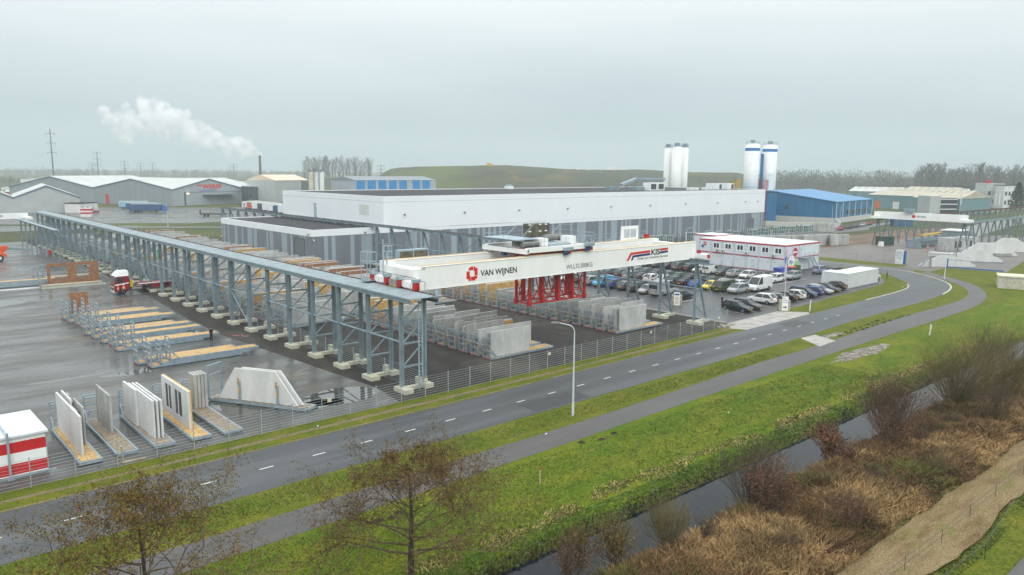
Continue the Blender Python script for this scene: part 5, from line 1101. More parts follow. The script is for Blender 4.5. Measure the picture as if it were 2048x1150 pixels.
# ------------------------------------------------------------------ people
skin_m = M('skin', (.42, .24, .17), rough=.6); cloth_d = M('cloth_navy', (.012, .016, .028), rough=.9); jean = M('cloth_jeans', (.02, .03, .055), rough=.9); hiv = M('hi_vis_orange', (.75, .12, .015), rough=.7); hivr = M('hi_vis_band', (.55, .56, .50), rough=.4); hair_m = M('hair', (.03, .02, .012), rough=.9); helm = M('helmet_white', (.66, .66, .64), rough=.4); hair_g = M('hair_grey', (.30, .29, .28), rough=.9); shoe = M('shoe_black', (.01, .01, .01), rough=.6)
def body_mesh(pose):
    V = []; E_ = []; Rr = []
    def v(x, y, z, r): V.append((x, y, z)); Rr.append(r); return len(V)-1
    def e(a, b): E_.append((a, b))
    pel = v(0, 0, .95, .15); wst = v(0, 0, 1.10, .135); ch = v(0, .0, 1.32, .165); nk = v(0, .0, 1.47, .062); hd0 = v(0, -.01, 1.56, .075); hd = v(0, -.02, 1.65, .10); hd2 = v(0, -.01, 1.72, .075); e(pel, wst); e(wst, ch); e(ch, nk); e(nk, hd0); e(hd0, hd); e(hd, hd2)
    for s in (-1, 1):
        sh = v(s*.17, 0, 1.41, .072); fwd = {'hands_front': -.26, 'relaxed': -.04, 'phone': -.22}[pose]; zel = 1.13
        el = v(s*.25, .03 if fwd < -.1 else 0, zel, .047)
        wr = v(s*(.08 if fwd < -.2 else .27), fwd, 1.12 if pose == 'phone' else (1.0 if fwd < -.2 else .87), .032)
        e(ch, sh); e(sh, el); e(el, wr)
        d = Vector(V[wr])-Vector(V[el]); d.normalize(); pm_ = v(*(Vector(V[wr])+d*.06), .034); e(wr, pm_)
        side = Vector((-s*.7, -.6, .2)).normalized()
        for i in range(4):
            o_ = side*((i-1.5)*.018); p1 = v(*(Vector(V[pm_])+d*.045+o_), .0095); p2 = v(*(Vector(V[p1])+d*(.03+.006*(1.5-abs(i-1.5)))+Vector((0, -.01, -.008))), .0085); p3 = v(*(Vector(V[p2])+d*.02+Vector((0, -.008, -.012))), .0075); e(pm_, p1); e(p1, p2); e(p2, p3)
        t1 = v(*(Vector(V[wr])+d*.03+side*-.035), .011); t2 = v(*(Vector(V[t1])+d*.03+side*-.012), .009); e(wr, t1); e(t1, t2)
        hp = v(s*.095, 0, .88, .095); kn = v(s*.11, -.01, .50, .062); an = v(s*.115, .02, .10, .042); to = v(s*.13, -.13, .035, .036); hl = v(s*.115, .05, .04, .035); e(pel, hp); e(hp, kn); e(kn, an); e(an, to); e(an, hl)
    # nose
    ns = v(0, -.125, 1.64, .016); e(hd, ns)
    for s in (-1, 1): er = v(s*.105, 0, 1.64, .018); e(hd, er)
    me = bpy.data.meshes.new('body'); me.from_pydata(V, E_, []); o = bpy.data.objects.new('tmp', me); COL.objects.link(o)
    m_ = o.modifiers.new('s', 'SKIN'); m_.use_smooth_shade = True
    for i, sv in enumerate(me.skin_vertices[0].data): sv.radius = (Rr[i], Rr[i]*(.72 if i in (1, 2) else 1)); sv.use_root = (i == 0)
    u_ = o.modifiers.new('u', 'SUBSURF'); u_.levels = u_.render_levels = 1
    dg = bpy.context.evaluated_depsgraph_get(); out = bpy.data.meshes.new_from_object(o.evaluated_get(dg)); bpy.data.objects.remove(o); return out
BM = {p: body_mesh(p) for p in ('hands_front', 'relaxed', 'phone')}
def person(x, y, rz, pose, top, legs, headgear, label, group=None, z=.01):
    me = BM[pose].copy(); me.materials.clear()
    for m_ in (skin_m, top, legs, shoe, hivr): me.materials.append(m_)
    for p in me.polygons:
        c = p.center
        mi = 0
        if c.z < .08: mi = 3
        elif c.z < .93 and abs(c.x) < .24 and not (c.y < -.12 and c.z > .3): mi = 2
        elif c.z < 1.49: mi = 1
        if c.z < 1.49 and c.z >= .80 and (abs(c.x) > .245 and c.z < .86 or (c.y < -.215 and c.z > .9)): mi = 0
        if top == hiv and mi == 1 and (1.02 < c.z < 1.07 or 1.2 < c.z < 1.25): mi = 4
        p.material_index = mi
    o = bpy.data.objects.new('person', me); COL.objects.link(o); o.location = (x, y, z); o.rotation_euler.z = rz; tag(o, label, 'person', group)
    b = MB()
    vs = []; n = 10; rings = [(0, .112), (.04, .108), (.075, .08), (.095, .03)] if headgear in (hair_m, hair_g) else [(-.01, .125), (.05, .12), (.09, .09), (.115, .03)]
    for dz, r in rings: vs += [(r*math.cos(2*math.pi*i/n), -.0+r*1.05*math.sin(2*math.pi*i/n), 1.675+dz) for i in range(n)]
    fs = [(k*n+i, k*n+(i+1) % n, (k+1)*n+(i+1) % n, (k+1)*n+i) for k in range(len(rings)-1) for i in range(n)]+[tuple(range((len(rings)-1)*n, len(rings)*n))]
    b.add(vs, fs); b.build('hair' if headgear in (hair_m, hair_g) else 'helmet', headgear, o, smooth=True)
    for s in (-1, 1): b = MB(); b.cyl((s*.035, -.108, 1.665), (s*.035, -.118, 1.665), .009, n=6); b.build('eye', black, o)
    return o
person(32.34, 91.95, rad(-60), 'hands_front', cloth_d, cloth_d, hair_m, 'person in dark clothes standing at the end of an empty rack in the wet yard')
person(102.4, 66.6, rad(60), 'phone', cloth_d, jean, hair_g, 'person in dark jacket and jeans looking down at their hands beside the black estate car')
person(155.0, 63.5, rad(20), 'hands_front', cloth_d, cloth_d, hair_m, 'person in black standing on the grass by the road bend near the white containers')
person(32.9, 135.0, rad(100), 'relaxed', hiv, jean, helm, 'person in orange safety vest and white helmet at the lorry, left one of two', 'workers at the lorry')
person(33.8, 135.2, rad(160), 'relaxed', hiv, cloth_d, helm, 'person in orange safety vest and white helmet at the lorry, right one of two', 'workers at the lorry')
person(225.0, 79.8, rad(30), 'relaxed', hiv, cloth_d, helm, 'person in orange safety clothes by the small concrete blocks, right one of two', 'workers at the far crane')
person(222.0, 80.8, rad(80), 'relaxed', hiv, hiv, helm, 'person in orange safety clothes by the small concrete blocks, left one of two', 'workers at the far crane')
# ------------------------------------------------------------------ lamps
lamp_w = M('lamp_post_paint', (.52, .58, .60), rough=.4, var=.08)
def lamp(x, y, h, rz, label, arm=1.4, drop=.0, group=None, m_=None):
    t = thing('street_lamp', label, 'street lamp', (x, y, 0), rz, group); m_ = m_ or lamp_w
    b = MB(); b.cyl((0, 0, 0), (0, 0, 1.2), .11, n=12); b.cyl((0, 0, 1.2), (0, 0, h-.7), .09, .05, n=12)
    pts = [(0, 0, h-.7)]+[(arm*.5*(1-math.cos(a)), 0, h-.7+.6*math.sin(a)) for a in [math.pi/2*i/5 for i in range(1, 6)]]+[(arm, 0, h+.02)]
    b.path(pts, .04); b.build('post', m_, t)
    b = MB(); b.box(arm-.05, arm+.7, -.13, .13, h-.04, h+.08); b.build('lamp_head', lampm, t)
lamp(45.7, 43.9, 8.05, rad(128), 'tall white street lamp with curved arm on the grass verge in the middle foreground', 1.3)
lamp(164.7, 56.3, 7.2, rad(120), 'white street lamp inside the road bend beside the cycle path', .7)
lamp(146.3, 105.5, 8.2, rad(-45), 'grey yard lamp with short arm behind the left end of the cabin office', 1.6)
x, y = far(1552, 290); lamp(273, 133, 9, rad(180), 'pale lamp post in front of the blue hall gable', .5)
lamp(290, 138, 8.5, rad(0), 'lamp post with round head in the middle of the blue hall gable', .3)
x, y = 86.5, 283.; lamp(x, y, 8.5, rad(100), 'thin lamp post by the dark ditch before the lorry park', .6)
# ------------------------------------------------------------------ fences
wire = M('fence_wire', (.40, .45, .47), rough=.5, metal=.4); wire_d = M('fence_post_green_grey', (.22, .27, .28), rough=.5, metal=.3)
def mesh_fence(pts, h, label, step=2.6, wires=9, dz=0., nm='mesh_fence', wr=.009, pm=None, wm=None, verts_=0, group=None):
    t = thing(nm, label, 'fence', (pts[0][0], pts[0][1], 0), 0, group); ox, oy = pts[0]
    L_ = [0]
    for a, c in zip(pts, pts[1:]): L_.append(L_[-1]+math.dist(a, c))
    def at_(s):
        for i in range(len(pts)-1):
            if s <= L_[i+1]+1e-6: k = (s-L_[i])/max(1e-6, L_[i+1]-L_[i]); return pts[i][0]+(pts[i+1][0]-pts[i][0])*k-ox, pts[i][1]+(pts[i+1][1]-pts[i][1])*k-oy
    n = int(L_[-1]/step); pos = [at_(L_[-1]*i/n) for i in range(n+1)]
    b = MB(); b.cyl((0, 0, 0), (0, 0, h+.12), .035, n=6); pme_ = b.mesh('fence_post', pm or wire)
    if n <= 99:
        for (x, y) in pos: inst('fence_post', pme_, (x, y, 0), t)
    b = MB()
    for i, ((xa, ya), (xb, yb)) in enumerate(zip(pos, pos[1:])):
        for k in range(wires): z = .1+(h-.12)*k/(wires-1); b.beam((xa, ya, z), (xb, yb, z), wr*2, wr*2)
        for k in range(verts_): q = (k+.5)/verts_; b.beam((xa+(xb-xa)*q, ya+(yb-ya)*q, .08), (xa+(xb-xa)*q, ya+(yb-ya)*q, h), .008)
    b.build('wire_mesh', wm or wire, t); return t
mf = mesh_fence([(-8, 56.25), (5.9, 56.25), (30, 56.4), (54, 56.45), (77, 56.75), (86, 57.0), (91.2, 58.3)], 1.95, 'long grey wire mesh fence on thin posts between the yards and the road verge', 2.6, 9, verts_=0)
mesh_fence([(39.9, 58.5), (39.9, 118)], 1.9, 'wire mesh fence running inside the feet of the trestle runway', 3.03, 9, verts_=0)
mesh_fence([(91.25, 58.4), (91.25, 66.2)], 1.9, 'short wire mesh fence piece at the entrance beside the crane leg', 2.6, 8, verts_=0)
mesh_fence([(183.4, 89), (184.5, 73.4)], 1.8, 'thin dark wire fence along the grass strip in front of the clinker yard', 3.0, 5, pm=wire_d, wm=wire_d)
FG = thing('barrier_gate', 'sliding gate with blue frame at the corner of the clinker yard', 'gate', (185.6, 63.2, 0), math.atan2(-10.8, 1.6))
blue_g = M('gate_blue', (.01, .10, .33), rough=.4)
b = MB(); b.box(0, 11, -.1, .1, .12, .34); b.box(0, .22, -.12, .12, .0, 2.1); b.box(0, 11, -.03, .03, 1.85, 1.92); b.build('frame', blue_g, FG)
b = MB()
for k in range(55): b.beam((.2*k+.2, 0, .3), (.2*k+.2, 0, 1.88), .015)
b.build('bars', wire, FG)
# small yellow notice plates on the road fence
for i, x in enumerate((29.2, 39.0, 54.9, 72.0, 86.4)):
    b = MB(); b.box(x-.18, x+.18, 56.16+.006*i*0+(x-30)*.006*(x > 30), 56.19+(x-30)*.006*(x > 30), 1.55, 1.85); b.v = [(v_[0], v_[1], v_[2]) for v_ in b.v]
    tag(b.build('notice_plate', M('notice_cream', (.62, .55, .38), rough=.5)), f'small cream notice plate, {ORD[i]} from the left on the road fence', 'notice', 'cream notice plates on the road fence')
# brown plank lying at the fence bottom and other debris
tag(MB().beam((13.4, 56.7, .1), (13.2, 56.35, 1.5), .1).beam((14.9, 56.9, .06), (13.3, 56.6, .2), .1).build('timber_prop', M('pale_timber', (.50, .40, .26), rough=.8)), 'two pale timber props leaning at the fence by the second rack', 'timber')
# marker posts
for i, (x, y, h) in enumerate(((105.2, 37.1, 1.3), (109.3, 55.7, 1.7))):
    t = thing('marker_post', ('white marker post alone on the grass between path and ditch', 'leaning white marker post at the road edge by the entrance')[i], 'marker post', (x, y, 0)); b = MB(); b.cyl((0, 0, 0), ((.25, .1)[i], 0, h), .09, n=8); b.build('post', helm, t); b = MB(); b.cyl(((.25, .1)[i], 0, h), ((.26, .11)[i], 0, h+.1), .10, n=8); b.build('cap', hz_r if i == 0 and False else helm, t)
t = thing('marker_post', 'thin pale stake with red top on the grass beside the cycle path', 'marker post', (33.6, 35.2, 0)); b = MB(); b.cyl((0, 0, 0), (0, 0, 1.0), .04, n=6); b.build('post', M('stake', (.45, .42, .30)), t); b = MB(); b.cyl((0, 0, 1.0), (0, 0, 1.18), .05, n=6); b.build('cap', hz_r, t)
# flag pole and the sign block at the entrance
t = thing('flag_pole', 'white flagpole with drooping blue and white flag on the concrete sign block', 'flagpole', (106.9, 58.6, 0))
b = MB(); b.cyl((0, 0, 1.6), (0, 0, 9.1), .045, n=8); b.build('pole', helm, t); b = MB(); vs = []
for j in range(9):
    z = 8.4-j*.42
    for i in range(4): vs.append((-.02-i*.22*(1-j*.06), .10*math.sin(j*.9+i), z-i*.18))
b.add(vs, [(j*4+i, j*4+i+1, (j+1)*4+i+1, (j+1)*4+i) for j in range(8) for i in range(3)]); b.add([(v_[0], v_[1]+.012, v_[2]) for v_ in vs], [((j+1)*4+i, (j+1)*4+i+1, j*4+i+1, j*4+i) for j in range(8) for i in range(3)])
b.m = [1 if k % 24 < 6 else 0 for k in range(len(b.f))]
b.build('flag', [M('flag_pale', (.50, .48, .62), rough=.8), M('flag_blue', (.03, .14, .42), rough=.8)], t, fixn=False)
blockm = M('cast_block', (.42, .41, .33), rough=.9, var=.2, scale=1.5, col2=(.28, .28, .17))
def signblock(x, y, rz, label, lines, h):
    t = thing('sign_block', label, 'sign block', (x, y, .01), rz)
    for (x0, x1) in ((0, .78), (.80, 1.6)):
        for z in (0, .82): b = MB(); b.box(x0, x1, 0, .8, z, z+.8); b.build('concrete_block', blockm, t)
    b = MB(); b.box(.35, 1.25, -.05, -.01, .02 if h > 2 else .1, h); s_ = b.build('board', wpaint, t); return t, s_
t, s_ = signblock(106.1, 58.9, rad(-45), 'concrete block stand with white direction board at the car park entrance', 3, 2.2)
for i, w in enumerate(('VAN', 'WIJNEN', 'PARKEREN')): text_obj(w, .22, sblue, parent=s_, loc=(.42, -.06, 1.85-i*.3), xs=.76 if False else 1.0)
b = MB(); b.prism([(.5, .5), (.85, .5), (.85, .38), (1.1, .58), (.85, .78), (.85, .66), (.5, .66)], -.065, -.052, 'y'); b.build('arrow', black, s_)
t, s_ = signblock(97.0, 72.2, rad(-50), 'concrete block stand with white prohibition board beside the black saloon', 2, 2.1)
b = MB(); b.box(.45, 1.15, -.065, -.052, 1.65, 1.9); b.build('arrow', sblue, s_)
for cz_ in (1.15, .55): disc('prohibition_ring', sg_red, s_, (.8, -.052, cz_), .24); disc('ring_face', wpaint, s_, (.8, -.075, cz_), .16)
# white and blue sign column at the clinker yard
t = thing('sign_column', 'wide white information sign with blue edge at the yard opening across the road', 'sign', (184.2, 73.9, 0), math.atan2(-3, .4)); b = MB(); b.box(0, 1.7, 0, .5, 0, 3.3); b.build('board', helm, t); b = MB(); b.box(1.71, 2.2, 0, .5, 0, 3.1); b.build('edge', blue_g, t)
b = MB(); [b.box(.2, 1.5, -.01, -.002, 1.2+k*.35, 1.38+k*.35) for k in range(5)]; b.build('print', M('print_blue', (.35, .42, .55)), t)
t = thing('transformer_house', 'low cream concrete transformer house on the grass at the right edge', 'transformer house', (161.4, 41.5, 0), rad(20)); b = MB(); b.box(0, 4.6, 0, 4.2, 0, 2.1); b.build('wall', M('cream_concrete', (.52, .50, .40), rough=.8, var=.15), t); b = MB(); b.box(-.15, 4.75, -.15, 4.35, 2.1, 2.35); b.build('roof', M('cream_roof', (.56, .55, .42), rough=.8, var=.15), t)
b = MB(); [b.box(-.02, -.002, .5+k*.45, .8+k*.45, .15, 2.0) for k in range(7)]; b.build('door', M('cream_door', (.47, .45, .36)), t)
# litter and stones
random.seed(8); lit = M('litter_white', (.62, .62, .60))
for i, (x, y, w) in enumerate(((40.6, 41.9, 'by the path edge under the lamp'), (56.6, 35.6, 'in the grass right of the lamp'), (149.3, 57.5, 'on the grass inside the bend'), (146.5, 57.0, 'near the kerb inside the bend'), (27.6, 55.2, 'on the verge below the trapezoid slabs'), (47.3, 29.8, 'at the water edge, left'), (52.9, 29.6, 'at the water edge, right'))):
    b = MB(); r = .22 if i in (2, 3) else .12; b.add([(r*math.cos(a)*random.uniform(.6, 1.2), r*.6*math.sin(a), random.uniform(0, .1)) for a in [i_*1.05 for i_ in range(6)]]+[(0, 0, .12)], [(k, (k+1) % 6, 6) for k in range(6)]); z = .02 if i < 5 else -1.0
    tag(b.build('litter', lit, None, (x, y, z)), f'small white scrap of litter {w}', 'litter')
for i in range(9):
    x, y = 89.2+random.uniform(-1.6, 2.2), 57.2+random.uniform(-.5, .5); r = random.uniform(.2, .5); b = MB(); pts = [(random.uniform(.7, 1.1)*r*math.cos(a), random.uniform(.7, 1.1)*r*.8*math.sin(a)) for a in [k*math.pi/3.5 for k in range(7)]]; b.prism(pts, 0, r*.5, 'z')
    tag(b.build('stone_slab', M('broken_stone', (.36, .34, .29), rough=.9, var=.2), None, (x, y, .01), random.uniform(0, 3)), 'broken concrete piece in the rubble heap at the entrance corner', 'rubble piece', 'broken concrete at the entrance corner')
# red and white shed, left edge
t = thing('striped_shed', 'small red and white striped shed with grey roof at the left edge of the yard', 'shed', (1.6, 58.6, 0), rad(1))
b = MB(); b.box(0, 7.5, 0, 5.5, .25, 1.0); b.box(0, 7.5, 0, 5.5, 1.75, 2.5); b.build('red_panel', M('shed_red', (.52, .015, .02), rough=.4, var=.05), t)
b = MB(); b.box(.002, 7.498, .002, 5.498, .15, .25); b.box(.002, 7.498, .002, 5.498, 1.0, 1.75); b.box(.002, 7.498, .002, 5.498, 2.5, 2.85); b.build('white_panel', wpaint, t)
b = MB(); b.box(-.15, 7.65, -.2, 5.65, 2.852, 3.0); b.build('roof', M('shed_roof', (.62, .66, .70), rough=.35, var=.08), t)
b = MB(); b.box(5.2, 5.33, -.36, -.22, 0, 3.3); b.box(5.2, 5.33, -.22, 3.6, 3.01, 3.12); b.box(5.1, 5.43, -.42, -.16, 0, .06); b.build('steel_frame', galv_l, t)
b = MB(); b.box(7.499, 7.56, -.01, .12, .15, 2.85); b.box(0, 7.9, -.6, -.5, .2, .3); b.build('corner_trim', galv_l, t)
# orange telescopic machine, far left
t = thing('work_platform', 'orange wheeled boom lift at the left edge behind the wet yard', 'boom lift', (20.5, 200, 0)); om = M('machine_orange', (.68, .10, .01), rough=.4)
b = MB(); b.box(0, 6.2, 0, 2.3, .9, 1.7); b.box(.5, 5.6, .4, 1.9, 1.7, 3.0); b.prism([(5.6, 1.8), (6.6, 2.6), (6.6, 3.3), (0, 3.4), (0, 2.6)], .7, 1.5, 'y'); b.build('chassis', om, t)
b = MB(); b.beam((5.8, 1.1, 2.8), (11, 1.1, 2.2), .45, .55); b.build('boom', galv, t)
for x in (1, 4.9):
    for y in (-.1, 2.0): b = MB(); b.cyl((x, y, .75), (x, y+.4, .75), .75, n=16); w_ = b.build('wheel', tyre, t); b = MB(); b.cyl((x, y-.02, .75), (x, y-.001, .75), .38, n=12); b.build('rim', helm, w_)
for i, (x, y) in enumerate(((38.2, 214), (36.6, 209))): tag(MB().cyl((0, 0, 0), (0, 0, 1.1), .35, .4, n=12).build('barrel', tyre if i == 0 else hz_r, None, (x, y, .01)), ('black barrel at the feet of the trestle runway, far left', 'red barrel at the feet of the trestle runway, far left')[i], 'barrel')
# puzzle of red-white barrier tape bits
tag(MB().path([(35.6, 93.6, .03), (36.0, 92.9, .05), (36.6, 93.1, .03), (36.3, 92.2, .04), (36.9, 91.9, .03)], .04).build('barrier_tape', M('tape_pink', (.55, .20, .22))), 'crumpled red and white barrier tape on the ground near the trestle feet', 'barrier tape')
# wheel-lane ground item: rack of window frames along the hall
tag(MB().box(0, .25, 0, 1.6, 0, 1.9).box(1.2, 1.45, .0, 1.2, .2, 1.7).build('steel_grating', galv, None, (34.9, 203, 0)), 'upright steel grating at the far feet of the trestle', 'grating')
# ------------------------------------------------------------------ window frame racks along the long hall
wf_m = M('window_frame_white', (.55, .60, .60), rough=.5); wg = M('green_glass', (.06, .13, .12), rough=.2)
b = MB()
for z in (0, 2.3): b.box(0, 1.9, 0, .1, z, z+.12)
for x in (0, .62, 1.24, 1.82): b.box(x, x+.08, 0, .1, .12, 2.3)
b.box(0, 1.9, 0, .1, 1.2, 1.28); fme2 = b.mesh('frame', wf_m); b = MB(); b.box(.1, 1.8, .03, .06, .15, 2.28); gme2 = b.mesh('pane', wg)
random.seed(33); nfr = 0
for k in range(62):
    x = 122+k*2.35; y = 139+random.uniform(-1.5, 1.5)-(k/62.)*3
    if x > 262: break
    h = random.choice((1, 1, 1, 1.15, .9)); t = thing('window_frame', 'white-framed glazed window unit standing upright in the long row by the hall', 'window frame', (x, y, 0), rad(random.choice((-42, -38, 50))), 'window units in the long row by the hall'); t.scale = (h, 1, h)
    inst('frame', fme2, (0, 0, 0), t); inst('pane', gme2, (0, 0, 0), t)
    if k % 2:
        t = thing('window_frame', 'white-framed glazed window unit standing upright in the long row by the hall', 'window frame', (x+.6, y+2.4, 0), rad(random.choice((-42, 48))), 'window units in the long row by the hall'); inst('frame', fme2, (0, 0, 0), t); inst('pane', gme2, (0, 0, 0), t)
# grey panel stacks between cabins and the clinker yard
for i, (x, y, w) in enumerate(((196, 114, 'left group'), (198, 111.5, 'left group'), (203, 110, 'middle group'), (205, 107.5, 'middle group'), (212, 106.5, 'right group'), (214, 104, 'right group'), (190, 117, 'far left group'))):
    for j in range(3): panel(x+j*.6, y+j*.5, .1, 8.2, 3.0, .3, 'c', f'grey concrete panel, {("front","middle","back")[j]} one of the {ORD[i]} stack behind the cabin office', 'grey panels behind the cabin office', rz=rad(-10))
for i, (x, y) in enumerate(((262, 135), (263, 133.5), (264.5, 136.5))): panel(x, y, 0, 6, 2.8, .6, 'c', f'thick grey concrete block, {ORD[i]} one, on the grass before the service road', 'grey blocks by the service road', rz=rad(-50))
# ------------------------------------------------------------------ third crane and its A-frame runways
T3 = []
for i, (yy, nm_) in enumerate(((74.5, 'near'), (97.5, 'far'))):
    afm = M('a_frame_dark_steel', (.13, .17, .18), rough=.6, var=.2)
    t = thing('crane_runway', f'row of slim steel A-frames carrying the {"right" if i == 0 else "left"} track of the distant crane', 'crane runway', (229, yy, 0)); T3.append(t)
    b = MB(); b.beam((0, -1.3, 0), (0, -.1, 7.4), .3); b.beam((0, 1.3, 0), (0, .1, 7.4), .3); b.beam((0, -.75, 3.2), (0, .75, 3.2), .14); am = b.mesh('a_frame', afm)
    n = 26
    for k in range(n): inst('a_frame', am, (k*6, 0, 0), t)
    b = MB(); b.box(-1, n*6-5, -.2, .2, 7.4, 7.85); b.box(-1, n*6-5, -.06, .06, 7.86, 7.98); b.build('girder', rust if i else galv, t)
C3 = thing('gantry_crane', 'distant white crane girder with small red emblem over the clinker yard', 'gantry crane', (228, 74.2, 0), rad(90))
b = MB(); b.box(-.6, 24, -.6, .6, 7.9, 9.9); b.box(-.6, 24, 3.4, 4.6, 7.9, 9.9) if False else None; g = b.build('girder', wpaint, C3)
for q in (-1.2, 22.4): b = MB(); b.box(q, q+2, -3.2, 1.8, 7.9, 8.6); b.build('end_carriage', wpaint, C3)
b = MB(); b.box(13, 15.5, -.2, 1.5, 9.92, 11.0); b.build('trolley', galv, C3)
t_ = text_obj('VAN WIJNEN', .6, dgrey, parent=C3, loc=(12.3, .62, 8.7), rot=(rad(90), 0, rad(180)), bold=.01, xs=2.6)
b = MB(); b.box(12.6, 13.4, .61, .63, 8.5, 9.3); b.build('red_cross_logo', logo_r, C3)
for i, (x, y, l, h, rz) in enumerate(((228, 71, 7, 3.2, -15), (233, 70, 7, 3.2, -15), (206, 60, 8, 3.6, -42), (213, 60, 9, 4.0, -42), (226, 58, 9, 4.4, -42))):
    if i < 2:
        t = thing('concrete_room_unit', f'open-fronted pale concrete room unit, {("left", "right")[i]} one, at the corner of the distant crane', 'concrete unit', (x, y+6, 0), rad(rz)); b = MB(); b.box(0, l, 0, .25, 0, h); b.box(0, .25, .25, 4, 0, h); b.box(l-.25, l, .25, 4, 0, h); b.box(0, l, 0, 4, h, h+.2); b.build('wall', conc_l, t); b = MB(); b.box(1.5, 2.3, -.02, -.003, .8, 2.6); b.box(3.4, 4.4, -.02, -.003, .8, 2.6); b.build('opening', dgrey, t)
rq0 = random.Random(61)
# pale prefabricated roof gables (tent-like) behind the blue gate
for i, (px, pyb, D, w, h, dd) in enumerate(((1912, 540, 170, 13, 3.9, 5), (1965, 530, 180, 14, 4.4, 6), (1990, 515, 194, 16, 5.2, 6), (2035, 510, 204, 15, 5.8, 6))):
    x, y = far(px, D); t = thing('precast_gable', f'pale concrete gable unit, {ORD[i]} from the left behind the blue gate', 'precast unit', (x, y, 0), -AZ, 'pale gable units behind the blue gate')
    for j in range(3):
        h_ = h*(.66-.05*j); b = MB(); b.prism([(-w/2+j*.8, 0), (w/2+j*.8, 0), (w/2-1.5+j*.8, h_*.35), (w*.10+j*.8, h_), (-w*.14+j*.8, h_), (-w/2+.3+j*.8, .5)], j*1.1, j*1.1+.25, 'y'); b.build('gable_slab', conc_w, t)
    b = MB(); b.beam((-w/2, -.3, 0), (-w/2+2.5, -.3, 2.5), .2); b.beam((-w/2+2.5, -.3, 0), (-w/2+2.5, -.3, 2.5), .2); b.build('prop', galv, t)
for i in range(12):
    x = 196+i*6.5+rq0.uniform(-2, 2); y = 66-2.0*(i % 3)+rq0.uniform(-1, 1); l_ = rq0.uniform(4, 7)
    if y < 60 and x < 215: y += 5
    t = thing('concrete_stack', 'low stack of pale concrete slabs lying in the clinker yard', 'slab stack', (x+14, y+3, 0), rad(rq0.choice((0, 90, -42))), 'low slab stacks in the clinker yard')
    b = MB(); [b.box(0, l_, 0, 1.6, .1+k*.35, .38+k*.35) for k in range(rq0.choice((2, 3, 4)))]; b.build('slabs', (conc_w, conc_l, conc)[i % 3], t)
    b = MB(); b.box(.3, .5, -.1, 1.7, 0, .1); b.box(l_-.5, l_-.3, -.1, 1.7, 0, .1); b.build('bearer', timber, t)
om2 = M('skip_orange', (.55, .12, .03), rough=.6)
t = thing('skip', 'small orange skip at the foot of the distant runway', 'skip', (212, 66.5, 0), rad(10)); b = MB(); b.prism([(.5, 0), (2.3, 0), (2.9, 1.2), (0, 1.2)], 0, 1.6, 'y'); b.build('body', om2, t)
t = thing('skip', 'dark green container under the left end of the distant crane', 'skip', (228, 96, 0), rad(-30)); b = MB(); b.box(0, 4.5, 0, 2.4, .1, 2.6); b.build('body', M('skip_green', (.03, .07, .06), rough=.6), t)
tag(MB().cyl((0, 0, 0), (0, 0, 1.3), .9, .7, n=9).build('bulk_bag', lit, None, (226, 95, 0)), 'white bulk bag beside the dark green container', 'bag')
t = thing('steel_formwork', 'low frame of dark steel beams under the distant crane', 'steel frame', (229, 86, 0)); b = MB()
for z in (.8, 1.7): b.box(0, 16, -1, -.8, z, z+.3); b.box(0, 16, 3, 3.2, z, z+.3)
for k in range(6): b.box(k*3, k*3+.25, -1, 3.2, 0, 2.2)
b.build('frame', galv, t); b = MB(); b.box(14, 30, 4, 4.8, 2.4, 2.9); b.build('yellow_beam', tag_y, t)
t = thing('site_hut', 'small dark site hut with pale roof under the distant crane', 'hut', (255, 84, 0)); b = MB(); b.box(0, 7, 0, 5, 0, 3.6); b.build('wall', galv, t); b = MB(); b.box(-.4, 7.4, -.4, 5.4, 3.6, 3.9); b.build('roof', cab_top, t)
x, y = far(1795, 300); t = thing('blue_screen', 'blue steel skip standing behind the distant crane girder', 'skip', (x, y, 0), rad(-30)); b = MB(); b.prism([(.6, 0), (9, 0), (9.6, 3), (0, 3)], 0, 2.4, 'y'); b.build('body', M('skip_blue', (.02, .10, .22)), t)
# many pale storage blocks far right
for i in range(14):
    px = 1945+i*8.5; D = 255+i*6; x, y = far(px, D); tag(MB().box(0, 5.5, 0, .5, 0, 3.2).box(0, 5.5, 1.2, 1.7, 0, 3.0).build('panel_pair', conc_l, None, (x, y, 0), rad(-30)), 'pair of pale concrete panels in the far storage rows on the right', 'wall panel', 'panel pairs far right')
rq = random.Random(15)
for i in range(16):
    x = 236+i*6.3+rq.uniform(-1, 1); y = rq.uniform(77, 94); t = thing('steel_rack', 'dark steel storage frame standing between the tracks of the distant crane', 'steel rack', (x, y, 0), rad(rq.choice((0, 0, 90))), 'storage frames under the distant crane'); b = MB(); w_ = rq.uniform(3, 5); h_ = rq.uniform(1.8, 3.2)
    for xx in (0, w_):
        for yy in (0, 1.6): b.beam((xx, yy, 0), (xx, yy, h_), .14)
    for z in (.5, h_*.6, h_): b.path([(0, 0, z), (w_, 0, z), (w_, 1.6, z), (0, 1.6, z), (0, 0, z)], .07, r=False)
    b.build('frame', afm, t)
    if i % 2: b = MB(); b.box(.2, w_-.2, .3, 1.3, .6, h_*.55); b.build('load', (conc, conc_l, galv)[i % 3], t)
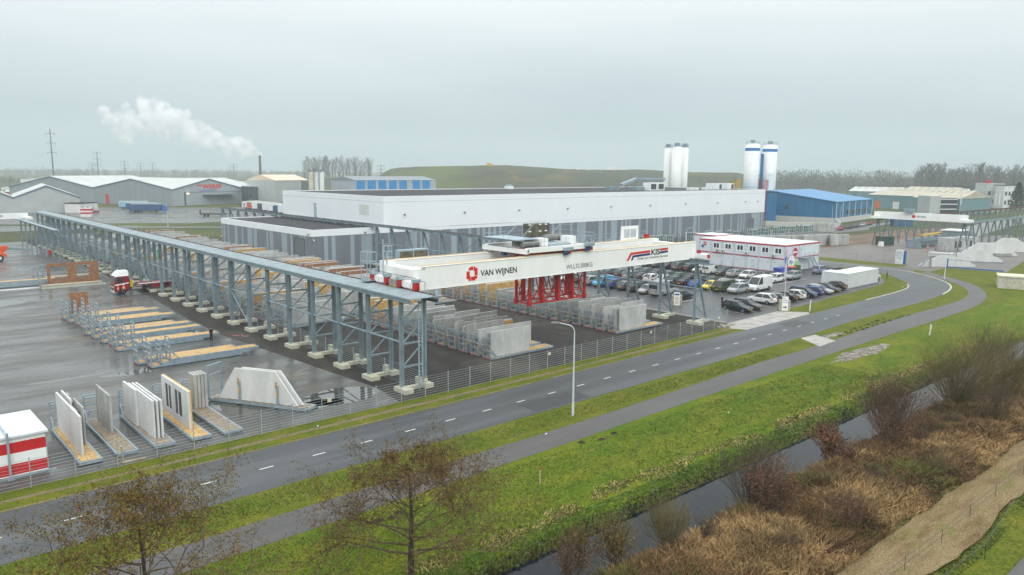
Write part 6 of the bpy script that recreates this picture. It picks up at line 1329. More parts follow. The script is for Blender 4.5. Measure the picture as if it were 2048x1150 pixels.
# ------------------------------------------------------------------ background buildings
g_wall = stripes('hall_grey', [(.30, .34, .355), (.31, .35, .365)], 1.0, .5, rough=.6); g_wall2 = stripes('hall_mid_grey', [(.22, .255, .27), (.23, .265, .28)], 1., .5, rough=.6)
w_roof = M('fibre_roof_white', (.46, .48, .46), rough=.6, var=.08, scale=.1, stretch=(1, 1, 1)); c_roof = M('fibre_roof_cream', (.42, .39, .31), rough=.7, var=.12, scale=.15); teal = stripes('teal_cladding', [(.12, .22, .24), (.13, .235, .255)], 1., .5, rough=.6); b_fas = M('fascia_blue', (.06, .14, .24)); dk_wall = M('dark_wall', (.05, .07, .075), rough=.7); pale_wall = M('pale_wall', (.38, .41, .40), rough=.7, var=.08, scale=.2)
def bh(pxa, pxb, Da, Db, depth, he, hr, wall, roof_, label, fascia=None, name='industrial_hall', gable=True, extra=None):
    "gable front between two image columns at given depths"
    (xa, ya), (xb, yb) = far(pxa, Da), far(pxb, Db); w = math.dist((xa, ya), (xb, yb)); rz = math.atan2(yb-ya, xb-xa)
    if gable: return gable_hall(name, label, 'industrial hall', (xa, ya), rz, w, depth, he, hr, wall, roof_, fascia=fascia), w
    t = thing(name, label, 'industrial building', (xa, ya, 0), rz); b = MB(); b.box(0, w, 0, depth, 0, he); b.build('wall', wall, t)
    if hr > he:
        b = MB(); b.prism([(-.3, he), (depth/2, hr), (depth+.3, he)], -.3, w+.3, 'x'); b.build('roof', roof_, t)
    else: b = MB(); b.box(-.2, w+.2, -.2, depth+.2, he, he+.35); b.build('roof', roof_, t)
    return t, w
h1, w1 = bh(343, 485, 415, 455, 70, 9.0, 14.6, g_wall, w_roof, 'grey hall with red roof lettering and canopy, right one of the joined pitched halls', b_fas)
text_obj('WERFF', 3.4, logo_r, parent=h1, loc=(w1*.40, -.12, 9.2), bold=.1, xs=13., shear=.15)
b = MB(); b.prism([(w1*.31, 11.4), (w1*.40, 11.4), (w1*.40, 10.8), (w1*.335, 10.9)], -.15, -.08, 'y'); b.build('logo_swoosh', logo_r, h1)
text_obj('LOGISTICS', 1.5, sblue, parent=h1, loc=(w1*.36, -.12, 7.6), xs=11.)
b = MB(); b.box(w1*.40, w1*.82, -4, -.1, 5.6, 6.2); b.build('canopy', galv, h1); b = MB(); b.box(w1*.40, w1*.80, -.1, -.02, 0, 5.0); b.build('dock_door', g_wall, h1)
b = MB(); b.box(w1*.15, w1, -.12, -.03, 7.2, 7.35); b.box(w1*.15, w1*.17, -.12, -.03, .2, 7.2); b.build('trim', dgrey, h1)
for q in (.2, 1.0): 
    b = MB(); b.box(w1*q-.9, w1*q+.4, -.8, -.15, 6.3, 7.0); lm = bpy.data.materials.get('lamp_lit') or M('lamp_lit', (.9, .85, .6)); lm.node_tree.nodes['Principled BSDF'].inputs['Emission Color'].default_value = (1, .85, .55, 1); lm.node_tree.nodes['Principled BSDF'].inputs['Emission Strength'].default_value = 1.6; b.build('wall_lamp', lm, h1)
h2, w2_ = bh(184, 343, 440, 415, 70, 9.0, 14.4, g_wall2, w_roof, 'mid grey hall with white roof, middle one of the joined pitched halls', b_fas)
b = MB(); b.box(w2_*.16, w2_*.20, -.1, -.02, 0, 5.5); b.build('red_door', hz_r, h2)
h3, w3 = bh(16, 184, 452, 440, 70, 9.0, 15.2, g_wall2, w_roof, 'mid grey hall with white roof, left one of the joined pitched halls', b_fas)
h4, w4 = bh(22, 155, 338, 352, 46, 7.0, 12.3, pale_wall, w_roof, 'pale hall with cream roof and blue edge just behind the far end of the trestle', b_fas)
h5, w5 = bh(-105, 22, 325, 338, 46, 7.0, 12.3, pale_wall, c_roof, 'cream roofed hall cut by the left edge of the picture', b_fas)
t, w = bh(155, 191, 345, 356, 8, 4.2, 4.2, helm, roofm, 'small white hall annex where forklifts stand', gable=False)
for i in range(3): x, y = far(161+i*11, 342); t = thing('forklift', f'small dark red forklift, {("left", "middle", "right")[i]} one in front of the white annex', 'forklift', (x, y, 0), rad(20)); b = MB(); b.box(0, 2.4, 0, 1.2, .3, 1.3); b.build('body', lr, t); b = MB(); b.beam((0, .3, .2), (0, .3, 3.1), .12); b.beam((0, .9, .2), (0, .9, 3.1), .12); b.build('mast', dgrey, t); b = MB(); b.box(.6, 1.9, .1, 1.1, 2.0, 2.1); b.beam((.7, .2, 1.3), (.7, .2, 2), .07); b.beam((1.8, 1, 1.3), (1.8, 1, 2), .07); b.build('roof_guard', dgrey, t)
x, y = far(155, 318); t = thing('striped_booth', 'red and white striped booth behind the trestle runway', 'booth', (x, y, 0), rad(-30)); b = MB(); b.box(0, 4, 0, 3, 1.2, 1.9); b.box(0, 4, 0, 3, 2.6, 3.4); b.build('red_panel', hz_r, t); b = MB(); b.box(0, 4, 0, 3, 0, 1.19); b.box(0, 4, 0, 3, 1.91, 2.59); b.box(-.1, 4.1, -.1, 3.1, 3.41, 3.6); b.build('white_panel', helm, t)
# blue curtain trailers
cb_ = M('curtain_blue', (.02, .075, .17), rough=.6, var=.08, scale=.5); cl_ = M('curtain_pale_blue', (.22, .42, .52), rough=.6)
for i, (px, D, m_, lab) in enumerate(((256, 352, cb_, 'dark blue curtain-sided lorry at the front of the lorry park'), (247, 362, cb_, 'dark blue trailer behind the front lorry'), (233, 380, cl_, 'pale blue trailer at the back of the lorry park'))):
    x, y = far(px, D); t = thing('curtain_lorry', lab, 'lorry', (x, y, 0), rad(-33)); b = MB(); b.box(0, 13.6, 0, 2.5, 1.1, 3.9); b.build('curtain_side', m_, t); b = MB(); b.box(0, 13.6, 0, 2.5, 3.91, 4.0); b.build('roof', helm, t); b = MB(); b.box(0, 13.6, .2, 2.3, .8, 1.09); b.build('chassis', dgrey, t)
    if i == 0:
        b = MB(); loft(b, [(14.0, [(0, .5), (2.5, .5), (2.5, 3.6), (0, 3.6)]), (15.9, [(0, .5), (2.5, .5), (2.5, 3.2), (0, 3.2)])]); b.build('cab', M('cab_blue', (.02, .12, .32)), t)
    for xx in (2, 3.3, 4.6, 11.5): b = MB(); b.cyl((xx, -.02, .5), (xx, .3, .5), .5, n=10); b.build('wheel', tyre, t)
x, y = far(395, 325); t = thing('flatbed_trailer', 'dark empty flatbed trailer parked by the ditch', 'trailer', (x, y, 0), rad(-30)); b = MB(); b.box(0, 11, 0, 2.4, .9, 1.5); b.box(0, .2, 0, 2.4, 1.5, 2.9); b.build('frame', dk_wall, t)
for xx in (2, 3.4, 9): b = MB(); b.cyl((xx, -.02, .5), (xx, .3, .5), .5, n=10); b.build('wheel', tyre, t)
# row of parked trailers behind the far end of the right runway
cols = [helm, M('door_orange', (.50, .10, .03)), cab_w, dgrey, cab_w, helm, cb_, cab_w, dgrey, cb_]
for i in range(10):
    px = 490+i*10.5; D = 388-i*6; x, y = far(px, D); t = thing('box_trailer', f'box trailer, {ORD[i]} from the left in the row behind the runway', 'trailer', (x, y, 0), rad(38), 'box trailers in the row behind the runway'); b = MB(); b.box(0, 13.5, 0, 2.5, 1.0, 3.9); b.build('body', helm, t); b = MB(); b.box(-.05, -.005, .05, 2.45, 1.05, 3.85); b.build('rear_door', cols[i], t); b = MB(); b.box(0, 13.5, 0, 2.5, 3.91, 4.0); b.build('roof', w_roof, t); b = MB(); b.box(.5, 13, .4, 2.1, .4, .99); b.build('chassis', dgrey, t)
    if i == 0: b = MB(); b.prism([(.3, 3.4), (.7, 3.4), (1.2, 1.9), (1.7, 3.4), (2.1, 3.4), (1.4, 1.4), (1.0, 1.4)], -.08, -.055, 'x'); b.build('blue_mark', sblue, t)
# chimney with steam, its hall and silos
chx, chy = far(521, 520); zt = fz(521, 313, 520)
t = thing('chimney', 'tall thin brown factory chimney giving off white steam', 'chimney', (chx, chy, 0)); b = MB(); b.cyl((0, 0, 0), (0, 0, zt), 1.05, .75, n=14); b.build('shaft', M('chimney_brown', (.15, .14, .125), rough=.8, var=.2), t)
b = MB(); b.cyl((0, 0, zt), (0, 0, zt+.5), .85, n=14); b.build('rim', dgrey, t)
h6, w6 = bh(550, 616, 470, 500, 22, 13.5, 17.0, pale_wall, M('roof_pink_cream', (.62, .50, .38), rough=.6, var=.1), 'tall pale hall with peach-coloured roof behind the corner of the white factory', gable=False)
b = MB(); b.box(w6*.77, w6, -.1, -.02, 0, 12.8); b.build('dark_panel', M('panel_olive', (.13, .15, .14)), h6)
b = MB(); b.prism([(0, 0), (22, 0), (22, 13.5), (11, 17), (0, 13.5)], -.2, -.02, 'x'); b.build('gable_wall', pale_wall, h6)
for i, (pa, pb, cM) in enumerate(((617, 627, M('tank_cream', (.55, .52, .40), rough=.6, var=.15, scale=.3)), (629, 637, cab_w), (639, 648, silo_w))):
    x, y = far((pa+pb)/2, 470); r = (pb-pa)/2/F*470; ht = fz(630, 343, 470); t = thing('silo', f'{("left cream", "middle grey-blue", "right pale")[i]} silo beside the peach-roofed hall', 'silo', (x, y, 0)); b = MB(); b.cyl((0, 0, 0), (0, 0, ht), r, n=16); b.build('shell', cM, t); b = MB(); b.box(-r-.4, r+.4, -r, r, ht+.1, ht+.5); b.path([(-r-.4, -r, ht+1.5), (r+.4, -r, ht+1.5)], .1); b.cyl((-r, -r, ht), (-r, -r, ht+1.6), .08); b.build('top_platform', dgrey, t)
t, w = bh(655, 710, 500, 500, 25, 6, 6, pale_wall, dk_wall, 'long low pale building between silos and blue-doored sheds', gable=False)
# blue and grey sheds row
hb, wb = bh(711, 872, 460, 500, 30, 14.2, 16.5, stripes('grey_lilac', [(.34, .38, .44), (.33, .37, .43)], 2., .5), M('grey_roof', (.20, .23, .25), rough=.6, var=.1), 'low grey storage building with bright blue wall panels beyond the factory roof', gable=False)
for k in range(7): b = MB(); x0_ = wb*(.01+.128*k+(.04 if k > 4 else 0)); b.box(x0_, x0_+wb*.095, -.15, -.02, 6.5, 14.0); b.build('blue_panel', M('panel_bright_blue', (.01, .22, .52), rough=.5), hb)
bh(880, 960, 640, 660, 30, 5, 8, dk_wall, c_roof, 'dark low shed in front of the green mound', gable=False)
# scattered far buildings, left
FB_ = [(0, 28, 560, 5, 'white', 0), (95, 150, 640, 8, 'pale', 0), (150, 190, 660, 9, 'pale', 0), (255, 300, 600, 7, 'white', 1), (330, 372, 640, 11, 'blue', 0), (360, 400, 560, 10, 'white', 0), (398, 432, 580, 10, 'pale', 0), (470, 515, 640, 9, 'teal', 0), (450, 482, 520, 7, 'pale', 0), (484, 500, 480, 10, 'dark', 0), (495, 515, 430, 10, 'dark', 0), (560, 600, 700, 6, 'pale', 1), (1740, 1780, 600, 7, 'dark', 0), (2, 20, 470, 5, 'red', 0), (40, 90, 760, 8, 'white', 0), (205, 250, 720, 8, 'pale', 0)]
wm_ = {'white': helm, 'pale': pale_wall, 'blue': M('far_blue', (.04, .20, .42)), 'teal': teal, 'dark': dk_wall, 'red': M('far_red', (.25, .04, .05))}
for i, (a, c_, D, h, k, gb) in enumerate(FB_):
    t, w = bh(a, c_, D, D+(c_-a)*.12, 20+(i % 3)*8, h, h+(2.5 if gb else 0), wm_[k], c_roof if gb else w_roof if k != 'dark' else dk_wall, f'{k} building seen far off in the haze, {ORD[i]} counted from the left skyline list' if False else f'{k if k!="pale" else "pale grey"} low building far off in the haze {("left of the first pylon","right of the first pylon","between the first two pylons","behind the joined halls","with blue band behind the lettered hall","behind the blue banded one","right behind the lettered hall","left of the chimney","beside the dark sheds","left of the chimney foot","at the chimney foot","behind the peach-roofed hall","behind the blue hall roof","with red wall at the left edge","at the left skyline","beyond the middle hall")[i]}', gable=False)
    for q in range(3 if w > 12 else 1): b = MB(); b.box(w*(.12+.28*q), w*(.28+.28*q), -.12, -.02, h*.45, h*.7); b.build('window', glass, t)
# right background: teal halls with cream roofs, offices, white houses
for i, (a, c_, Da, Db, he, hr, m_, r_, lab) in enumerate(((1740, 1835, 470, 440, 8, 12, teal, c_roof, 'teal hall with ribbed cream roof right of the blue hall'), (1790, 1890, 500, 470, 8.5, 12.5, teal, c_roof, 'long cream-roofed teal hall behind the first teal one'), (1830, 1925, 420, 400, 8, 12, teal, c_roof, 'teal hall with cream roof in front of the glazed office'), (1700, 1800, 560, 540, 8, 11, teal, w_roof, 'teal hall with pale roof beyond the blue roof'), (1900, 1945, 430, 425, 9, 12.5, teal, c_roof, 'teal hall with sloping cream roof left of the dark houses'))):
    t, w = bh(a, c_, Da, Db, 36, he, hr, m_, r_, lab, gable=False)
    for q in range(6): b = MB(); x0_ = w*(.1+q*.15); b.beam((x0_, 4, he+.45), (x0_+w*.03, 16, he+(hr-he)*.87+.25), 1.0, .12); b.build('roof_light', M('roof_light', (.25, .24, .20)), t)
    for q in range(2): b = MB(); b.box(w*(.15+.4*q), w*(.28+.4*q), -.12, -.02, 0, 4.2); b.build('door', (om2, helm, cab_w)[(i+q) % 3], t)
x, y = far(1865, 395); t = thing('office_building', 'small cream and glass office in front of the teal halls', 'office', (x, y, 0), rad(-35)); b = MB(); b.box(0, 6, 0, 10, 0, 9.5); b.build('wall', pale_wall, t); b = MB(); b.box(6.01, 16, 1, 10, 0, 8.5); b.build('glass_front', glass, t)
for q in range(3): b = MB(); b.box(6, 16.1, .9, 1, 2.4+q*2.6, 2.9+q*2.6); b.build('band', helm, t)
for i, (a, c_, D, h, m_, lab) in enumerate(((1932, 1975, 520, 13, dk_wall, 'dark brick terrace house far right'), (1976, 2012, 480, 15, pale_wall, 'cream flat-roofed villa with red mark on its corner'), (2012, 2035, 470, 14, helm, 'white house at the far right by the dark conifer'))):
    t, w = bh(a, c_, D, D, 12, h, h, m_, dk_wall if i != 1 else w_roof, lab, gable=False, name='house')
    for q in range(3):
        for z in (2.5, 8): b = MB(); b.box(w*(.1+.3*q), w*(.25+.3*q), -.12, -.02, z, z+2.4); f_ = b.build('window', helm if i == 0 else glass, t)
    if i == 1: b = MB(); b.box(-.3, 2.2, -.3, 1.5, h+.4, h+2.4); b.build('red_box', hz_r, t)
for i, px in enumerate((1926, 1996, 2003)):
    x, y = far(px, 400); t = thing('banner_flag', f'white banner on a pole, {("left", "middle", "right")[i]} one of three at the far right', 'flag', (x, y, 0)); b = MB(); b.cyl((0, 0, 0), (0, 0, 11), .08); b.build('pole', helm, t); b = MB(); b.box(.1, 1.6, -.03, .03, 5, 11); b.build('cloth', helm, t)
# pylons in the mist
pyl = M('pylon_grey', (.10, .12, .13), rough=.7)
def pylon(px, D, pytop, label, s=1.):
    x, y = far(px, D); h = fz(px, pytop, D); t = thing('power_pylon', label, 'pylon', (x, y, 0), -AZ+.3, 'power pylons in the mist'); r = .9*D/760*s
    b = MB(); b.cyl((0, 0, 0), (0, 0, h), r, r*.45, n=8); b.build('mast', pyl, t)
    b = MB()
    for q in (.60, .76, .92):
        z = h*q if h > 50 else h*(.55+.4*(q-.6)/.32*1.0); b.beam((-4.2*D/760*s, 0, z), (4.2*D/760*s, 0, z), .35*D/760)
        for sg in (-1, 1): b.beam((sg*4.1*D/760*s, 0, z), (sg*4.1*D/760*s, 0, z-2.2*D/760), .25*D/760)
    b.build('cross_arm', pyl, t)
pylon(107, 760, 258, 'tallest and nearest power pylon at the left')
for px, D, py, w in ((197, 1150, 303, 'second pylon from the left'), (250, 1500, 321, 'third pylon from the left'), (282, 1800, 325, 'fourth pylon from the left, faint'), (306, 2000, 324, 'fifth pylon from the left, faint'), (186, 1900, 324, 'faint pylon beside the second one'), (762, 1300, 330, 'faint pylon left of the green mound'), (468, 1700, 328, 'faint pylon left of the chimney')): pylon(px, D, py, w, .8)
# ------------------------------------------------------------------ green mound
moundm = ground_mat('mound_grass', (.082, .090, .062), [((.065, .07, .052), .02, .42, .6, (1, 1, 1)), ((.15, .12, .06), .035, .55, .7, (1, 1, 1)), ((.10, .115, .05), .01, .5, .6, (1, 1, 1))], fine=1., finev=.2)
b = MB(); prof = [(735, 0), (755, .5), (775, .78), (800, .88), (850, .93), (905, .95), (960, .98), (1010, 1.0), (1060, .95), (1140, .88), (1200, .86), (1280, .88), (1360, .82), (1430, .80), (1480, .78), (1530, .5), (1580, .1), (1610, 0)]
mp_ = smooth_line(prof, 5); rows_ = [(0, 600, 0), (.3, 615, .42), (.7, 640, .80), (1, 680, 1), (1.2, 720, 1), (1.5, 800, .6)]
random.seed(4)
for px, hh in mp_:
    for _, D, k in rows_: x, y = far(px, D); b.v.append((x, y, max(-.5, 25.5*hh*k*(680/680.)+random.uniform(-.25, .25)*(hh > .1)-.3*(k == 0))))
nr = len(rows_)
b.f = [(i*nr+j, i*nr+j+1, (i+1)*nr+j+1, (i+1)*nr+j) for i in range(len(mp_)-1) for j in range(nr-1)]; b.m = [0]*len(b.f)
struct(b.build('green_mound', moundm, smooth=True))
for i, (px, m_) in enumerate(((973, M('digger_yellow', (.50, .33, .05))), (1212, helm), (1152, helm))):
    x, y = far(px, 672); t = thing('site_vehicle', ('small yellow digger on the ridge of the mound', 'white shed on the ridge of the mound', 'tiny white shed on the ridge left of the bigger one')[i], 'vehicle' if i == 0 else 'shed', (x, y, (24.5, 21.8, 21.8)[i]), -AZ)
    b = MB(); b.box(0, (6, 9, 3)[i], 0, 4, 0, 1.8); b.build('body', m_, t); b = MB(); b.box(.5, (3, 8, 2.5)[i], .5, 3.5, 1.8, 2.8); b.build('cab' if i == 0 else 'roof', m_, t)
# ------------------------------------------------------------------ vegetation
bark = M('bark_dark', (.055, .042, .028), rough=.9, var=.25, scale=5); twig_b = M('twig_brown', (.115, .085, .056), rough=.9, var=.3, scale=4); twig_o = M('twig_olive', (.15, .125, .055), rough=.9, var=.3, scale=4)
catk = M('catkin_olive', (.17, .12, .022), rough=.85, var=.4, scale=2.5); catr = M('catkin_russet', (.13, .075, .05), rough=.85, var=.35, scale=2.5); leafr = M('leaf_russet', (.17, .065, .028), rough=.8, var=.4, scale=3)
def grow(b, leaves, p, d, L, r, depth, rnd, spread=.6, lift=.12, leafn=3, ls=.12, segs=3, kids_=3, taper=.62, droop=0.):
    "recursive limbs; leaf quads appended to leaves near the tips"
    p = Vector(p); d = Vector(d).normalized()
    for s in range(segs):
        d2 = (d+Vector((rnd.uniform(-1, 1), rnd.uniform(-1, 1), rnd.uniform(-1, 1)))*.16+Vector((0, 0, lift))).normalized(); q = p+d2*(L/segs); r2 = r*(1-(1-taper)/segs)
        b.cyl(p, q, r, r2, n=6 if r > .05 else 3, caps=False); p = q; d = d2; r = r2
        if depth > 0 and (s > 0 or depth < 3):
            for _ in range(1 if s < segs-1 else kids_-1):
                side = Vector((rnd.gauss(0, 1), rnd.gauss(0, 1), rnd.gauss(0, .6))); side = (side-d*side.dot(d)).normalized()
                grow(b, leaves, p, d*(1-spread*.5)+side*spread, L*rnd.uniform(.58, .82), r*.66, depth-1, rnd, spread, lift, leafn, ls, segs, kids_, taper, droop)
        if depth <= 1 and leaves is not None:
            for _ in range(leafn):
                c = p+Vector((rnd.gauss(0, .14), rnd.gauss(0, .14), rnd.gauss(0, .14)))*(L*.6); a = Vector((rnd.gauss(0, 1), rnd.gauss(0, 1), rnd.gauss(0, 1.)-.8)).normalized()*ls*rnd.uniform(.6, 1.4); w_ = a.cross(Vector((rnd.gauss(0, 1), rnd.gauss(0, 1), rnd.gauss(0, 1)))).normalized()*ls*.33
                leaves.append((c-w_*.5, c+a*.5-w_, c+a, c+a*.5+w_))
def leafmesh(leaves, mats, rnd, frac=.7):
    b = MB()
    for q in leaves: b.mi = 0 if rnd.random() < frac else 1; b.quad(*q)
    return b
def bigtree(loc, h, seed, label, frac, trunks=1, sp=.85, ln=5, lsz=.09):
    rnd = random.Random(seed); t = thing('alder_tree', label, 'tree', loc); b = MB(); lv = []
    zt_ = h*.22
    b.cyl((0, 0, -.3), (0, 0, zt_), .19, .15, n=8, caps=False); b.cyl((0, 0, zt_), (.1, .05, h*.6), .15, .09, n=7, caps=False); b.cyl((.1, .05, h*.6), (0, .1, h*.93), .09, .03, n=5, caps=False)
    tr = b.build('trunk', bark, t, fixn=False)
    b = MB()
    n = 28
    for i in range(n):
        k = i/(n-1); z = zt_+(h*.93-zt_)*k*.95; a = i*2.4+rnd.uniform(-.4, .4); Lr = h*(.38*(1-k)**.7+.14)*rnd.uniform(.8, 1.2)
        grow(b, lv, (.1*k, .05*k, z), (math.cos(a), math.sin(a), .22+.5*k), Lr, .06*(1-k*.5), 3, rnd, sp, .02, ln, lsz)
    b.build('limbs', twig_b, tr, fixn=False)
    leafmesh(lv, None, rnd, frac).build('crown', [catk, catr], t, fixn=False); return t
bigtree((7.6, 30.5, 0.0), 7.4, 5, 'catkin-covered olive brown tree at the bottom left corner', .72)
bigtree((20.2, 30.6, -.1), 6.3, 12, 'wide reddish brown tree with catkins at the bottom centre-left', .45)
def shrub(loc, h, wd, seed, label, tm, leafs=None, n=26, ls=.10, leafn=1, nm='bare_shrub', cat='shrub', lean=0, group=None, dp=2):
    rnd = random.Random(seed); t = thing(nm, label, cat, loc, 0, group); b = MB(); lv = [] if leafs else None
    for i in range(n):
        a = rnd.uniform(0, 6.28); q = rnd.uniform(.1, 1); grow(b, lv, (rnd.gauss(0, .15), rnd.gauss(0, .15), 0), (math.cos(a)*q*wd/h, math.sin(a)*q*wd/h, 1), h*rnd.uniform(.55, .8)*.62, .028, dp, rnd, .42, .10, leafn, ls, 3, 3)
    b.build('stems', tm, t, fixn=False)
    if lv: leafmesh(lv, None, rnd, .8).build('leaves', [leafs, twig_b], t, fixn=False)
    return t
shrub((41.2, 23.8, -.4), 5.6, 4.6, 3, 'dark bare willow shrub leaning over the ditch, middle', twig_b, None, 48, nm='bare_shrub')
shrub((40.2, 22.2, 0), 4.0, 3.8, 4, 'russet-leaved oak shrub below the dark willow at the ditch', twig_b, leafr, 36, leafn=2)
shrub((52.4, 24.6, -.3), 3.8, 2.4, 6, 'small bright russet oak sapling standing at the water edge', twig_b, leafr, 12, leafn=4, ls=.16)
shrub((60.0, 23.4, 0), 7.0, 6.4, 7, 'large reddish brown shrub right of the russet sapling', twig_b, leafr, 60, leafn=1)
shrub((58.0, 22.6, 0), 4.0, 4.0, 27, 'russet low growth at the foot of the large reddish shrub', twig_b, leafr, 20, leafn=2)
shrub((72.5, 23.0, 0), 8.2, 9.0, 8, 'very broad olive willow shrub, tallest one by the ditch at the right', twig_o, None, 96)
shrub((79.0, 21.3, 0), 8.0, 7.5, 9, 'olive brown willow shrub at the right picture edge behind the broad one', twig_o, None, 74)
shrub((86.5, 24.5, 0), 7.5, 6.5, 19, 'brown willow shrub at the right picture edge near the ditch end', twig_b, None, 36)
shrub((70.5, 19.2, 0), 4.6, 4.6, 29, 'brown thicket shrub at the right picture edge above the mown strip', twig_b, None, 30)
shrub((33.0, 24.2, -.3), 3.4, 2.6, 10, 'pale olive bare shrub beside the ditch at the bottom', twig_o, None, 30)
shrub((29.6, 25.0, -.3), 2.8, 2.4, 11, 'brown catkin shrub at the bottom right of the reddish tree', twig_b, catk, 22, leafn=1)
shrub((27.0, 26.0, -.5), 2.4, 2.0, 14, 'low brown shrub at the left end of the visible ditch', twig_b, catr, 18, leafn=1)
shrub((31.0, 26.2, -.6), 2.6, 2.6, 41, 'olive and brown twiggy shrub in the ditch edge at the bottom', twig_o, None, 30)
shrub((28.6, 26.9, -.6), 2.4, 2.6, 42, 'brown twiggy shrub where the ditch leaves the picture', twig_b, catk, 26, leafn=1)
shrub((34.4, 25.6, -.4), 2.8, 2.4, 43, 'slender olive shrub by the water, right of the bottom centre', twig_o, None, 26)
shrub((36.6, 20.0, 0), 1.8, 1.4, 15, 'thin pale sapling among the reeds at the bottom', twig_o, None, 10)
shrub((36.4, 25.4, -.6), 1.9, 1.6, 16, 'pale leaning twigs reaching out over the water', twig_o, None, 8)
rt = random.Random(91)
for i in range(20):
    x_ = 31+i*2.7+rt.uniform(-1, 1); y_ = rt.uniform(17.8, 23.6); shrub((x_, y_, 0), rt.uniform(1.5, 2.7), rt.uniform(1.8, 3.0), 200+i, 'low brown thicket of bare stems among the reeds', twig_b if i % 3 else twig_o, leafr if i % 4 == 0 else None, 16, leafn=1, nm='bramble_thicket', cat='thicket', group='low brown thickets among the reeds')
# reeds and rank grass: nobody could count the blades
reedA = M('reed_straw', (.32, .21, .095), rough=.85, var=.35, scale=.5); reedB = M('reed_brown', (.16, .095, .045), rough=.9, var=.4, scale=.5); reedC = M('reed_green', (.11, .12, .03), rough=.9, var=.3, scale=.6)
from mathutils import noise
def blades(name, n, area, hfun, mats, pick, rnd, wid=.035, label='', cat='reeds', bend=.5, clump=1.0):
    b = MB(); x0, x1, y0, y1 = area
    tries = 0; made = 0
    while made < n and tries < n*6:
        tries += 1; u = rnd.random(); x = x0+(x1-x0)*u**1.25; y = rnd.uniform(y0, y1); h = hfun(x, y)
        if h <= 0: continue
        made += 1; h *= rnd.uniform(.6, 1.25); z = zprof(y)*ditch_w(x); a = rnd.uniform(0, 6.28); w_ = wid*(1+x/60.); dx, dy = math.cos(a)*w_, math.sin(a)*w_; bx, by = (rnd.gauss(0, bend)+.2)*h*.6, rnd.gauss(0, bend)*h*.6
        b.mi = pick(x, y, rnd); b.add([(x-dx, y-dy, z-.05), (x+dx, y+dy, z-.05), (x+dx+bx*.4, y+dy+by*.4, z+h*.62), (x-dx+bx*.4, y-dy+by*.4, z+h*.62), (x+bx, y+by, z+h*(.92-.2*abs(bx+by)/max(h, .1)))], [(0, 1, 2, 3), (3, 2, 4)])
    o = b.build(name, mats, fixn=False); tag(o, label, cat, None, 'stuff'); return o
rr = random.Random(44)
def N(x, y, s): return noise.noise(Vector((x*s, y*s, 3.3)))
def hr_(x, y):
    edge = 24.9+.4*N(x, 0, .3); lo = 16.7+.8*N(x, 5, .25)
    if y > edge or y < lo: return 0
    k = 1.0+.55*N(x, y, .22)+.3*N(x, y, .8)+(-.15 if y > 23.8 else 0); return max(.25, k)*(1. if y > lo+1 else .6)
def pk(x, y, r): v = N(x, y, .16)+.5*N(x, y, .6)+r.gauss(0, .22); return 0 if v > .16 else (2 if v < -.60 else 1)
blades('reed_bed', 170000, (14, 100, 16, 26.6), hr_, [reedA, reedB, reedC], pk, rr, .018, 'rank straw-coloured and brown reeds between the ditch and the mown strip', 'reeds', .62)
def hb_(x, y): 
    k = N(x, y, .35)+.4*N(x, y, 1.1)
    e = 31.4+.7*N(x, 9, .12)
    return (.13+.10*k if abs(y-e) < (.5+.5*k)*(.3+.9*rr.random()) else 0) if k > -.3 else 0
blades('dry_grass', 7500, (14, 108, 30.2, 33.6), hb_, [M('blond_grass', (.40, .33, .13), rough=.9, var=.3, scale=1), reedC], lambda x, y, r: 0 if r.random() < .6 else 1, rr, .03, 'dry blond grass tufts along the top of the ditch bank', 'grass', .9)
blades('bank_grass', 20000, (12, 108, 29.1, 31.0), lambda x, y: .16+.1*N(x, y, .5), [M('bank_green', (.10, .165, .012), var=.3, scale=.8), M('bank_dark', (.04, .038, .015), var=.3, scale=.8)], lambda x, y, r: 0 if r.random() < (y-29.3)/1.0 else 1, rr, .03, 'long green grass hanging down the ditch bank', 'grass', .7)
blades('verge_grass', 24000, (2, 80, 31.5, 46.), lambda x, y: .09 if (42.7+.012*x < y < 45.7 or y < 38.6) else 0, [M('tuft_green', (.085, .15, .01), var=.3, scale=.7), M('tuft_yellow', (.17, .17, .025), var=.3, scale=.7)], lambda x, y, r: 0 if r.random() < .6+N(x, y, .3) else 1, rr, .03, 'rough green tufts in the grass verges beside the cycle path', 'grass', .8)
blades('strip_grass', 36000, (20, 90, 12.4, 17.4), lambda x, y: .07+.03*N(x, y, .5) if y > 13 or rr.random() < .3 else .04, [M('hay_straw', (.30, .21, .10), rough=.9, var=.35, scale=.6), reedC, M('field_green', (.10, .15, .02), var=.3)], lambda x, y, r: (0 if r.random() < .85 else 1) if y > 13.5+.6*N(x, y, .4) else (2 if r.random() < .6 else 1), rr, .03, 'cut straw and new grass along the mown strip at the bottom right', 'grass', 1.1)
# pasture wire fence at the bottom right
pf2 = thing('wire_fence', 'low pasture fence of dark posts and two wires at the bottom right', 'fence', (36, 16.4, 0)); b = MB()
FP = [(38.0, 16.2), (40.9, 15.2), (43.4, 14.5), (54.6, 14.6), (60.4, 14.5), (72, 14.5)]
FP = [(36.5, 14.4), (40.4, 14.4), (45.2, 14.3), (50, 14.4), (54.6, 14.4), (60.4, 14.4), (66, 14.5), (74, 14.6)]
for x, y in FP: b = MB(); b.cyl((x-36, y-16.4, 0), (x-36, y-16.4, .9), .015, n=6); b.build('fence_post', bark, pf2)
b = MB()
for z in (.5, .9):
    for (xa, ya), (xb, yb) in zip(FP, FP[1:]): b.beam((xa-36, ya-16.4, z), (xb-36, yb-16.4, z), .02)
b.build('wire', dgrey, pf2)
pf3 = thing('wire_fence', 'second low wire fence nearer the green field at the bottom right corner', 'fence', (36, 12.9, 0)); b = MB()
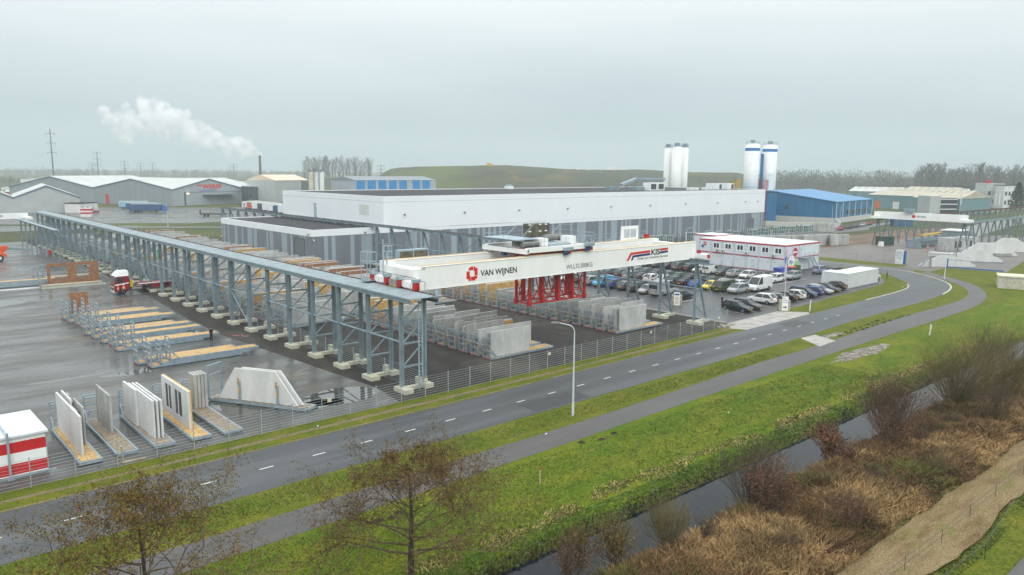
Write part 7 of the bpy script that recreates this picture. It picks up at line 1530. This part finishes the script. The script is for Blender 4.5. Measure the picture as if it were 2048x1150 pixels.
FP = [(37, 12.4), (45.2, 12.1), (56.4, 13.2), (63, 13.3), (74, 13.4)]
for x, y in FP: b = MB(); b.cyl((x-36, y-12.9, 0), (x-36, y-12.9, .9), .022, n=6); b.build('fence_post', bark, pf3)
b = MB(); [b.beam((xa-36, ya-12.9, 1.0), (xb-36, yb-12.9, 1.0), .02) for (xa, ya), (xb, yb) in zip(FP, FP[1:])]; b.build('wire', dgrey, pf3)
# ------------------------------------------------------------------ far trees
ftw = M('far_tree_twigs', (.15, .15, .14), rough=.95, var=.25, scale=.05); ftg = M('far_tree_olive', (.105, .115, .075), rough=.95, var=.25, scale=.05); fdark = M('conifer_dark', (.02, .035, .022), rough=.9, var=.3, scale=.4)
def far_tree(rnd, h, m_, kind='bare'):
    t = thing('bare_tree', 'x', 'tree'); b = MB(); b.cyl((0, 0, 0), (0, 0, h*.85), h*.016, h*.004, n=4, caps=False); tr = b.build('trunk', bark, t, fixn=False); b = MB()
    w_ = h*(.16 if kind == 'poplar' else .30)
    for i in range(34):
        k = .15+.85*i/34; a = rnd.uniform(0, 6.28); r0 = w_*math.sin(math.pi*min(1, (1.08-k)*1.1))**.6; tip = Vector((math.cos(a)*r0*rnd.uniform(.5, 1), math.sin(a)*r0*rnd.uniform(.5, 1), h*min(1, k+.14+rnd.uniform(0, .08)))); base = Vector((0, 0, h*k*.8)); b.beam(base, tip, h*.007)
        for _ in range(9):
            q = base+(tip-base)*rnd.uniform(.25, 1); e_ = q+Vector((rnd.gauss(0, 1), rnd.gauss(0, 1), rnd.uniform(.2, 1.6)))*h*.045; s_ = Vector((rnd.gauss(0, 1), rnd.gauss(0, 1), 0)).normalized()*h*.006; b.quad(q-s_, q+s_, e_+s_*.4, e_-s_*.4)
    b.build('crown', m_, t, fixn=False); dup_tree(t); return t
rf = random.Random(9)
protos = [far_tree(rf, 20, ftw), far_tree(rf, 20, ftg), far_tree(rf, 24, ftw, 'poplar'), far_tree(rf, 18, ftw)]
fu = set()
def pt(i, px, D, h, label, group):
    x, y = far(px, D); pr = protos[i]
    if i not in fu: fu.add(i); o = pr; o.location = (x, y, 0); o.rotation_euler.z = rf.uniform(0, 6); tag(o, label, None, group)
    else: o = dup(pr, (x, y, 0), rf.uniform(0, 6), label, group)
    s = h/(20, 20, 24, 18)[i]; o.scale = (s*rf.uniform(.9, 1.3),)*2+(s,); return o
for i in range(20): pt(rf.choice((2, 2, 0)), 612+i*6.8+rf.uniform(-3, 3), rf.uniform(1150, 1300), rf.uniform(33, 42), 'tall bare tree in the hazy clump behind the pale silos', 'bare trees behind the pale silos')
for i in range(34): pt(rf.choice((0, 2, 3)), 1835+i*6.3+rf.uniform(-3, 3), rf.uniform(620, 760), rf.uniform(22, 31), 'tall bare tree in the wood at the far right', 'bare trees at the far right')
for i in range(5): pt((1, 0, 3, 1, 3)[i], (742, 690, 672, 655, 700)[i], 480, 7, 'small bare bush in front of the pale low building', 'bare bushes by the low building')
for i, px in enumerate(()): o = pt(3, px, 676, 9, 'tiny bare tree on the ridge of the green mound', 'trees on the mound ridge'); o.location.z = 20.5
t = thing('conifer', 'dark conifer at the right picture edge beside the white house', 'tree', (*far(2040, 440), 0)); b = MB(); b.cyl((0, 0, 0), (0, 0, 14), .4, .1, n=6, caps=False); tr = b.build('trunk', bark, t); b = MB()
for _ in range(1500):
    k = rf.random(); r_ = 5.5*(1-k)**.7*rf.uniform(.3, 1); a = rf.uniform(0, 6.28); c = Vector((math.cos(a)*r_, math.sin(a)*r_, 1.5+14.5*k)); u_ = Vector((rf.gauss(0, 1), rf.gauss(0, 1), rf.gauss(0, 1)))*.45; v_ = Vector((rf.gauss(0, 1), rf.gauss(0, 1), rf.gauss(0, 1)))*.3; b.quad(c, c+u_, c+u_+v_, c+v_)
b.build('crown', fdark, t, fixn=False)
def wood(name, label, pxa, pxb, Da, Db, n, h0, h1, m_, rnd):
    b = MB()
    for i in range(n):
        px = rnd.uniform(pxa, pxb); D = rnd.uniform(Da, Db); x, y = far(px, D); h = rnd.uniform(h0, h1)*(1+.25*N(px, D, .02)); b.beam((x, y, 0), (x, y, h*.8), h*.02)
        for _ in range(46):
            a = rnd.uniform(0, 6.28); k = rnd.random()**.7; r_ = h*.34*rnd.random()**.5*(1-.5*abs(k-.5)); c = Vector((x+math.cos(a)*r_, y+math.sin(a)*r_, h*(.12+.88*k))); u_ = Vector((rnd.gauss(0, .25), rnd.gauss(0, .25), rnd.uniform(.3, 1)))*h*.13; s_ = Vector((rnd.gauss(0, 1), rnd.gauss(0, 1), 0)).normalized()*h*.018; b.quad(c-s_, c+s_, c+u_+s_*.3, c+u_-s_*.3)
    tag(b.build(name, m_, fixn=False), label, 'wood', None, 'stuff')
wood('far_wood', 'long brown-grey wood on the horizon behind the blue hall and teal halls', 1500, 2110, 680, 900, 620, 9, 17, ftw, rf)
wood('far_wood', 'second greener belt of trees behind the blue hall roof', 1520, 2110, 950, 1250, 420, 16, 24, ftg, rf)
wood('far_wood', 'misty belt of trees on the left horizon behind the pylons', -60, 640, 1450, 1570, 420, 10, 18, ftw, rf)
wood('far_wood', 'low dark scrub behind the halls at the left', -40, 340, 760, 980, 240, 5, 10, ftg, rf)
wood('far_wood', 'misty trees between the chimney and the mound', 520, 800, 760, 1000, 160, 7, 14, ftw, rf)
wood('roadside_scrub', 'dark scrub and small trees in front of the wood at the right', 1700, 2060, 470, 620, 60, 4, 7, ftg, rf)
# dark ditch beyond the yard, grassy ledge
sheet('far_ditch_water', [(74, 286), (79, 284), (112, 262), (112, 268), (80, 291), (60, 305), (30, 322), (30, 316)], .02, M('dark_ditch', (.02, .022, .02), rough=.3))
sheet('far_grass_ledge', [(74, 300), (112, 272), (112, 286), (90, 306), (60, 322), (40, 330), (30, 326)], .012, grass_dull)
# ------------------------------------------------------------------ steam and haze
def volume_mat(name, col, dens, aniso=.0, noise_=None):
    m = bpy.data.materials.new(name); m.use_nodes = True; n = m.node_tree.nodes; l = m.node_tree.links
    n.remove(n['Principled BSDF']); v = n.new('ShaderNodeVolumePrincipled'); v.inputs['Color'].default_value = (*col, 1); v.inputs['Density'].default_value = dens; v.inputs['Anisotropy'].default_value = aniso
    if noise_:
        g = n.new('ShaderNodeNewGeometry'); t = n.new('ShaderNodeTexNoise'); t.inputs['Scale'].default_value = noise_; t.inputs['Detail'].default_value = 3; l.new(g.outputs['Position'], t.inputs['Vector'])
        k = n.new('ShaderNodeMapRange'); k.inputs[1].default_value = .40; k.inputs[2].default_value = .62; k.inputs[3].default_value = dens*.12; k.inputs[4].default_value = dens*1.6; l.new(t.outputs[0], k.inputs[0]); l.new(k.outputs[0], v.inputs['Density'])
    l.new(v.outputs[0], n['Material Output'].inputs['Volume'])
    return m
PL = [(520, 311, 3.4), (516, 308, 4.2), (511, 305, 5.2), (505, 302, 6), (498, 299, 7), (491, 296, 8), (483, 294, 9), (474, 291, 9.5), (465, 289, 10), (455, 286, 10), (446, 284, 7.5), (438, 270, 7.5), (430, 284, 9), (418, 276, 10), (407, 262, 9), (405, 283, 10), (390, 270, 12), (374, 258, 13), (360, 242, 12), (372, 236, 9), (346, 250, 14), (352, 226, 9), (330, 238, 15), (312, 226, 13), (300, 214, 12), (286, 205, 9), (316, 250, 13), (296, 236, 12), (280, 252, 13), (262, 240, 12), (240, 232, 11), (222, 240, 9), (250, 254, 12)]
import bmesh
rs_ = random.Random(6); bm = bmesh.new()
for px, py, r in PL:
    D = 520; d = CF+CX*((px-1024)/F)-CU*((py-575)/F); c0 = EYE+d*D
    for q in range(5):
        c = c0+Vector((rs_.gauss(0, .4), rs_.gauss(0, .4), rs_.gauss(0, .3)))*r*(.0 if q == 0 or r < 3 else 1); rr_ = r*(.36 if r > 3 else .34)*rs_.uniform(.75, 1.2)*(1 if q else 1.1)
        bmesh.ops.create_icosphere(bm, subdivisions=2, radius=rr_, matrix=Matrix.Translation(c))
for v_ in bm.verts: v_.co += v_.normal*noise.noise(v_.co*.22)*1.1 if False else Vector((noise.noise(v_.co*.25), noise.noise(v_.co*.25+Vector((9, 0, 0))), noise.noise(v_.co*.25+Vector((0, 9, 0)))))*(.5 if v_.co.x > 0 and (v_.co-Vector((chx, chy, v_.co.z))).length < 14 else 1.3)
me = bpy.data.meshes.new('steam'); bm.to_mesh(me); bm.free(); st_o = bpy.data.objects.new('steam_plume', me); COL.objects.link(st_o)
rm = st_o.modifiers.new('r', 'REMESH'); rm.mode = 'VOXEL'; rm.voxel_size = .75
dg = bpy.context.evaluated_depsgraph_get(); me2 = bpy.data.meshes.new_from_object(st_o.evaluated_get(dg)); st_o.modifiers.clear(); st_o.data = me2
me2.materials.clear(); me2.materials.append(volume_mat('steam', (.98, .98, .99), .11, .3, .13))
tag(st_o, 'white steam plume drifting left from the brown chimney', 'steam', None, 'stuff')
hz = MB(); hz.box(-1600, 2700, -1600, 2700, -3.0, 135); ho = hz.build('haze', volume_mat('haze', (.80, .88, .91), .0003, 0)); ho['kind'] = 'stuff'
